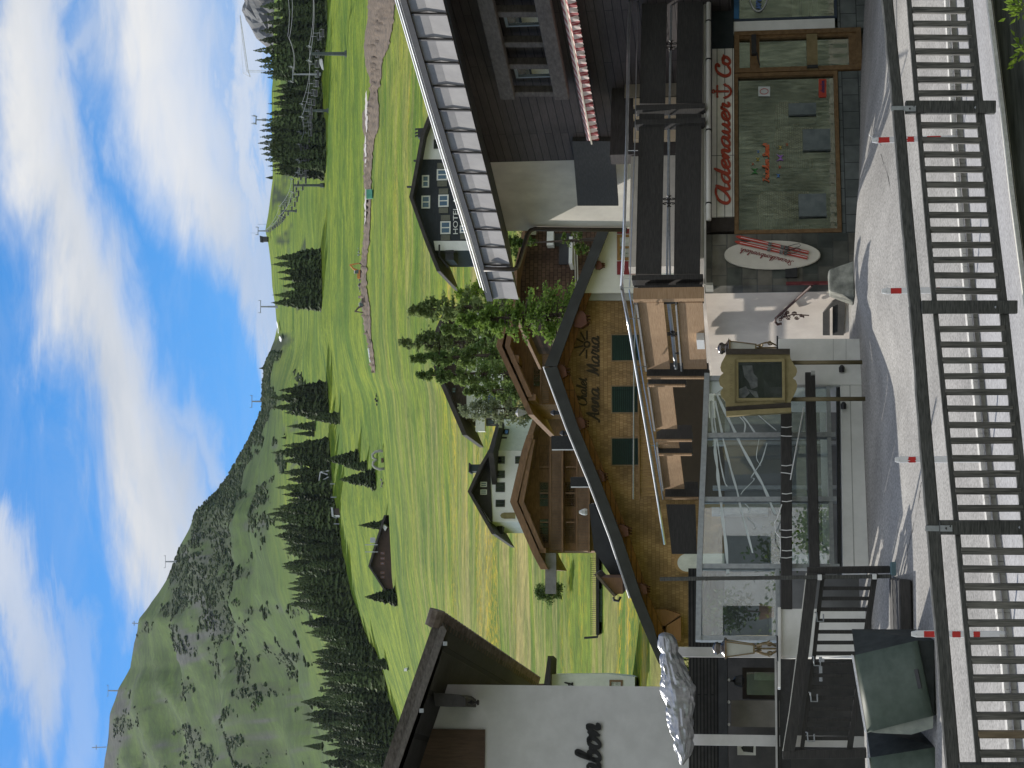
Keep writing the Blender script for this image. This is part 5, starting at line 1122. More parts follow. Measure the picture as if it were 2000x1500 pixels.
g = MB(); g.wb(SG, *r, .022, .026); g.build('pane', glass('case_glass', (.92, .93, .93), .3, .02, .01), fr_)
g = MB(); g.wp(SG, [(1435, 686+16), (1437, 702), (1437, 786), (1435, 785)], .003, .07); g.wr(SG, 1437.5, 1458, 782.6, 785, .0, .06); g.wr(SG, 1510, 1532.5, 782.6, 785, .0, .06); g.wr(SG, 1484, 1488, 698.5, 701.4, .0, .06); g.build('hinge', mk('ochre_metal', (.2, .16, .07), s=9, rough=.5), nc_)
g = MB()
for i in range(22):      # faint darker strokes for lettering along the top strip, too worn to read
    y = 709+i*3.1; g.wp(SG, [(1425, y), (1430.5 if i % 3 else 1428, y), (1430.5 if i % 3 else 1428, y+.5), (1425, y+.5)], .0, .0015)
g.build('carved_strip', mk('worn_lettering', (.17, .135, .06), s=9), nc_)
for y, v0, v1 in ((708.5, 1540, 1684), (780, 1540, 1690)):
    g = MB(); p = SG.p(v1, y-1, -.12); q = SG.p(v0, y, -.12); g.tube([p, q], .036, 10); g.build('post', mk('olive_post', (.12, .095, .045), (.17, .135, .07), (9, 9, 1), s=4, rough=.6), nc_, True)
for y, v, w_ in ((720, 1644, 'right'), (792, 1647.5, 'left')):
    g = MB(); c = GE.p(v, y, .12); g.tube([c-Vector((.06, 0, 0)), c+Vector((.02, 0, 0)), c+Vector((.05, -.02, 0))], [.045, .05, .03], 8); tag(g.build('spotlight', BLACKM), 'small black spotlight on the white plinth beside the %s post of the notice case' % w_, 'spotlight')

# ------------------------------------------------------------------ old-style lanterns
LGLASS = mk('milky_lantern_glass', (.56, .56, .50), (.48, .48, .43), s=4, rough=.3, spec=.5)
COPP = mk('dark_copper_cap', (.10, .09, .085), (.17, .15, .14), s=6, rough=.25, metal=.8, spec=.6)
BRASS = mk('aged_brass', (.22, .16, .09), (.32, .25, .15), s=12, rough=.35, metal=.7)
def lantern(yc, v0, v1, d, label):
    base = at(v1, yc, d); H = at(v0, yc, d).z-base.z; root = thing('lantern', label, 'lantern', base); Z = lambda f: base+Vector((0, 0, H*f))
    ru, rl = H*.16, H*.085
    g = MB(); g.lathe(base, [(H*.19, 0), (H*.19, H*.025), (H*.03, H*.03)], 12); g.build('base_plate', BLACKM, root)
    g = MB()
    for k in range(4):
        a = math.pi/4+k*math.pi/2; e = Vector((math.cos(a), math.sin(a), 0)); pts = []
        for t in range(15): s = t/14; pts.append(base+e*H*(.05+.09*math.sin(s*math.pi)*(1-s*.5))+Vector((0, 0, H*(.03+.31*s))))
        g.tube(pts, H*.012, 6); c = base+e*H*.10+Vector((0, 0, H*.12)); g.tube([c+e*(H*.05*(1-t/14)*math.cos(t*.75))+Vector((0, 0, H*.05*(1-t/14)*math.sin(t*.75))) for t in range(12)], H*.010, 5)
        c = base+e*H*.06+Vector((0, 0, H*.28)); g.tube([c+e*(H*.04*(1-t/14)*math.cos(2+t*.75))+Vector((0, 0, H*.04*(1-t/14)*math.sin(2+t*.75))) for t in range(12)], H*.010, 5)
    g.tube([Z(.02), Z(.36)], H*.014, 8); g.build('scroll_stand', BRASS, root)
    g = MB(); g.lathe(base, [(rl*.92, H*.37), (ru*.95, H*.76)], 4, .5); g.build('lamp_glass', LGLASS, root)
    g = MB()
    for k in range(4):
        a = math.pi/4+k*math.pi/2; g.tube([base+Vector((math.cos(a)*rl, math.sin(a)*rl, H*.36)), base+Vector((math.cos(a)*ru, math.sin(a)*ru, H*.77))], H*.010, 5)
    g.lathe(base, [(rl*1.1, H*.345), (rl*1.1, H*.37)], 4, .5); g.lathe(base, [(ru*1.2, H*.76), (ru*1.25, H*.785)], 4, .5); g.build('lamp_frame', BRASS, root)
    g = MB(); g.lathe(base, [(ru*1.15, H*.785), (ru*.85, H*.80), (ru*.5, H*.84), (ru*.45, H*.86), (ru*.62, H*.90), (ru*.55, H*.94), (ru*.25, H*.965), (.006, H*.975), (.004, H*1.0)], 16); g.build('cap', COPP, root, True)
    return root
lantern(1267, 1388, 1520, 31.0, 'copper-capped lantern on ornate scrolls on the low white wall at the left')
lantern(679, 1398, 1520, 33.6, 'copper-capped lantern half hidden behind the right edge of the ochre notice case')

# ------------------------------------------------------------------ wall rail with ornament, stone block, cellar steps
BRW = LW
g = MB(); g.tube([LW.p(1585, 558, .12), LW.p(1515, 622, .14), LW.p(1514, 628, .15), LW.p(1518, 634, .15), LW.p(1526, 632, .15)], .024, 8); rl_ = g.build('stair_rail', BROWNI); tag(rl_, 'brown iron stair rail with a curled wrought ornament on the cream side wall', 'rail')
g = MB()
for (x, y, r_, t0) in ((1530, 616, 7, 0), (1538, 611, 5, 2), (1540, 620, 6, 1), (1552, 612, 5, 3), (1556, 621, 5, 0), (1526, 624, 5, 2), (1565, 616, 4, 1)):
    g.tube([LW.p(x+(r_*(1-t/16))*math.cos(t0+t*.75), y+(r_*.7*(1-t/16))*math.sin(t0+t*.75), .16) for t in range(14)], .010, 5)
g.tube([LW.p(1522, 622, .16), LW.p(1548, 614, .16), LW.p(1580, 616, .16)], .011, 5)
for x, y in ((1535, 614), (1550, 616), (1569, 619)): g.lathe(LW.p(x, y, .17), [(.01, -.02), (.03, 0), (.01, .02)], 7)
g.build('wrought_ornament', BROWNI, rl_)
g = MB(); g.wr(SH, 1535, 1618, 549.5, 554.5, .02, .07); tag(g.build('corner_guard', mk('dark_red_paint', (.12, .02, .025), (.15, .03, .03), s=6, rough=.5)), 'dark red bar fixed to the stone corner of the shop', 'guard')
ST = mk('mossy_stone', (.12, .125, .11), (.34, .34, .30), s=5, rough=.95, bump=.7, bd=.02, var=.25)
g = MB(); b0 = at(1669, 555, 33.4); e = Vector((.45, -.05, 0)); f_ = Vector((-.10, .45, 0)); h = Vector((0, 0, .44))
lo_ = [b0-e*.62-f_*.5, b0+e*.75-f_*.5, b0+e*.75+f_*.8, b0-e*.62+f_*.8]; hi_ = [b0-e*.30-f_*.3+h*.98, b0+e*.48-f_*.3+h, b0+e*.48+f_*.6+h, b0-e*.30+f_*.6+h*.96]
g.add(lo_+hi_, [(0, 3, 2, 1), (4, 5, 6, 7), (0, 1, 5, 4), (1, 2, 6, 5), (2, 3, 7, 6), (3, 0, 4, 7)]); tag(g.build('stone_block', ST, bevel=.025), 'rough tapered grey stone block standing at the corner of the shop', 'stone')
g = MB(); ow = Wall(620, LW.p(1640, 620).y-.05, -68); g.wp(ow, [(1607, 655), (1607, 613), (1626, 590), (1652, 576), (1648, 655)], -.02, .03); op = g.build('cellar_opening', mk('opening_shade', (.03, .03, .03), (.05, .048, .045), s=5)); tag(op, 'dark cellar stair opening in the foot of the cream wall', 'opening')  # flat plate, the stair opening's shade painted in as dark colour
g = MB(); g.wp(ow, [(1621, 655), (1621, 606), (1626, 602), (1626, 655)], .031, .06); g.build('cream_edge', CREAM, op)  # narrow cream strip across the opening
# ------------------------------------------------------------------ shop signboard shaped like a surfboard
SB = Wall(500, SH.p(1500, 500, .08).y, 24)
sbt = thing('surfboard_sign', 'cream surfboard-shaped sign with red script and a pair of red skis on the stone wall', 'sign', SB.p(1602, 497))
g = MB(); n = 40; pts = []
for i in range(n):
    t = 2*math.pi*i/n; c_, s_ = math.cos(t), math.sin(t); x = 1508.5+94*(abs(c_)**.92)*(1 if c_ > 0 else -1); k = 1-.12*max(0, c_)**4
    pts.append((x, 497+28*(abs(s_)**.9)*(1 if s_ > 0 else -1)*k))
g.wp(SB, pts, -.05, 0); g.build('board', mk('cream_board_paint', (.66, .62, .54), (.58, .54, .47), s=3, rough=.45, var=.08), sbt, bevel=.012)
script('Strandkorbverleih', SB.p(1551, 510, .002), SB.p(1447, 485, .002), SB.p(1500, 500)-SB.p(1500, 490), .056, mk('wine_red_print', (.24, .035, .04), (.2, .03, .035), s=9), 'lettering', sbt, .17, .2, .002, .001)
SKI = mk('red_ski', (.46, .05, .03), (.40, .04, .025), s=7, rough=.35, spec=.5)
for (x0, y0, x1, y1) in ((1579, 493, 1437, 461), (1577, 503, 1435, 471)):
    g = MB(); dx, dy = x1-x0, y1-y0; l = math.hypot(dx, dy); nx, ny = -dy/l, dx/l; w = 2.7
    q = [(x0+nx*w, y0+ny*w), (x0-nx*w, y0-ny*w)]; tip = [(x1-dx*.06-nx*w*1.05, y1-dy*.06-ny*w*1.05), (x1-dx*.02-nx*w*.6, y1-dy*.02-ny*w*.6), (x1, y1), (x1-dx*.02+nx*w*.6, y1-dy*.02+ny*w*.6), (x1-dx*.06+nx*w*1.05, y1-dy*.06+ny*w*1.05)]
    g.wp(SB, q+tip, .02, .045); sk_ = g.build('ski', SKI, sbt)
    g = MB(); g.tube([SB.p(x0+dx*f, y0+dy*f, .047) for f in (.01, .93)], .005, 4); g.build('white_stripe', WHITEP, sk_)
    for f, wv in ((.30, 3.2), (.36, 3.0), (.53, 3.0)):
        g = MB(); cx, cy = x0+dx*f, y0+dy*f; ex_, ey_ = dx/l, dy/l; L2 = 3.2
        g.wp(SB, [(cx-ex_*L2+nx*wv, cy-ey_*L2+ny*wv), (cx+ex_*L2+nx*wv, cy+ey_*L2+ny*wv), (cx+ex_*L2-nx*wv, cy+ey_*L2-ny*wv), (cx-ex_*L2-nx*wv, cy-ey_*L2-ny*wv)], .046, .085); g.build('binding', mk('black_chrome', (.03, .03, .03), (.3, .3, .3), s=30, rough=.3, metal=.4), sk_)
g = MB()
for k in (0, 1): g.tube([SB.p(1533+a, 484+b_+k*9, .09) for a, b_ in ((0, 0), (10, -4), (20, -7), (28, -8), (31, -5), (27, -2), (14, 2), (2, 3))], .006, 5)
g.build('binding_strap', BLACKM, sbt)
g = MB(); g.wr(SB, 1534, 1557, 521.5, 541, -.07, -.02)
gt = g.build('vent_grille', BLACKM); tag(gt, 'small black vent grille in the stone wall under the surfboard sign', 'grille')

# ------------------------------------------------------------------ LEFT SIDE: stair railing, tall pole, white wall, pavilion
sr = thing('stair_railing', 'dark timber stair railing with thick sloping handrail and square bars', 'railing', at(1700, 1300, 29))
RD = lambda y: lin([(1100, 29.3), (1500, 28.6)], y)
rp_ = lambda v, y, o=0: at(v, y, RD(y)+o)
g = MB(); g.beam(rp_(1576, 1114), rp_(1738, 1112), .10, .10, (0, 1, 0)); g.build('post', DARKW, sr, bevel=.006)
g = MB(); g.beam(rp_(1528, 1472), rp_(1692, 1470), .13, .16, (0, 1, 0)); g.build('post', DARKW, sr, bevel=.006)
hv = [(1120, 1587), (1280, 1568), (1400, 1552), (1466, 1541)]
g = MB()
for (ya, va), (yb, vb) in zip(hv, hv[1:]): g.beam(rp_(va, ya, -.05), rp_(vb, yb+1, -.05), .12, .165)
hr2 = g.build('handrail', DARKW, sr)
g = MB()
for (ya, va), (yb, vb) in zip(hv, hv[1:]): g.beam(rp_(va-12.2, ya, -.05), rp_(vb-11.9, yb+1, -.05), .11, .014)
g.build('light_cap_strip', mk('pale_cap_strip', (.7, .68, .64), s=9), hr2)
uv_ = [(1120, 1608), (1200, 1598), (1280, 1590), (1425, 1571), (1466, 1566)]; lv_ = [(1120, 1709), (1265, 1688), (1450, 1661), (1466, 1659)]
for nm_, tb, hh in (('upper_rail', uv_, .06), ('lower_rail', lv_, .085)):
    g = MB()
    for (ya, va), (yb, vb) in zip(tb, tb[1:]): g.beam(rp_(va, ya), rp_(vb, yb+.5), .06, hh)
    g.build(nm_, DARKW, sr)
for y in (1149, 1169, 1190, 1212, 1234, 1255, 1276, 1297, 1319, 1342, 1363, 1384, 1405, 1424, 1442):
    g = MB(); g.beam(rp_(lin(lv_, y), y, .01), rp_(lin(uv_, y), y, .01), .05, .065, (0, 1, 0)); g.build('baluster', DARKW, sr)
for i, (v, y) in enumerate(((1592, 1196), (1586, 1282), (1580, 1352), (1574, 1430))):
    g = MB(); c = rp_(v, y, -.06); g.tube([c, c+Vector((.0, -.03, -.02)), c+Vector((-.13, -.03, -.03)), c+Vector((-.13, -.03, -.12)), c+Vector((-.02, -.03, -.12))], .012, 6); g.build('metal_hook', STEEL, sr)
g = MB(); g.beam(at(1741, 1125.5, 29.15), at(1289, 1131, 29.15), .055, .06, (0, 1, 0)); tp_ = g.build('tall_pole', GREYW, bevel=.006); tag(tp_, 'tall thin weathered wooden pole standing before the glass enclosure', 'pole')
g = MB()
for v, y in ((1601, 1127.5), (1708, 1126)): g.beam(at(v-4, y, 29.1), at(v+4, y, 29.1), .075, .09, (0, 1, 0))
g.build('clamp', WHITEP, tp_)
# low white wall under the left lantern and the dark slabs in front
WW = Wall(1235, 31.4, 12)
g = MB(); g.wp(WW, [(1525, 1189), (1523, 1282), (1690, 1282), (1690, 1189)], -.6, 0); g.wp(WW, [(1519, 1186), (1519, 1342), (1524.5, 1342), (1525, 1186)], -.65, .06); ww = g.build('low_wall', PLASTER); tag(ww, 'low white rendered wall carrying the left lantern, seen through the stair bars', 'wall')
g = MB(); g.wr(WW, 1600, 1606, 1283, 1330, .1, .2); g.wr(WW, 1602, 1610, 1286, 1298, .08, .22); tag(g.build('grey_pipe', STEEL), 'short grey pipe behind the stair bars below the left lantern', 'pipe')
LV = bricks('dark_louvre_boards', (.030, .030, .028), (.045, .044, .04), (.008, .008, .008), 6.0, .062, 10, ms=.012, off=.3, rough=.8, bump=.8, var=.3)
PV = Wall(1350, 35.5, 10)
pav = thing('dark_pavilion', 'dark louvred timber pavilion with white posts below the big white house', 'pavilion', PV.p(1700, 1360))
g = MB(); g.wr(PV, 1345, 1403, 1110, 1700, -.3, 0); g.build('louvre_wall', LV, pav)
g = MB(); g.wr(PV, 1403.3, 1421, 1110, 1700, -.35, .1); g.build('fascia', mk('black_fascia', (.02, .022, .024), (.035, .036, .038), s=6), pav)
g = MB(); g.wr(PV, 1400, 1720, 1180, 1700, -2.2, -2.0); g.build('back_wall', mk('pavilion_back', (.05, .05, .05), (.08, .078, .075), s=3), pav)
g = MB(); g.wr(PV, 1428, 1528, 1368, 1420, -.6, -.5); g.build('grey_panel', mk('warm_grey_panel', (.20, .19, .17), (.25, .235, .215), s=4), pav)
wf, r = frame(pav, 'window', 1450, 1522, 1304, 1366, .08, mk('dark_window_frame', (.05, .04, .032), s=8), -.9, -.8, PV); pane(wf, PV, r, GLASS, -.84)
g = MB(); g.wr(PV, 1473, 1521, 1306, 1328, -1.2, -1.1); g.build('curtain', mk('pavilion_pale_cloth', (.35, .36, .34), (.25, .26, .25), s=4), wf)
for y in (1328, 1371, 1415):
    g = MB(); g.lathe(PV.p(1424, y, .05), [(.015, -.02), (.035, 0), (.015, .03)], 8); g.build('bulb', mk('white_bulb', (.75, .75, .72), s=9, rough=.3), pav)
for y, v0, w in ((1274, 1318, .17), (1446, 1350, .19)):
    q = Wall(y, 33.6, 10); g = MB(); a = q.a(1450, y); g.wb(q, a-w/2, a+w/2, q.z(1700, y), q.z(v0, y), -.16, 0); g.build('white_post', mk('post_white', (.58, .57, .56), (.52, .51, .5), s=5, rough=.6), pav, bevel=.008)
q = Wall(1400, 33.2, 10)
g = MB(); g.wr(q, 1519, 1523, 1284, 1700, -.05, 0); g.wr(q, 1524, 1545, 1284, 1700, -.12, -.02); g.build('counter_rail', BLACKM, pav)
g = MB(); g.wr(q, 1515, 1519, 1284, 1700, -.2, .05); g.build('counter_top', mk('pale_counter', (.45, .45, .44), s=5), pav)
g = MB(); g.wr(PV, 1440, 1476, 1448, 1475, -.55, -.5); ntb = g.build('notice_board', WHITEP); tag(ntb, 'white notice board with dark pictures beside the left white post', 'notice board')
g = MB(); g.wp(PV, [(1457, 1453), (1447, 1460), (1452, 1468), (1471, 1470), (1472, 1455)], -.495, -.49); g.build('poster', BLACKM, ntb)
g = MB(); g.tube([PV.p(1427, 1330, -.2), PV.p(1440, 1330, -.2)], .02, 6); g.lathe(PV.p(1447, 1330, -.2)-Vector((0, 0, .06)), [(.06, 0), (.11, .04), (.09, .16), (.02, .2)], 8); tag(g.build('hanging_lamp', BLACKM), 'black hanging lamp under the dark pavilion fascia', 'lamp')
# silver cover over the rolled awning
g = MB(); ax = [(1299, 1236, 6), (1300, 1240, 14), (1303, 1252, 18), (1306, 1270, 20), (1311, 1290, 22), (1318, 1315, 26), (1325, 1338, 33), (1327, 1356, 31), (1328, 1380, 26), (1331, 1420, 24), (1335, 1450, 21), (1336, 1474, 13), (1332, 1494, 3)]
ay = [1236+i*2.6 for i in range(100)]; nseg = 40; DT = 33.0
for y in ay:
    v = lin([(a[1], a[0]) for a in ax], y); r_ = lin([(a[1], a[2]) for a in ax], y)*DT/FPX; c = at(v, y, DT)
    for j in range(nseg):
        t = 2*math.pi*j/nseg; cin = 1-.20*math.exp(-((y-1274)/7)**2)-.16*math.exp(-((y-1446)/7)**2)-.10*math.exp(-((y-1398)/6)**2); k = cin*(1+.14*noise.noise(Vector((math.cos(t)*1.1, math.sin(t)*1.1, y/22)))+.30*(abs(noise.noise(Vector((math.cos(t)*2.6+y/60, math.sin(t)*2.6, y/55))))-.2)+.16*(abs(noise.noise(Vector((math.cos(t)*1.6+7, math.sin(t)*1.6-y/30, y/17))))-.2))+.03*(abs(noise.noise(Vector((math.cos(t)*4+3, math.sin(t)*4, y/7))))-.2)
        g.v.append(c+Vector((0, math.cos(t)*r_*.85*k, math.sin(t)*r_*k)))
n = len(ay); g.f = [(i*nseg+j, i*nseg+(j+1) % nseg, (i+1)*nseg+(j+1) % nseg, (i+1)*nseg+j) for i in range(n-1) for j in range(nseg)]+[tuple(range(nseg)), tuple(range(n*nseg-1, (n-1)*nseg-1, -1))]
tag(g.build('silver_tarpaulin', mk('silver_foil_cover', (.30, .305, .32), (.42, .43, .45), s=5, rough=.38, metal=.8, spec=.5, bump=.5, bd=.02), smooth=False), 'crumpled silver tarpaulin bundle lying across the white posts', 'tarpaulin')
# ================================================================== BIG WHITE HOUSE AT THE LEFT
LH = Wall(1337, 43, 10)
lh = thing('white_house', 'large white rendered house with dark overhanging tiled roof and black script letters', 'house', LH.p(1500, 1420))
DROOF = mk('dark_roof_timber', (.022, .021, .020), (.045, .042, .04), (1, 6, 6), s=3, rough=.8)
VERGE = mk('weathered_verge_board', (.05, .042, .036), (.13, .115, .10), (2, 2, 5), s=4, rough=.8, bump=.4)
GREYPL = mk('grey_white_render', (.66, .655, .65), (.59, .585, .58), s=2.5, rough=.9, bump=.12, bd=.004, spec=.2, var=.08)
a0 = LH.a(1100, 1339); a1 = LH.a(1100, 1720); zr = lambda y, x: LH.z(x, y)
g = MB(); g.waz(LH, [(a0, -1), (a0, zr(1339, 862)), (LH.a(835, 1424), zr(1424, 833)), (a1, zr(1720, 722)), (a1, -1)], -10, 0); g.build('wall', GREYPL, lh)
g = MB(); g.wr(LH, 815, 945, 1424, 1720, .0, .05); g.build('timber_panel', mk('brown_board_panel', (.085, .055, .038), (.12, .08, .055), (8, 8, 1), s=3, rough=.8, bump=.3), lh)
# roof: verge facing the viewer, eave running away to the left
oh = 1.9
V = lambda x, y: LH.p(x, y, oh)
c0, c1 = V(850, 1212), V(872, 1232); e0, e1 = V(700, 1640), V(735, 1640)
# eave runs back from the corner towards where the wall meets it
far0 = at(1024, 1338, 59)
ed = (far0-V(862, 1214)).normalized(); ed = Vector((ed.x, ed.y, 0)).normalized(); far = V(862, 1214)+ed*18
g = MB(); g.add([V(850, 1214), V(700, 1640), V(700, 1640)+ed*18, V(850, 1214)+ed*18]+[q-Vector((0, 0, .16)) for q in (V(850, 1214), V(700, 1640), V(700, 1640)+ed*18, V(850, 1214)+ed*18)], [(0, 1, 2, 3), (4, 7, 6, 5), (0, 4, 5, 1), (1, 5, 6, 2), (2, 6, 7, 3), (3, 7, 4, 0)]); lr = g.build('roof', DROOF, lh)
g = MB(); g.wp(LH, [(846, 1217), (862, 1212), (870, 1229), (775, 1500), (728, 1640), (703, 1640), (753, 1482)], oh-.06, oh+.04); g.build('verge_board', VERGE, lr)
g = MB(); g.wp(LH, [(859, 1224), (866, 1222), (872, 1232), (778, 1500), (732, 1640), (723, 1640), (768, 1497)], oh+.041, oh+.09); g.build('verge_trim', mk('verge_trim_wood', (.09, .08, .072), (.16, .145, .13), (2, 2, 5), s=5, rough=.8), lr)
TILE = mk('old_clay_tile', (.09, .07, .055), (.19, .155, .125), s=5, rough=.85, bump=.4)
g = MB(); nT = 44
for i in range(nT):
    b0 = V(860, 1213)+ed*(18*i/nT)+Vector((.14, 0, .06)); r = .19
    g.tube([b0+ed*.0+Vector((-.25, 0, .10)), b0+ed*.02+Vector((.10, 0, .0))], [r, r*.96], 10)
g.build('eave_tiles', TILE, lr)
g = MB()
for y, v in ((1258, 880-12), (1389, 836-14)): g.wr(LH, v-3, v+5, y-5, y+3, oh+.09, oh+.14)
g.build('verge_clip', STEEL, lr)
g = MB(); q0 = V(872, 1234)-Vector((0, 0, .05)); q1 = V(735, 1640)-Vector((0, 0, .05)); bk = ed*17; sl_ = Vector((0, 0, 0))
w0_, w1_ = LH.w(a0, zr(1339, 867), .0), LH.w(a1, zr(1720, 726), 0)
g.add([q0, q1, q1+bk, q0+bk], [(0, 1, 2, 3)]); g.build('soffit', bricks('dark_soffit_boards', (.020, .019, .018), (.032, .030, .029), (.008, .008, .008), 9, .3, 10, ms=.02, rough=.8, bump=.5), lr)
g = MB(); g.wp(LH, [(845, 1352), (900, 1357), (910, 1364), (910, 1380), (850, 1379)], .0, 1.5); g.build('purlin_end', mk('purlin_dark_wood', (.03, .028, .026), (.055, .05, .047), s=6, rough=.8), lh, bevel=.01)
g = MB(); c = LH.p(925, 1372, 1.2); g.tube([c+Vector((0, 0, .16)), c+Vector((0, 0, .08))], .012, 5); g.lathe(c-Vector((0, 0, .12)), [(.05, 0), (.065, .03), (.02, .07), (.02, .10), (.065, .14), (.055, .18), (.01, .2)], 10); hl = g.build('hanging_ornament', IRON, lh)
BLK = mk('black_lettering', (.012, .012, .014), (.02, .02, .022), s=8, rough=.5)
script('abon', LH.p(1173, 1519, .03), LH.p(1172, 1412, .03), (0, 0, 1), .28, BLK, 'lettering', lh, .32, .25, .02, .003)

# small pale house between
SW = Wall(1325, 120, 8)
sh_ = thing('pale_house', 'small pale green-white house with dark flat eave beside the big white house', 'house', SW.p(1240, 1330))
PALE = mk('pale_green_render', (.62, .66, .60), (.55, .59, .54), s=2, rough=.9, var=.08)
g = MB(); g.wp(SW, [(1072, 1317), (1072, 1430), (1240, 1430), (1240, 1322), (1182, 1316)], -6, 0); g.build('wall', PALE, sh_)
g = MB(); g.wp(SW, [(1070, 1281), (1061, 1345), (1059, 1430), (1073, 1430), (1075, 1322), (1076, 1287)], -2.5, .8); g.build('roof', DROOF, sh_)
g = MB(); g.wp(SW, [(1046, 1336), (1046, 1400), (1058, 1400), (1060, 1336)], -3, -1); g.build('chimney', mk('brown_chimney', (.12, .07, .045), s=6), sh_)
wf, r = frame(sh_, 'window', 1190, 1216, 1328, 1420, .12, mk('tan_frame', (.2, .13, .07), s=8), -.05, .05, SW); pane(wf, SW, r, GLASS, .0)
g = MB(); g.wr(SW, 1105, 1120, 1334, 1336, .0, .04)
script('d', SW.p(1119, 1341, .03), SW.p(1119, 1333, .03), (0, 0, 1), .28, BLK, 'lettering', sh_, .3, .1, .02, .003)
g = MB(); g.wr(SW, 1225, 1240, 1320, 1345, .1, .5)

# ================================================================== CHALET WITH THE SHINGLED GABLE
AM = Wall(800, 85, 2)
am = thing('shingled_chalet', 'wide shingled chalet gable with three green shutters and painted name', 'house', AM.p(1400, 760))
SHI = bricks('brown_wooden_shingles', (.41, .268, .135), (.295, .182, .088), (.235, .142, .068), .11, .17, 2, ms=.007, off=.43, rough=.8, bump=.7, gs=.8, var=.48)
SOFF = bricks('orange_soffit_boards', (.26, .12, .045), (.21, .095, .035), (.09, .04, .018), 30, .22, 2, ms=.02, off=0, rough=.65, bump=.4, var=.2)
ARD = mk('black_roof_edge', (.022, .023, .025), (.035, .037, .04), s=2, rough=.55, spec=.4)
RL = [(1064, 722), (1064, 710), (1112, 600), (1179, 428), (1240, 270), (1275, 180)]
slopeL = [(1064, 722), (1140, 902), (1200, 1050), (1252, 1208), (1284, 1292)]
oh = 1.3
g = MB(); out = [(1062, 716)]+[(1112-2, 600), (1240, 270)]; th_ = 24
L_up = [(1063, 718), (1108, 836), (1150, 938), (1192, 1048), (1232, 1168), (1254, 1222), (1287, 1297)]
R_up = [(1063, 714), (1110, 594), (1165, 456), (1235, 281)]
g.wp(AM, L_up+[(q[0]+(9 if q[1] > 1230 else 22), q[1]-3 if q[1] > 1290 else q[1]) for q in L_up[::-1]][:-1]+[(1088, 716)], oh-.18, oh); rfa = g.build('roof', ARD, am)
g = MB(); g.wp(AM, [(1063, 715.5)]+R_up[1:]+[(q[0]+22, q[1]) for q in R_up[:0:-1]]+[(1088, 715.5)], oh-.18, oh); g.build('verge', ARD, rfa)
for nm, P, q in (('roof_slope', L_up, 1), ('roof_slope', R_up, -1)):
    g = MB(); top = [AM.p(x, y, oh-.18) for x, y in P]; bk = -AM.n*14
    for i in range(len(top)-1):
        g.add([top[i]-Vector((0, 0, .06)), top[i+1]-Vector((0, 0, .06)), top[i+1]+bk-Vector((0, 0, .06)), top[i]+bk-Vector((0, 0, .06)), top[i]-Vector((0, 0, .25)), top[i+1]-Vector((0, 0, .25)), top[i+1]+bk-Vector((0, 0, .25)), top[i]+bk-Vector((0, 0, .25))], [(0, 1, 2, 3), (4, 7, 6, 5), (0, 4, 5, 1), (2, 6, 7, 3)])
    g.build(nm, ARD, rfa)
g = MB(); g.tube([AM.p(1062, 716, oh-.3)]+[AM.p(q[0]-2, q[1], oh-.3) for q in L_up[1:5]], .05, 5); g.build('lightning_rod', mk('white_metal_edge', (.7, .7, .7), s=8, rough=.4), rfa)
# soffit strips and wall
sof = lambda P, d0, d1: [(x+d0, y) for x, y in P]+[(x+d1, y) for x, y in P[::-1]]
g = MB(); g.wp(AM, [(1085, 716)]+[(x+21, y) for x, y in L_up[1:]]+[(x+36, y-3) for x, y in L_up[:0:-1]]+[(1108, 716)], .45, .6); g.wp(AM, [(1085, 715)]+[(x+21, y) for x, y in R_up[1:]]+[(x+36, y) for x, y in R_up[:0:-1]]+[(1108, 715)], .45, .6); g.build('soffit', SOFF, am)
g = MB(); g.wp(AM, [(1080, 716)]+[(x+18, y) for x, y in L_up[1:-2]]+[(1278, 1235), (1420, 1235), (1420, 587), (1136, 587), (x_ := 1110, 640)][:2]+[(1540, 1235), (1540, 587), (1132, 587)], -9, 0); g.build('gable_wall', SHI, am)
g = MB(); g.wp(AM, [(1138, 572), (1196, 430), (1260, 300), (1540, 300), (1540, 572)], -8, .7); g.build('plaster_bay', mk('chalet_white_render', (.74, .73, .71), (.68, .67, .65), s=2, rough=.9, var=.06), am)
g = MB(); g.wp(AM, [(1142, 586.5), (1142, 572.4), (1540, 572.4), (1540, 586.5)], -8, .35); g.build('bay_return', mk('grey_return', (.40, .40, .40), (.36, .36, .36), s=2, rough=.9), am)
# carved purlin ends
PUR = mk('oxblood_carved_wood', (.085, .032, .022), (.13, .052, .036), s=3, rough=.7)
for x0, x1, y0, y1 in ((1083, 1107, 712, 740), (1120, 1143, 815, 840), (1157, 1181, 918, 945), (1195, 1228, 1025, 1052), (1234, 1264, 1140, 1165), (1122, 1146, 607, 640), (1163, 1176, 509, 526)):
    g = MB(); k = (y1-y0)*.22; g.wp(AM, [(x0, y0), (x0, y1-k*.3), (x0+(x1-x0)*.5, y1), (x1, y1-k), (x1-2, y0+k), (x1-(x1-x0)*.35, y0)], .1, 1.1); pu = g.build('purlin_end', PUR, am, bevel=0)
    g = MB()
    for i in range(3): g.wp(AM, [(x1-1, y0+k+i*(y1-y0)*.2), (x1+5, y0+k+1+i*(y1-y0)*.2), (x1+5, y0+k+3+i*(y1-y0)*.2), (x1-1, y0+k+3+i*(y1-y0)*.2)], .3, .9)
    g.build('carved_tip', PUR, pu)
GSH = bricks('dark_green_shutter', (.007, .028, .022), (.008, .032, .025), (.004, .012, .010), 9, .09, 2, ms=.012, off=0, rough=.5, bump=.6, var=.1)
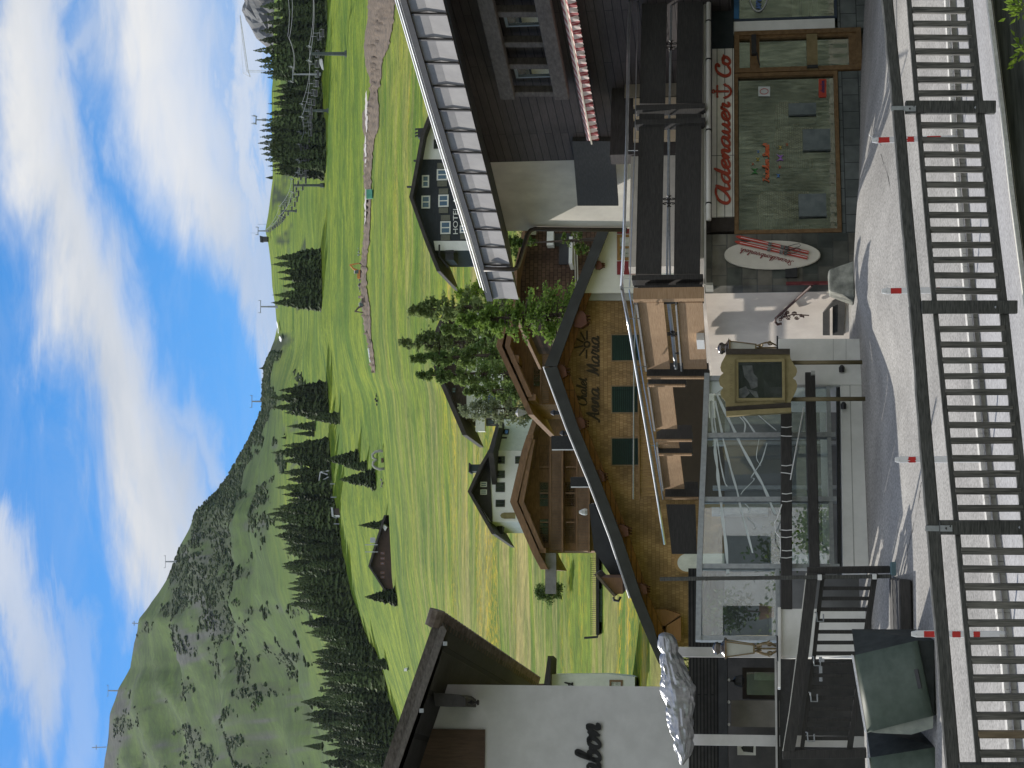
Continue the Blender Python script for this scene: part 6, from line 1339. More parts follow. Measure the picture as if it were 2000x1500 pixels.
for y0, y1 in ((652, 706), (752.5, 807.5), (854, 910)):
    wf, r = frame(am, 'window', 1193, 1250, y0, y1, .05, mk('shutter_surround', (.28, .2, .12), (.22, .15, .09), s=6), -.05, .06, AM)
    g = MB(); g.wb(AM, *r, .0, .045); g.build('shutter', GSH, wf)
# text and sun emblem
DKT = mk('dark_painted_letters', (.04, .03, .022), (.06, .045, .032), s=4, rough=.8)
script('2halet'.replace('2', 'C'), AM.p(1146, 793, .02), AM.p(1146, 737, .02), (0, 0, 1), .23, DKT, 'lettering', am, .27, .12, .01, .002)
script('1nna', AM.p(1170, 823, .02), AM.p(1170, 756, .02), (0, 0, 1), .31, DKT, 'lettering', am, .27, .12, .01, .002)
script('Maria', AM.p(1170, 734, .02), AM.p(1170, 656, .02), (0, 0, 1), .31, DKT, 'lettering', am, .27, .12, .01, .002)
g = MB(); zc = lambda a, b_: (1060+a/4.165, 640+b_/4.165)
c = zc(360, 137); g.tube([AM.p(c[0]+5.4*math.cos(t*.35), c[1]+5.4*math.sin(t*.35), .03) for t in range(19)], .04, 5)
for (ax_, ay_), (bx_, by_) in (((310, 38), (345, 105)), ((360, 25), (360, 98)), ((262, 85), (330, 120)), ((256, 165), (330, 148)), ((297, 228), (345, 165)), ((355, 252), (356, 178))): g.tube([AM.p(*zc(ax_, ay_), .03), AM.p(*zc(bx_, by_), .03)], .035, 5)
g.build('sun_emblem', DKT, am)
# balcony with weathered slats
g = MB(); ng = 46
BALC = mk('yellowed_slat', (.36, .23, .10), (.2, .12, .06), (6, 6, .8), s=2.5, rough=.8, lo=.3, hi=.7)
bal = None
g.wr(AM, 1246, 1249, 712, 976, .75, .95); bal = g.build('balcony', mk('balcony_rail_wood', (.2, .12, .06), (.28, .17, .09), s=4), am)
g = MB()
for i in range(ng):
    y = 716+i*(970-716)/ng; g.wr(AM, 1249.2, 1300, y, y+4.4, .8, .86)
g.build('slats', BALC, bal)
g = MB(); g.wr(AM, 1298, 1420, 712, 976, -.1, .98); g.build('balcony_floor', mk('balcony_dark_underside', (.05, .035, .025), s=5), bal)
g = MB(); g.tube([AM.p(1241, 590, 1.2), AM.p(1238, 760, 1.2), AM.p(1237, 975, 1.2)], .03, 6); g.build('flag_rail', STEEL, bal)
# arched window at the lower left
g = MB(); arc = lambda x, yc, rx, ry, n=14: [(x-rx*math.sin(math.pi*i/n), yc+ry*math.cos(math.pi*i/n)) for i in range(n+1)]
g.wp(AM, [(1420, 1120)]+arc(1342, 1099, 26, 21)+[(1420, 1078)], .0, .08); aw_ = g.build('arched_window', mk('tan_arch_frame', (.36, .22, .10), s=5, rough=.6), am)
g = MB(); g.wp(AM, [(1420, 1117)]+arc(1342, 1099, 19, 17.5)+[(1420, 1081)], .081, .12); g.build('pane', mk('white_arch_pane', (.66, .67, .68), (.5, .51, .53), (1, 1, .6), s=3, rough=.4), aw_)
g = MB(); g.wp(AM, [(1262, 1190), (1275, 1222), (1300, 1222), (1330, 1200), (1300, 1190)], .1, .4); g.wp(AM, [(1300, 1252), (1330, 1252), (1330, 1205), (1302, 1222)], .02, .5); g.build('side_panel', mk('orange_brown_panel', (.2, .095, .038), (.26, .13, .055), (1, 1, 8), s=3, rough=.6), am)
g = MB(); g.wp(AM, [(1275, 1235), (1540, 1235), (1540, 1263), (1304, 1263)], -9, -.3); g.build('annex_wall', SHI, am)
wf, r = frame(am, 'window', 1205, 1240, 458, 508, .12, mk('amber_wood_frame', (.34, .19, .06), (.26, .14, .045), s=6, rough=.5), .66, .75, AM, bars=(('v', .5),)); pane(wf, AM, r, glass('green_glass', (.5, .6, .5), 1.6, .02, .4, (.10, .2, .07)), .70)
for ya, yb in ((510, 536), (436, 456)):
    g = MB(); g.wr(AM, 1205, 1242, ya, yb, .7, .78); g.build('red_shutter', mk('red_shutter_paint', (.22, .025, .03), (.19, .022, .027), s=4, rough=.5), am)
# chimneys rising from the far roof slope
for x0, x1, y0, y1, lab in ((1077, 1135, 851, 877, 1), (1114, 1160, 932, 950, 0)):
    Wc = Wall((y0+y1)/2, 89, 2); g = MB(); g.wr(Wc, x0, x1, y0, y1, -1.2, 0); ch = g.build('chimney', BLACKM, am)
    g = MB(); g.wr(Wc, x0+1, x1, y1+.2, y1+2.6, -1.2, .02); g.build('chimney_edge', WHITEP, ch)
for v, y in ((1076, 806), (1094, 846)):
    g = MB(); c = at(v+14, y, 88.5); g.tube([c-Vector((0, 0, .6)), c+Vector((0, 0, .15))], .09, 8); g.lathe(c+Vector((0, 0, .15)), [(.12, 0), (.14, .05), (.05, .2)], 8); g.build('flue', BLACKM, am)
g = MB(); c = at(1147, 1000, 89); g.lathe(c, [(.14, 0), (.16, .1), (.13, .25), (.05, .38)], 6); g.build('roof_light', LGLASS, am)

# ================================================================== HOUSES BEHIND
def timber_house(name, label, W, roof_pts, th, oh, L, wall_pts, wmat, rmat, base):
    root = thing(name, label, 'house', W.p(*base))
    g = MB(); up = roof_pts; dn = [(x+th, y) for x, y in roof_pts[::-1]]; g.wp(W, up+dn, oh-L, oh); rf = g.build('roof', rmat, root)
    g = MB(); g.wp(W, wall_pts, -L+2*oh, 0); g.build('wall', wmat, root); return root, rf
BRH = mk('brown_house_timber', (.29, .165, .083), (.19, .108, .054), (1, 1, 5), s=2.2, rough=.8, bump=.3, bd=.01, var=.25)
BRR = mk('brown_roof_boards', (.24, .14, .078), (.15, .088, .05), (1, 1, 3), s=2, rough=.75)
GPN = glass('teal_dark_pane', (.4, .5, .5), 1.4, .02, .5, (.04, .09, .085))
def winrow(root, W, x0, x1, spans, n, fm, gm=GPN, o=.03, t=.06):
    for y0, y1 in spans:
        wf, r = frame(root, 'window', x0, x1, y0, y1, t, fm, -.04, o, W, bars=tuple(('v', (i+1)/n) for i in range(n-1))); pane(wf, W, r, gm, o-.03)
FRB = mk('light_brown_window_frame', (.2, .12, .06), s=6)
# brown house with two long balconies
H1 = Wall(960, 150, 6)
h1, rf = timber_house('balcony_house', 'brown timber house with two long balconies below the white house', H1, [(1056, 1112), (1040, 1082), (996, 980), (1019, 880), (1029, 850)], 14, 2.2, 14, [(1050, 1076), (1012, 980), (1036, 853), (1180, 853), (1180, 1076)], BRH, BRR, (1160, 960))
g = MB(); g.wp(H1, [(1013, 980), (1053, 1072), (1062, 1072), (1023, 980)], .6, 2.1); g.wp(H1, [(1013, 980), (1036, 858), (1045, 858), (1023, 980)], .6, 2.1); g.build('soffit_beam', BRR, h1)
Hs = Wall(853, H1.p(1100, 853).y, -35); g = MB(); g.wp(Hs, [(1036, 853), (1060, 772), (1170, 772), (1170, 853)], -8, -.02)
H1s = Wall(853, H1.p(1100, 853).y-.05, 48); g = MB(); g.wp(H1s, [(1030, 853), (1058, 774), (1180, 774), (1180, 853)], -6, 0); g.build('side_wall', BRH, h1)
g = MB(); g.wp(H1s, [(1027, 858), (1057, 768), (1066, 768), (1038, 858)], -6, 1.5); g.build('side_roof', BRR, h1)
for x0, x1 in ((1075, 1096), (1127, 1148)):
    g = MB(); g.wr(H1, x0-1.5, x0+1, 855, 1077, .9, 1.05); bl = g.build('balcony', BRR, h1)
    g = MB()
    for i in range(74): y = 857+i*2.95; g.wr(H1, x0+1, x1, y, y+1.7, .94, .99)
    g.build('balusters', mk('balcony_baluster_brown', (.21, .14, .09), (.13, .085, .055), s=2), bl); g = MB(); g.wr(H1, x1, x1+4, 853, 1078, .0, 1.05); g.build('balcony_floor', BRR, bl)
    g = MB()
    for y in (912, 963, 1020): g.wr(H1, x0-22, x0, y-1, y+1, .9, 1.0)
    g.build('balcony_post', BRR, bl)
winrow(h1, H1, 1053, 1072, ((869, 917), (941, 990), (1013, 1061)), 3, FRB); winrow(h1, H1, 1102, 1124, ((869, 917), (941, 990), (1013, 1061)), 3, FRB)
for x0, x1, y0, y1 in ((1018, 1031, 930, 945), (1022, 1036, 1003, 1017), (1053, 1066, 1070, 1080)):
    g = MB(); g.wr(H1, x0, x1, y0, y1, .2, 2.0); g.build('purlin_end', BRR, h1)
# white house with a dark attic
H2 = Wall(960, 195, 10)
DKR = mk('near_black_roof', (.03, .026, .024), (.05, .044, .04), s=1.5, rough=.7)
WHR = mk('bright_white_render', (.86, .85, .86), (.80, .80, .81), s=1.5, rough=.9, var=.05)
h2, rf = timber_house('white_chalet', 'white house with a dark attic gable and dark roof on the meadow edge', H2, [(960, 1043), (913, 960), (935, 912), (958, 872)], 7, 1.6, 15, [(957, 1019), (930, 985), (920, 960), (957, 880), (1080, 880), (1080, 1019)], WHR, DKR, (1060, 960))
g = MB(); g.wp(H2, [(961, 1022), (918, 960), (957, 878), (956, 900), (962, 1019)], .02, .12); g.build('attic_cladding', DKR, h2)
H2s = Wall(879, H2.p(1000, 879).y, 52); g = MB(); g.wp(H2s, [(957, 879), (975, 819), (1060, 819), (1060, 879)], -7, 0); g.build('side_wall', PALE, h2)
g = MB(); g.wp(H2s, [(953, 884), (977, 803), (982, 803), (963, 884)], -9, 2.0); g.build('side_roof', DKR, rf)
WFD = mk('dark_grey_frame', (.05, .05, .055), s=6); GB2 = glass('dark_far_pane', (.4, .45, .5), 1.2, .02, .6, (.02, .025, .035))
winrow(h2, H2, 968, 986, ((891, 905.5), (919, 933.5), (942, 961), (976, 990)), 2, WFD, GB2, .05, .08); winrow(h2, H2, 1006, 1024, ((891, 905.5),), 2, WFD, GB2, .05, .08)
winrow(h2, H2, 938, 951, ((941, 951), (956, 966)), 2, WHITEP, glass('sky_tinted_far_pane', (.5, .6, .75), 2, .02, .5, (.3, .4, .55)), .18, .1)  # attic panes carry the sky's reflection as pale blue body colour
winrow(h2, H2s, 978, 994, ((838, 848),), 1, WFD, GB2, .05, .1); winrow(h2, H2s, 976, 990, ((853, 856),), 1, WFD, GB2, .05, .1)
g = MB(); g.wp(H2, [(1006, 1013), (985, 1013), (979, 1011), (977, 1007), (979, 1003), (985, 1001), (1006, 1001)], .02, .08); g.build('arched_door', mk('ochre_arch_door', (.3, .26, .12), (.2, .16, .08), s=2), h2)
g = MB(); g.wr(Wall(913, 200, 10), 918, 940, 907, 920, -1.5, 0); ch = g.build('chimney', mk('dark_green_chimney', (.025, .04, .035), s=4), rf); g = MB(); g.wr(Wall(913, 200, 10), 915, 917.6, 904, 922, -1.8, .2); g.build('chimney_cap', BLACKM, ch)
# brown gable house in the middle
H3 = Wall(665, 120, 8)
h3, rf = timber_house('gable_house', 'brown timber gable house with dark windows between the trees', H3, [(1031, 810), (969, 676), (985, 610), (996, 560)], 11, 2.2, 12, [(1030, 790), (985, 676), (1004, 575), (1140, 575), (1140, 790)], BRH, BRR, (1120, 690))
g = MB(); g.wp(H3, [(986, 676), (1030, 775), (1040, 775), (996, 676)], .5, 2.1); g.wp(H3, [(986, 676), (1000, 592), (1009, 592), (996, 676)], .5, 2.1); g.build('soffit_beam', BRR, h3)
winrow(h3, H3, 1036, 1055, ((654, 684),), 2, FRB); winrow(h3, H3, 1041, 1061, ((706, 756),), 4, FRB)
g = MB(); g.wr(H3, 1055, 1058, 576, 790, .9, 1.05); bl = g.build('balcony', BRR, h3)
g = MB()
for i in range(60): y = 578+i*3.5; g.wr(H3, 1058, 1072, y, y+2, .94, .99)
g.build('balusters', MATS['balcony_baluster_brown'], bl)
for x0, x1, y0, y1 in ((998, 1013, 694, 708), (1032, 1046, 770, 782)):
    g = MB(); g.wr(H3, x0, x1, y0, y1, .2, 2.0); g.build('purlin_end', BRR, h3)
g = MB(); g.tube([at(1150, 806, 140), at(1028, 806, 140)], .06, 6); g.lathe(at(1027, 806, 140), [(.12, 0), (.3, .5), (.34, .55), (.1, .75)], 4); tag(g.build('street_lamp', mk('lamp_grey', (.3, .3, .3), s=6)), 'grey street lamp with a tapered head behind the balcony house roof', 'street lamp')
# brown shingled house at the right, seen under the big eave
H4 = Wall(530, 105, 14)
h4, rf = timber_house('shingle_house', 'brown shingled house wall seen under the big dark eave', H4, [(1001, 612), (1004, 530), (1020, 452), (1034, 380)], 6, 1.6, 12, [(1005, 611), (1008, 525), (1026, 440), (1034, 400), (1260, 400), (1260, 611)], bricks('red_brown_shingles', (.15, .088, .06), (.105, .06, .042), (.05, .03, .02), .3, .22, 14, ms=.02, off=.5, rough=.85, bump=.6, gs=1.2, var=.35), BRR, (1200, 520))
winrow(h4, H4, 1027, 1045, ((560, 577),), 2, FRB); winrow(h4, H4, 1076, 1092, ((562, 577),), 2, FRB)
for q_ in ((1068, 1081, 452, 479, .1, .6), (1111, 1118, 462, 514, .1, 1.3), (1034, 1047, 440, 458, .1, .2)):
    g = MB(); g.wr(H4, *q_); g.build('white_panel', WHITEP, h4)
g = MB(); g.wr(H4, 1082, 1114, 456, 480, .05, .12); g.wr(H4, 1092, 1112, 480, 516, .05, .12); g.build('dark_recess', WFD, h4)
g = MB(); g.tube([H4.p(1121, 455, 1.4), H4.p(1126, 600, 1.4)], .04, 6); g.tube([H4.p(1126, 455, 1.4), H4.p(1130, 600, 1.4)], .04, 6); g.build('roof_tube', CHROME, h4)
# dark hotel on the meadow
H5 = Wall(400, 250, 7)
NAVY = mk('blue_black_cladding', (.022, .027, .036), (.035, .04, .05), (1, 1, 4), s=1.5, rough=.7)
h5, rf = timber_house('hotel', 'blue-black hotel with white windows, white wings and white lettering', H5, [(853, 530), (829, 470), (799, 385), (803, 366), (822, 262), (838, 220), (846, 180)], 7, 2.0, 16, [(850, 489), (838, 470), (808, 385), (830, 262), (842, 200), (960, 200), (960, 489)], NAVY, DKR, (950, 380))
for q_ in ([(850, 489), (847, 470.5), (960, 470.5), (960, 489)], [(831, 262), (824, 311), (960, 311), (960, 200), (842, 200)]):
    g = MB(); g.wp(H5, q_, .02, .1); g.build('white_wing', WHR, h5)
SKG = glass('sky_tinted_pane', (.4, .5, .7), 2.2, .02, .6, (.12, .22, .45))  # sky reflection put into the pane as blue body colour
SHG = mk('grey_green_shutter', (.14, .14, .115), (.17, .17, .14), s=3)
for x0, x1, y0, y1, sh in ((824, 838, 342, 366, 0), (823, 840, 382, 407, 0), (853, 874, 330, 352, 1), (856, 876, 380, 404, 1), (860, 880, 432, 457, 1), (898, 915, 440, 455, 1)):
    winrow(h5, H5, x0, x1, ((y0, y1),), 2, WHITEP, SKG, .1, .18)
    if sh:
        for ya, yb in ((y0-12, y0-1.5), (y1+1.5, y1+12)):
            g = MB(); g.wr(H5, x0+1, x1-1, ya, yb, .02, .12); g.build('shutter', SHG, h5)
winrow(h5, H5, 847, 862, ((272, 290),), 2, WFD, GB2, .2, .15)
def sans(text, P0, P1, up, h, mat, name, par, depth=.02):
    cu = bpy.data.curves.new(name, 'FONT'); cu.body = text; cu.extrude = .03; o = bpy.data.objects.new('tmp', cu); COL.objects.link(o); bpy.context.view_layer.update()
    me_ = bpy.data.meshes.new_from_object(o.evaluated_get(bpy.context.evaluated_depsgraph_get())); bpy.data.objects.remove(o)
    xs = [v.co.x for v in me_.vertices]; y1_ = max(v.co.y for v in me_.vertices); ex = (P1-P0); w = max(xs)-min(xs); ez = ex.normalized().cross(Vector(up)).normalized()
    g = MB(); g.v = [P0+ex*((v.co.x-min(xs))/w)+Vector(up)*(v.co.y/y1_*h)+ez*(v.co.z*depth*30) for v in me_.vertices]; g.f = [tuple(p.vertices) for p in me_.polygons]; return g.build(name, mat, par)
P = lambda y: H5.p(894, y, .12)
sans('HOTEL A', P(457), P(386), (0, 0, 1), (H5.z(885, 430)-H5.z(894, 430)), WHITEP, 'lettering', h5)
g = MB(); g.wr(H5, 870, 886, 488.5, 508, -3, .6); bl = g.build('balcony', BLACKM, h5); g = MB(); g.tube([H5.p(858, 478, .8), H5.p(858, 500, .8), H5.p(876, 522, .8)], .12, 5); g.tube([H5.p(865, 492, .8), H5.p(890, 492, .8)], .08, 5); g.build('balcony_frame', BLACKM, bl)
g = MB(); g.wr(Wall(255, 256, 7), 816, 838, 250, 268, -2, 0); ch = g.build('chimney', BLACKM, rf)
g = MB()
for y in (252, 259, 265): g.tube([at(818, y, 256.5), at(812, y, 256.5), at(812, y+3, 256.5)], .12, 5)
g.build('chimney_pot', BLACKM, ch)
for y in (365, 314):
    g = MB(); g.tube([at(812 if y > 340 else 816, y, 252), at(795 if y > 340 else 808, y, 252)], .15, 5); g.build('roof_vent', BLACKM, rf)
# dark-roofed house behind the conifers
H6 = Wall(760, 235, 8)
h6, rf = timber_house('dark_gable_house', 'dark brown gable house with pale lower walls behind the conifers', H6, [(903, 850), (858, 746), (836, 690), (852, 640), (870, 600)], 9, 2.4, 14, [(905, 815), (862, 740), (846, 690), (876, 610), (985, 610), (985, 815)], mk('dark_brown_attic', (.045, .035, .03), (.075, .058, .048), (1, 1, 4), s=1.2, rough=.8), DKR, (980, 760))
g = MB(); g.wr(H6, 912, 985, 612, 816, .02, .15); g.wr(H6, 929, 947, 786, 842, .1, 1.2); g.build('pale_wall', PALE, h6)
winrow(h6, H6, 882, 891, ((756, 768), (676, 690), (700, 712)), 2, WFD, SKG, .1, .12); winrow(h6, H6, 951, 970, ((794, 812), (770, 788)), 3, WFD, SKG, .25, .15); winrow(h6, H6, 950, 966, ((819, 829),), 2, WFD, SKG, .25, .15); winrow(h6, H6, 905, 919, ((646, 664),), 2, WHITEP, SKG, .25, .15)
# long chalet on the crest
H7 = Wall(1090, 606, 4)
h7, rf = timber_house('crest_chalet', 'long low dark brown chalet sunk behind the meadow crest', H7, [(754, 1160), (719, 1106), (735, 1052), (750, 1006)], 4, 2, 14, [(751, 1150), (724, 1106), (746, 1030), (785, 1030), (790, 1150)], mk('crest_chalet_timber', (.07, .042, .028), (.045, .028, .02), s=.5, rough=.8), DKR, (770, 1090))
winrow(h7, H7, 743, 751, ((1078, 1083), (1088, 1093), (1098, 1103), (1116, 1121), (1125, 1130)), 1, mk('pinkish_frame', (.18, .10, .075), s=3), GB2, .2, .3)
g = MB(); g.wp(H7, [(745, 1027), (752, 1037), (756, 1030), (748, 1022)], -2, 1); g.build('white_gable_end', WHR, h7)
g = MB(); g.wr(Wall(1055, 560, 4), 723, 733, 1050, 1060, -.3, 0); g.build('grey_panel', STEEL, h7)
g = MB()
for y in (1064, 1078): g.tube([at(738, y, 560), at(713, y, 560)], .15, 4)
g.build('mast', STEEL, h7)
# flat canopy and wire fence on the near meadow
CN = Wall(1180, 150, 6)
cn_ = thing('flat_canopy', 'thin black flat canopy with green glass panels on the near meadow', 'canopy', CN.p(1180, 1180))
g = MB(); g.wr(CN, 1164, 1170, 1082, 1240, -1.5, 0); g.build('roof_edge', BLACKM, cn_); g = MB(); g.tube([CN.p(1167, 1240, .1), CN.p(1167, 1244, .1), CN.p(1141, 1246, .1)], .09, 6); g.build('downpipe', BLACKM, cn_)
g = MB()
for i in range(6): g.wr(CN, 1171, 1178-i*.6, 1150+i*11, 1160+i*11, -.4, -.3)
g.build('glass_panel', mk('green_glass_panel', (.12, .2, .17), (.16, .26, .22), s=3, rough=.3), cn_)
wfn = thing('wire_fence', 'fine wire fence with thin posts behind the flat canopy on the meadow', 'fence', CN.p(1162, 1180, -2))
for i in range(38):
    g = MB(); y = 1090+i*4; g.tube([at(1168, y, 153), at(1153, y+.3, 153)], .02, 4); g.build('post', mk('fence_wire_grey', (.12, .12, .11), s=4), wfn)
g = MB(); g.tube([at(1154, 1088, 153), at(1154, 1240, 153)], .02, 4); g.build('wire', MATS['fence_wire_grey'], wfn)
DO = Wall(1155, 84, 2); dz = thing('roof_dormer', 'small brown boarded shed with a black gutter below the meadow', 'shed', DO.p(1215, 1150))
g = MB(); g.wp(DO, [(1166, 1128), (1196, 1160), (1216, 1160), (1216, 1128)], -2, 0); g.build('wall', mk('pinkish_boards', (.28, .16, .10), (.22, .125, .08), (1, 1, 6), s=2.5), dz); g = MB(); g.wp(DO, [(1160, 1122), (1199, 1166), (1203, 1164), (1165, 1120)], -2.3, .4); g.build('roof', TILE, dz); g = MB(); g.tube([DO.p(1198, 1166, .2), DO.p(1199, 1172, .2), DO.p(1208, 1174, .2), DO.p(1212, 1166, .1)], .06, 6); g.build('gutter_pipe', BLACKM, dz)
g = MB(); g.wp(AM, [(1150, 985), (1160, 1075), (1200, 1135), (1224, 1135), (1160, 985)], -6, -1.2); g.build('lower_roof', ARD, rfa)
# grey road strip and pale wall left of the balcony house
g = MB(); g.wr(Wall(1110, 148, 4), 1065, 1086, 1080, 1160, -.4, 0); tag(g.build('grey_wall', mk('grey_concrete_band', (.24, .24, .25), (.18, .18, .19), s=2, rough=.9)), 'low grey concrete wall left of the brown balcony house', 'wall')

# ================================================================== VILLAGE TREES
def cloud_tree(name, label, y, vtop, vbase, d, rx, mat, n, leaf, shape='cone', seed=1, droop=.3, gap=.35):
    """trunk, limbs and a crown of many small leaf sprays clustered round limb tips"""
    R = random.Random(seed); b0 = at(vbase, y, d); top = at(vtop, y, d); H = top.z-b0.z; root = thing(name, label, 'tree', b0)
    t = MB(); t.tube([b0, b0+Vector((.02*H, 0, H*.4)), b0+Vector((0, 0, H*.97))], [H*.022, H*.014, H*.002], 7)
    g = MB(); nl = n//42
    for k in range(nl):
        f = R.random()**.85; f = .08+.92*f
        if shape == 'cone': r = rx*1.1*(1-f)**.95*(.8+.75*noise.noise(Vector((f*11, seed*3.3, math.sin(k)*2))))+.03*rx
        else: r = rx*math.sin(min(1, f*1.02)*math.pi)**.6
        a = R.uniform(0, 6.283); rr = r*R.uniform(.35, 1.0); tip = b0+Vector((math.cos(a)*rr, math.sin(a)*rr, H*f-droop*rr*.4)); st = b0+Vector((0, 0, max(.05*H, H*f-rr*.1)))
        if rr > r*.5: t.tube([st, (st+tip)/2+Vector((0, 0, .04*rr)), tip], [H*.004, H*.003, H*.0012], 4)
        cl = leaf*R.uniform(1.2, 3.0)*(1.15-.75*f if shape == 'cone' else 1)
        for j in range(42):
            s_ = R.random(); q = st.lerp(tip, .35+.65*s_)+Vector((R.gauss(0, cl*.45), R.gauss(0, cl*.45), R.gauss(0, cl*.32)))
            dr = (Vector((math.cos(a), math.sin(a), R.uniform(-.9, .5)))+Vector((R.uniform(-.8, .8), R.uniform(-.8, .8), 0))).normalized(); sd_ = dr.orthogonal(); sd_.rotate(Matrix.Rotation(R.uniform(0, 6.28), 3, dr)); l = leaf*R.uniform(.7, 1.5); w = l*R.uniform(.22, .4)
            g.add([q, q+dr*l*.5+sd_*w, q+dr*l, q+dr*l*.5-sd_*w], [(0, 1, 2, 3)])
    t.build('trunk', BARK, root); g.build('crown', mat, root); return root
LARCH = leafmat('larch_needles', (.10, .17, .035), (.20, .28, .06), 1.0, .35)
CONI = leafmat('village_conifer', (.10, .165, .05), (.22, .29, .095), .6, .4)
CON2 = leafmat('pale_conifer', (.14, .20, .07), (.27, .33, .13), .6, .3)
BUSH = leafmat('silver_willow', (.22, .27, .14), (.36, .4, .24), .8, .35)
DEC = leafmat('fresh_broadleaf', (.13, .22, .03), (.24, .33, .05), .8, .4)
cloud_tree('larch_tree', 'bright green larch in front of the shingled house, its lower part behind the chalet roof', 618, 893, 1345, 100, 4.8, LARCH, 12500, .15, 'cone', 3, .8)
cloud_tree('larch_tree', 'thin light green larch sprig beside the rainwater pipe', 470, 1000, 1300, 98, 1.6, LARCH, 1500, .13, 'cone', 9, .8)
cloud_tree('conifer_tree', 'broad grey-green conifer with a ragged top, right of the tall pale spire', 600, 797, 1110, 165, 5.4, CON2, 9600, .22, 'cone', 4, .5)
cloud_tree('conifer_tree', 'tall pale-topped conifer whose spire reaches highest on the meadow', 668, 778, 1110, 170, 5.0, CON2, 9600, .22, 'cone', 5, .5)
cloud_tree('conifer_tree', 'narrow dark conifer spire, second from the left in the village group', 697, 803, 1118, 160, 3.1, CONI, 8000, .2, 'cone', 6, .5)
cloud_tree('conifer_tree', 'narrow dark conifer spire at the left of the village group', 731, 813, 1118, 158, 3.1, CONI, 8000, .2, 'cone', 7, .5)
cloud_tree('conifer_tree', 'low dark conifer between the spires and the white house', 762, 905, 1120, 150, 2.2, CONI, 4200, .18, 'cone', 8, .5)
cloud_tree('conifer_tree', 'dark conifer standing close behind the bright larch', 640, 860, 1125, 150, 3.2, CONI, 6000, .2, 'cone', 10, .5)
cloud_tree('willow_shrub', 'silver-leaved shrub tree at the corner of the dark gable house', 800, 900, 1060, 190, 2.0, BUSH, 3000, .22, 'round', 12, .1)
cloud_tree('broadleaf_tree', 'fresh green broadleaf tree at the end of the big eave', 572, 890, 1070, 190, 2.7, DEC, 4200, .22, 'round', 14, .1)
cloud_tree('broadleaf_tree', 'green broadleaf tree seen low between the conifers', 690, 915, 1075, 185, 2.6, DEC, 3600, .22, 'round', 16, .1)
cloud_tree('broadleaf_tree', 'dark leafy tree behind the roof of the shingle house', 480, 985, 1130, 135, 1.8, leafmat('dark_broadleaf', (.05, .09, .025), (.1, .16, .04), .8, .3), 3600, .16, 'round', 17, .1)
cloud_tree('bushy_pine', 'small bushy dark pine alone on the meadow by the grey wall', 1156, 1047, 1100, 178, 1.4, CONI, 2600, .16, 'round', 18, .1)
cloud_tree('broadleaf_shrub', 'yellow-green shrub below the chalet eave at the left', 1290, 1290, 1372, 100, 1.1, DEC, 2000, .09, 'round', 19, .1)
cloud_tree('broadleaf_shrub', 'yellow-green shrub between the silver cover and the white post', 1330, 1305, 1372, 100, 1.0, DEC, 1800, .09, 'round', 20, .1)
# ================================================================== CHAIRLIFT, WORKS AND SMALL THINGS ON THE SLOPE
PYL = mk('pylon_grey_green', (.035, .05, .045), (.06, .08, .07), s=1, rough=.6)
PYG = mk('pylon_steel_grey', (.26, .28, .29), (.2, .22, .23), s=1, rough=.6)
CABLE = mk('steel_cable', (.20, .21, .22), s=3, rough=.5)
def pylon(y, vb, vt, d, aw, label, mat=PYG, rx=.34, sky=False):
    b0 = at(vb, y, d); t0 = at(vt, y, d); root = thing('lift_pylon', label, 'lift pylon', b0); H = t0.z-b0.z
    g = MB(); g.tube([b0-Vector((0, 0, 1)), b0+Vector((0, 0, .6)), b0+Vector((0, 0, .62)), t0], [rx*2.4, rx*2.2, rx*1.35, rx], 10); g.build('mast', mat, root)
    g = MB(); e = Vector((aw, .3, 0)); g.beam(t0-e, t0+e, .35, .4); g.build('cross_arm', mat, root)
    for s in (-1, 1):
        g = MB(); c = t0+e*s; g.beam(c+Vector((0, -2.0, .25)), c+Vector((0, 2.0, .25)), .25, .35)
        for k in range(5): g.tube([c+Vector((-.15, -1.8+k*.9, .5)), c+Vector((.15, -1.8+k*.9, .5))], .28, 8)
        g.tube([c+Vector((0, -1.6, .3)), c+Vector((0, -1.6, 1.5)), c+Vector((0, 1.6, 1.5)), c+Vector((0, 1.6, .3))], .07, 4); g.build('sheave_train', PYG, root)
    return t0-e, t0+e
dP = lambda y, v: terr(y, v).y
L1 = []
specs = [(105, 677, 608, dP(105, 677), 2.6, 'dark green lift pylon, tallest and nearest on the right of the slope', PYL, .55), (216, 642, 593, dP(216, 642), 2.6, 'lift pylon with a dark foot, second from the right on the slope', PYL, .45), (270, 631, 588, 770, 2.6, 'slim grey lift pylon in front of the middle of the wide spruce clump', PYG, .32), (325, 629, 585, 770, 2.6, 'slim grey lift pylon at the left end of the wide spruce clump', PYG, .3), (362, 628, 573, 772, 2.6, 'lift pylon standing free just left of the wide spruce clump', PYL, .42), (412, 579, 549, dP(412, 579), 2.6, 'lift pylon on the upper slope halfway to the skyline station', PYL, .4)]
for sp_ in specs: L1.append(pylon(*sp_))
top = (at(520, 449, 1290), at(520, 452, 1290))
left = [p[0] for p in L1]+[top[0]]; right = [p[1] for p in L1]+[top[1]]
r0 = (at(612, -80, 470), at(608, -90, 470)); left = [r0[0]]+left; right = [r0[1]]+right
cb_ = thing('lift_cable', 'pair of sagging chairlift cables strung up the slope between the pylons', 'cable', left[1])
def sag(a, b_, s, n=14): return [a.lerp(b_, i/n)-Vector((0, 0, s*4*(i/n)*(1-i/n))) for i in range(n+1)]
for ln in (left, right):
    g = MB()
    for a, b_ in zip(ln, ln[1:]): g.tube([q+Vector((0, 0, .9)) for q in sag(a, b_, 1.5)], .085, 4)
    g.build('rope', CABLE, cb_)
u0 = [at(552, -60, 560), at(562, 70, 700), at(572, 139, 760)]; u1 = [at(563, -60, 560), at(565, 75, 700), at(573, 142, 760)]
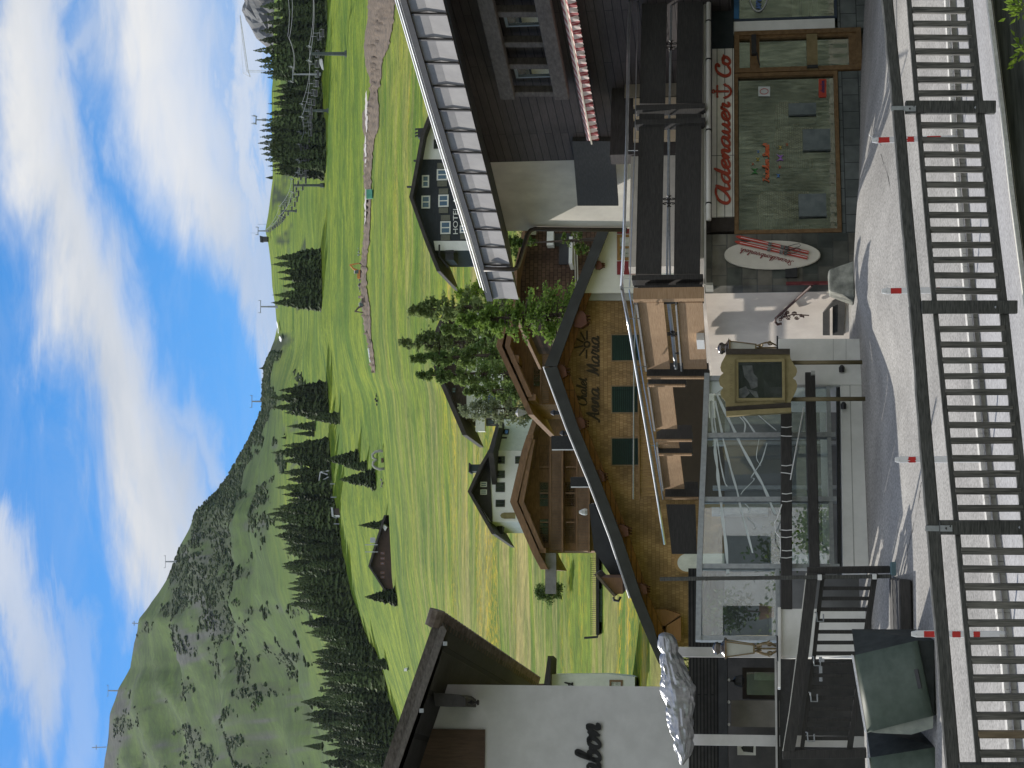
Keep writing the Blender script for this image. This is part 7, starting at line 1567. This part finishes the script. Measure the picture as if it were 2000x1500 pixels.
up_ = pylon(145, 622, 572, 762, 3.0, 'tall slim lift pylon before the gap right of the second spruce clump', PYG, .3)
g = MB()
for ln in (u0, u1):
    for a, b_ in zip(ln, ln[1:]): g.tube(sag(a, b_, 1.2), .09, 4)
tag(g.build('upper_cable', CABLE), 'upper pair of lift cables crossing the spruces at the right edge', 'cable')
CHM = mk('chair_frame_grey', (.18, .19, .2), (.3, .31, .32), s=3, rough=.5)
def make_chair():
    root = thing('lift_chair', 'chair of the chairlift', 'lift chair', (0, 0, 0), 'chairs hanging on the chairlift'); ORG[root.name] = Vector((0, 0, 0))
    g = MB(); g.tube([(0, 0, 0), (0, 0, -1.6), (0, .5, -2.0)], .07, 5); g.build('hanger', CHM, root)
    g = MB(); g.tube([(-1.2, .5, -2.0), (1.2, .5, -2.0), (1.2, .5, -3.4), (1.2, -.2, -3.5), (-1.2, -.2, -3.5), (-1.2, .5, -3.4), (-1.2, .5, -2.0)], .06, 4); g.tube([(-1.2, -.1, -2.4), (-1.2, -.5, -3.0), (1.2, -.5, -3.0), (1.2, -.1, -2.4)], .04, 4); g.build('chair_frame', CHM, root)
    g = MB(); g.bx(-1.15, 1.15, -.2, .5, -3.45, -3.36); g.build('seat', BLACKM, root); g = MB(); g.bx(-1.15, 1.15, .45, .52, -3.3, -2.7); g.build('backrest', BLACKM, root); return root
ch0 = make_chair(); first = True; nch = 0
R = random.Random(9)
for side, ln in ((0, left), (1, right)):
    for k, (a, b_) in enumerate(zip(ln, ln[1:])):
        n = (2, 6, 4, 4, 3, 5, 9)[k]
        for i in range(n):
            t = (i+.3+.4*side)/n; p = a.lerp(b_, t)-Vector((0, 0, 1.5*4*t*(1-t)-.9)); seg = ('before the spruces at the right edge', 'between the nearest and the second pylon', 'between the second pylon and the wide spruce clump', 'in front of the wide spruce clump', 'at the left end of the wide spruce clump', 'on the open slope above the last spruces', 'on the climb to the skyline station')[k]
            lb = 'lift chair hanging %s on the %s cable' % (seg, ('left', 'right')[side])
            o = ch0 if first else dup(ch0, p, 0, 1, lb); first = False; o.location = p; o['label'] = lb; nch += 1
# skyline station and pylons
st = thing('summit_station', 'small dark lift station hut on the skyline', 'lift station', at(521, 462, 1295))
W_ = Wall(462, 1295, 0); g = MB(); g.wr(W_, 509, 522, 462, 472, -4, 0); g.build('hut', WFD, st); g = MB(); g.wp(W_, [(508, 473), (507, 460), (511, 461), (511, 473)], -4, 1); g.build('roof', BLACKM, st)
pylon(451, 522, 504, 1292, 2.6, 'lift pylon beside the station hut on the skyline', PYG, .4)
g = MB(); g.tube([at(522, 438, 1292), at(503, 438, 1292)], .12, 4); g.tube([at(504, 455, 1292), at(490, 455, 1292)], .1, 4); tag(g.build('antenna_mast', PYG), 'two thin antenna rods beside the skyline station', 'mast')
pylon(599, 541, 509, 1305, 4.2, 'lone T-shaped lift pylon on the skyline left of the isolated spruces', PYG, .5)
pylon(784, 513, 492, 1470, 4.6, 'tilted T-shaped lift pylon on the ridge where the scrub begins', PYG, .5)
pylon(1097, 343, 323, 2060, 6.5, 'tilted lift pylon on the steep mountain skyline', PYG, .7)
pylon(1349, 231, 211, 2430, 7, 'double-legged lift pylon at the left on the mountain crest', PYG, .7)
pylon(234, 515, 500, 780, 1.6, 'small lift pylon poking above the wide spruce clump', PYG, .25)
g = MB(); g.tube([at(208, 1459, 2550), at(180, 1460, 2550)], .7, 4); g.tube([at(188, 1455, 2550), at(188, 1464, 2550)], .5, 4); tag(g.build('summit_mast', PYG), 'thin mast on the highest part of the mountain crest', 'mast')
for y in (1214, 1230, 1252, 1276):
    pass
g = MB(); b_ = at(268, 1218, 2200); g.tube([b_-Vector((0, 0, 3)), at(258, 1217, 2200)], .6, 4); g.tube([at(262, 1222, 2200), at(262, 1213, 2200)], .5, 4); tag(g.build('crest_mast', PYG), 'small crossed mast on the shoulder of the mountain crest', 'mast')
# tower crane
tc_ = thing('tower_crane', 'white lattice tower crane behind the spruces on the skyline', 'crane', at(535, 139, 1250)); LAT = mk('crane_lattice', (.5, .5, .5), (.6, .6, .6), s=1, rough=.5)
cp = lambda v, y: at(v, y, 1250)
g = MB()
for dx in (-.6, .6): g.tube([cp(540, 139)+Vector((dx, 0, 0)), cp(484, 139)+Vector((dx, 0, 0))], .18, 4)
for i in range(9): a = 540-i*6.2; g.tube([cp(a, 139)+Vector((-.6, 0, 0)), cp(a-6.2, 139)+Vector((.6, 0, 0))], .1, 4)
g.build('tower', LAT, tc_)
g = MB(); g.tube([cp(485, 140), cp(475, 70), cp(469, 30)], .28, 4); g.tube([cp(482, 139), cp(472.5, 70), cp(468.5, 30)], .18, 4); g.tube([cp(485, 140), cp(489, 150)], .3, 4)
for i in range(16): t = i/16; g.tube([cp(485-16*t, 140-110*t), cp(482-14*t, 136-107*t)], .1, 4)
g.build('jib', LAT, tc_); g = MB(); g.tube([cp(485, 139), cp(475, 143), cp(489, 150)], .16, 4); g.tube([cp(475, 143), cp(472, 105), cp(473, 72)], .07, 4); g.build('stay', LAT, tc_)
# excavators
def excavator(y, vb, d, s, col, label, flip=1):
    b0 = at(vb, y, d); root = thing('excavator', label, 'excavator', b0); Q = lambda a, b_, c: b0+Vector((a*s*flip, b_*s, c*s))
    bm_ = mk('exc_paint_%d' % len(MATS), col, tuple(c*.85 for c in col), s=1, rough=.5)
    for sy in (-1, 1):
        g = MB(); g.prism([Q(-1.7, sy*1.0, .1), Q(-1.3, sy*1.0, .75), Q(1.3, sy*1.0, .75), Q(1.7, sy*1.0, .1), Q(1.4, sy*1.0, -.1), Q(-1.4, sy*1.0, -.1)], Vector((0, .5*s, 0))); g.build('track', BLACKM, root)
    g = MB(); g.prism([Q(-1.9, -1.1, .85), Q(-1.9, -1.1, 1.9), Q(-.4, -1.1, 2.0), Q(1.2, -1.1, 1.4), Q(1.2, -1.1, .85)], Vector((0, 2.2*s, 0))); g.build('body', bm_, root)
    g = MB(); g.prism([Q(-.1, -1.12, 1.4), Q(0, -1.12, 2.9), Q(1.0, -1.12, 2.9), Q(1.35, -1.12, 1.4)], Vector((0, 1.0*s, 0))); cbn = g.build('cab', mk('cab_dark_glass', (.05, .09, .07), (.08, .12, .1), s=1, rough=.3), root)
    g = MB(); g.prism([Q(-.15, -1.15, 2.85), Q(-.1, -1.15, 3.05), Q(1.1, -1.15, 3.05), Q(1.1, -1.15, 2.85)], Vector((0, 1.1*s, 0))); g.build('cab_roof', WHITEP, cbn)
    g = MB(); g.tube([Q(1.0, .3, 1.6), Q(1.7, .3, 3.6), Q(3.2, .3, 4.9)], [.35*s, .38*s, .25*s], 6); g.build('boom', bm_, root)
    g = MB(); g.tube([Q(3.1, .3, 5.0), Q(3.6, .3, 2.4), Q(3.7, .3, 1.2)], [.3*s, .22*s, .15*s], 6); g.build('stick', bm_, root)
    g = MB(); g.prism([Q(3.5, -.3, 1.3), Q(4.0, -.3, .9), Q(3.7, -.3, .1), Q(3.0, -.3, .2), Q(3.2, -.3, .7)], Vector((0, 1.2*s, 0))); g.build('bucket', IRON, root)
p = terr(530, 711); excavator(534, 709, p.y, .88, (.55, .22, .04), 'orange excavator with its arm raised, working on the dug track')
p = terr(600, 717); excavator(592, 717, p.y, .80, (.10, .07, .05), 'dark brown excavator with a white cab roof and its arm reaching left', -1)
def rubble(y, v, n, s, label, col, seed, nm='rubble_heap', cat='heap'):
    R = random.Random(seed); p = terr(y, v); g = MB()
    for i in range(n):
        c = p+Vector((R.gauss(0, s), R.gauss(0, s*.6), .4+R.random()*s*.35)); r = s*R.uniform(.2, .45); g.add([(c.x+a*r*R.uniform(.7, 1.3), c.y+b_*r, c.z+q*r*R.uniform(.6, 1.1)) for a, b_, q in BLOB], BF)
    tag(g.build(nm, mk('m_'+nm+str(seed), col, tuple(x*.6 for x in col), s=1, rough=.9)), label, cat)
rubble(553, 707, 10, 1.6, 'grey heap of pipes and rubble left of the orange excavator', (.2, .19, .18), 1)
rubble(577, 709, 8, 1.3, 'heap with green and white sheets between the two excavators', (.3, .36, .34), 2)
rubble(497, 706, 6, 1.0, 'small pale pile of material right of the orange excavator', (.3, .33, .32), 3)
p = terr(379, 729); g = MB(); g.box8(p+Vector((0, 0, 1.0)), Vector((2.6, 0, 0)), Vector((0, 2, 0)), Vector((0, 0, 1.8))); cx_ = g.build('green_container', mk('sea_green_paint', (.08, .3, .22), (.1, .36, .26), s=1, rough=.5)); tag(cx_, 'small sea-green container with a pale lid beside the dug track', 'container')
g = MB(); g.box8(p+Vector((0, 0, 2.05)), Vector((2.9, 0, 0)), Vector((0, 2.2, 0)), Vector((0, 0, .3))); g.build('lid', WHITEP, cx_)
p0, p1 = terr(680, 728), terr(707, 731); g = MB(); g.tube([p0+Vector((0, 0, 1.2)), p1+Vector((0, 0, 1.1))], .35, 8); tag(g.build('white_pipe', WHITEP), 'long white pipe lying at the left end of the dug track', 'pipe')
p0, p1 = at(624, 109, dP(109, 633)), at(629, 136, dP(136, 633)); g = MB(); mid = (p0+p1)/2; ex = p1-p0
g.prism([p0+Vector((0, 0, -.9)), p0+Vector((0, 0, .3)), mid+Vector((0, 0, .7)), p1+Vector((0, 0, .0)), p1+Vector((0, 0, -.7))], Vector((0, 2.5, 0))); tag(g.build('white_tent', WHITEP), 'long low white tent at the edge of the spruces on the slope', 'tent')
for (y, v, w, lb) in ((5, 631, 3, 'small dark box at the right edge below the spruces'), (31, 631, 3, 'dark square snow-maker left of the box at the right edge'), (260, 628, 3, 'dark valve box below the wide spruce clump'),):
    p = terr(y, v); g = MB(); g.box8(p+Vector((0, 0, .9)), Vector((w, 0, 0)), Vector((0, 2, 0)), Vector((0, 0, 1.8))); b1 = g.build('equipment_box', PYL, bevel=.15); tag(b1, lb, 'box')
# heart seat, gantry, hut
ht = terr(898, 747); q = lambda y, v: at(v, y, ht.y)
g = MB(); pts = [q(882, 752), q(880.5, 742), q(882.5, 733), q(888, 727.5), q(894, 728.5), q(898, 736), q(902, 729.5), (q(908, 728.5)), q(913, 733), q(916.5, 741), q(915, 752)]; g.tube(pts, .45, 8); hs = g.build('heart_seat', mk('stone_grey_arch', (.34, .34, .31), (.26, .26, .24), s=.8, rough=.9), smooth=True); tag(hs, 'grey heart-shaped arch seat on the meadow crest', 'seat')
g = MB(); g.box8(q(899, 747), Vector((1.5, 0, 0)), Vector((0, 1, 0)), Vector((0, 0, .7))); g.build('bench', mk('brown_bench', (.1, .06, .035), s=2), hs)
gd = terr(930, 645).y; q = lambda y, v: at(v, y, gd)
g = MB()
for a in (((944, 646), (941, 623)), ((941, 623), (922, 626)), ((922, 626), (919, 645)), ((941, 623), (930, 645)), ((922, 626), (927, 640))): g.tube([q(*a[0]), q(*a[1])], .28, 5)
tag(g.build('steel_gantry', mk('pale_gantry_steel', (.5, .52, .54), s=1, rough=.5)), 'pale steel portal frame of a lift in front of the dark spruces', 'gantry')
W_ = Wall(1000, terr(1000, 662).y, 10); ht_ = thing('wooden_hut', 'tiny dark hut with a white end wall at the forest edge', 'hut', W_.p(663, 1000))
g = MB(); g.wr(W_, 650, 665, 993, 1006, -5, 0); g.build('wall', mk('hut_dark', (.06, .045, .035), s=1), ht_); g = MB(); g.wp(W_, [(648, 1009), (646, 991), (650, 991), (651.5, 1009)], -6, 1); g.build('roof', STEEL, ht_); g = MB(); g.wr(W_, 652, 663, 1006.3, 1008, -5, 0); g.build('end_wall', WHITEP, ht_)
for y, v0, v1 in ((945, 645, 654), (971, 646, 657), (1023, 652, 663)):
    d = terr(y, v1).y; g = MB(); g.tube([at(v1, y, d), at(v0, y, d)], .22, 5); tag(g.build('slope_pole', PYG), {945: 'thin pole left of the pale portal frame', 971: 'thin pole under the tall spruces between frame and hut', 1023: 'thin pole left of the tiny dark hut'}[y], 'pole')
for y, v, lb in ((774, 741, 'dark low hedge line on the meadow crest'), ):
    pass
rubble(953, 746, 6, 1.3, 'pale stones and a low bush on the crest left of the heart-shaped seat', (.34, .31, .27), 6, 'stone_pile', 'stones')
rubble(778, 738, 7, 1.4, 'dark low mound on the meadow crest right of the heart-shaped seat', (.05, .055, .04), 7, 'dark_mound', 'mound')
W_ = Wall(1310, terr(1310, 800).y-8, 0); g = MB(); g.wr(W_, 789, 795, 1306, 1311, -2, 0); tag(g.build('small_white_box', WHITEP), 'small white box alone on the meadow above the big white house roof', 'box')
# dirty snow patches on the upper slope
g = MB()
for y0, y1, v0, v1 in ((627, 652, 545.5, 551.5), (656, 668, 553, 554.5)):
    k = len(g.v)
    for i in range(11):
        t = i/10; y = y0+(y1-y0)*t; v = v0+(v1-v0)*t
        for s in (-1, 1): p = terr(y, v+s*1.3*(1-abs(2*t-1)**3)+fbm(y/5, 3)*.5); p.z += 1.5; g.v.append(p)
    g.f += [(k+2*i, k+2*i+1, k+2*i+3, k+2*i+2) for i in range(10)]
struct(g.build('snow_patch', mk('old_snow', (.8, .8, .8), (.7, .7, .71), s=.5, rough=.7), base=(0, 0, 0)))

# ================================================================== THE HOUSE ACROSS THE ROAD (mirrored by the shop panes)
RH = thing('facing_house', 'shingled house further up the road, mirrored in the shop panes', 'house', (34.4, 13.7, -1))
SHB = mk('weathered_larch_boards', (.085, .105, .075), (.34, .37, .28), (5, 5, .7), s=2.6, rough=.9, bump=.4, var=.4, lo=.3, hi=.72)
HE, HN = Vector((.588, .809, 0)), Vector((-.809, .588, 0)); HC = Vector((36, 15, 4))
def hbox(a, o, z, da, do, dz_, nm_, mat, par): g = MB(); g.box8(HC+HE*a+HN*o+Vector((0, 0, z)), HE*da, HN*do, Vector((0, 0, dz_))); return g.build(nm_, mat, par)
hbox(0, -3, 0, 52, 6, 11, 'wall', SHB, RH); hbox(0, -2.6, 5.75, 55, 9, .4, 'roof', DROOF, RH)
for a in (-20, 24):
    for z in (2.6,): wf = hbox(a, .03, z, 1.7, .12, 1.8, 'window', WHITEP, RH); hbox(a, .1, z, 1.4, .02, 1.5, 'pane', GB2, wf)
hbox(-11, .2, -1.6, 9, .5, 5.4, 'white_bay', WHR, RH)
for a in (-13.6, -10.8, -8.2):
    hbox(a, .5, -1.2, 1.3, .12, 1.7, 'window', BLACKM, RH)
hbox(-5.2, .15, -.6, 2.0, .3, 4.5, 'dark_gate', BLACKM, RH); hbox(-11, .6, 1.4, 9.4, 1.6, .25, 'canopy', DROOF, RH)
g = MB()
for i in range(150): g.box8(HC+HE*(-25+i*.34)+HN*6+Vector((0, 0, -4.75)), HE*.2, HN*.05, Vector((0, 0, .9)))
for z in (-5.0, -4.4): g.box8(HC+HN*5.9+Vector((0, 0, z)), HE*52, HN*.06, Vector((0, 0, .12)))
g.build('mirrored_railing', mk('pale_pickets', (.27, .27, .22), (.34, .33, .27), s=3), RH)  # unseen pickets added to stand for the railing mirrored in the panes
g = MB(); g.add([(-60, -40, -2.6), (80, -40, -2.6), (80, 8, -2.6), (-60, 16.2, -2.9)], [(0, 1, 2, 3)]); struct(g.build('lower_yard', mk('lower_yard_gravel', (.25, .24, .22), (.34, .33, .3), s=3, rough=.95), base=(0, 0, -3)))

# ================================================================== AIR
mt = bpy.data.materials.new('valley_haze'); mt.use_nodes = True; nt = mt.node_tree; nt.nodes.clear(); ou = nt.nodes.new('ShaderNodeOutputMaterial'); pvn = nt.nodes.new('ShaderNodeVolumePrincipled'); nt.links.new(pvn.outputs[0], ou.inputs['Volume'])
pvn.inputs['Color'].default_value = (.72, .82, .95, 1); pvn.inputs['Density'].default_value = HAZE_D; pvn.inputs['Anisotropy'].default_value = .2
g = MB(); g.bx(-2600, 2600, -760, 6400, -14, 1900)
hz = g.build('haze', mt, base=(0, 0, 0)); hz['kind'] = 'stuff'; hz['label'] = 'thin blue valley haze in front of the mountains'; hz['category'] = 'haze'

for i, (a, o, s_) in enumerate(((-9.5, 3.5, 1.6), (-12.2, 4.2, 1.9), (-7.4, 3.0, 1.2))):
    q = HC+HE*a+HN*o; R = random.Random(40+i); root = thing('leafy_shrub', ('rounded shrub', 'tall shrub', 'small shrub')[i]+' before the white bay of the house mirrored in the glass', 'shrub', Vector((q.x, q.y, -1)))
    g = MB(); g.tube([Vector((q.x, q.y, -1)), Vector((q.x, q.y, -1+s_))], .06, 6); g.build('stem', BARK, root); g = MB()
    for k in range(900):
        c = Vector((q.x+R.gauss(0, s_*.38), q.y+R.gauss(0, s_*.38), -1+s_*.9+R.gauss(0, s_*.4))); d = Vector((R.uniform(-1, 1), R.uniform(-1, 1), R.uniform(-1, 1))).normalized(); e = d.orthogonal().normalized(); g.add([c, c+d*.1+e*.05, c+d*.2, c+d*.1-e*.05], [(0, 1, 2, 3)])
    g.build('foliage', DEC, root)
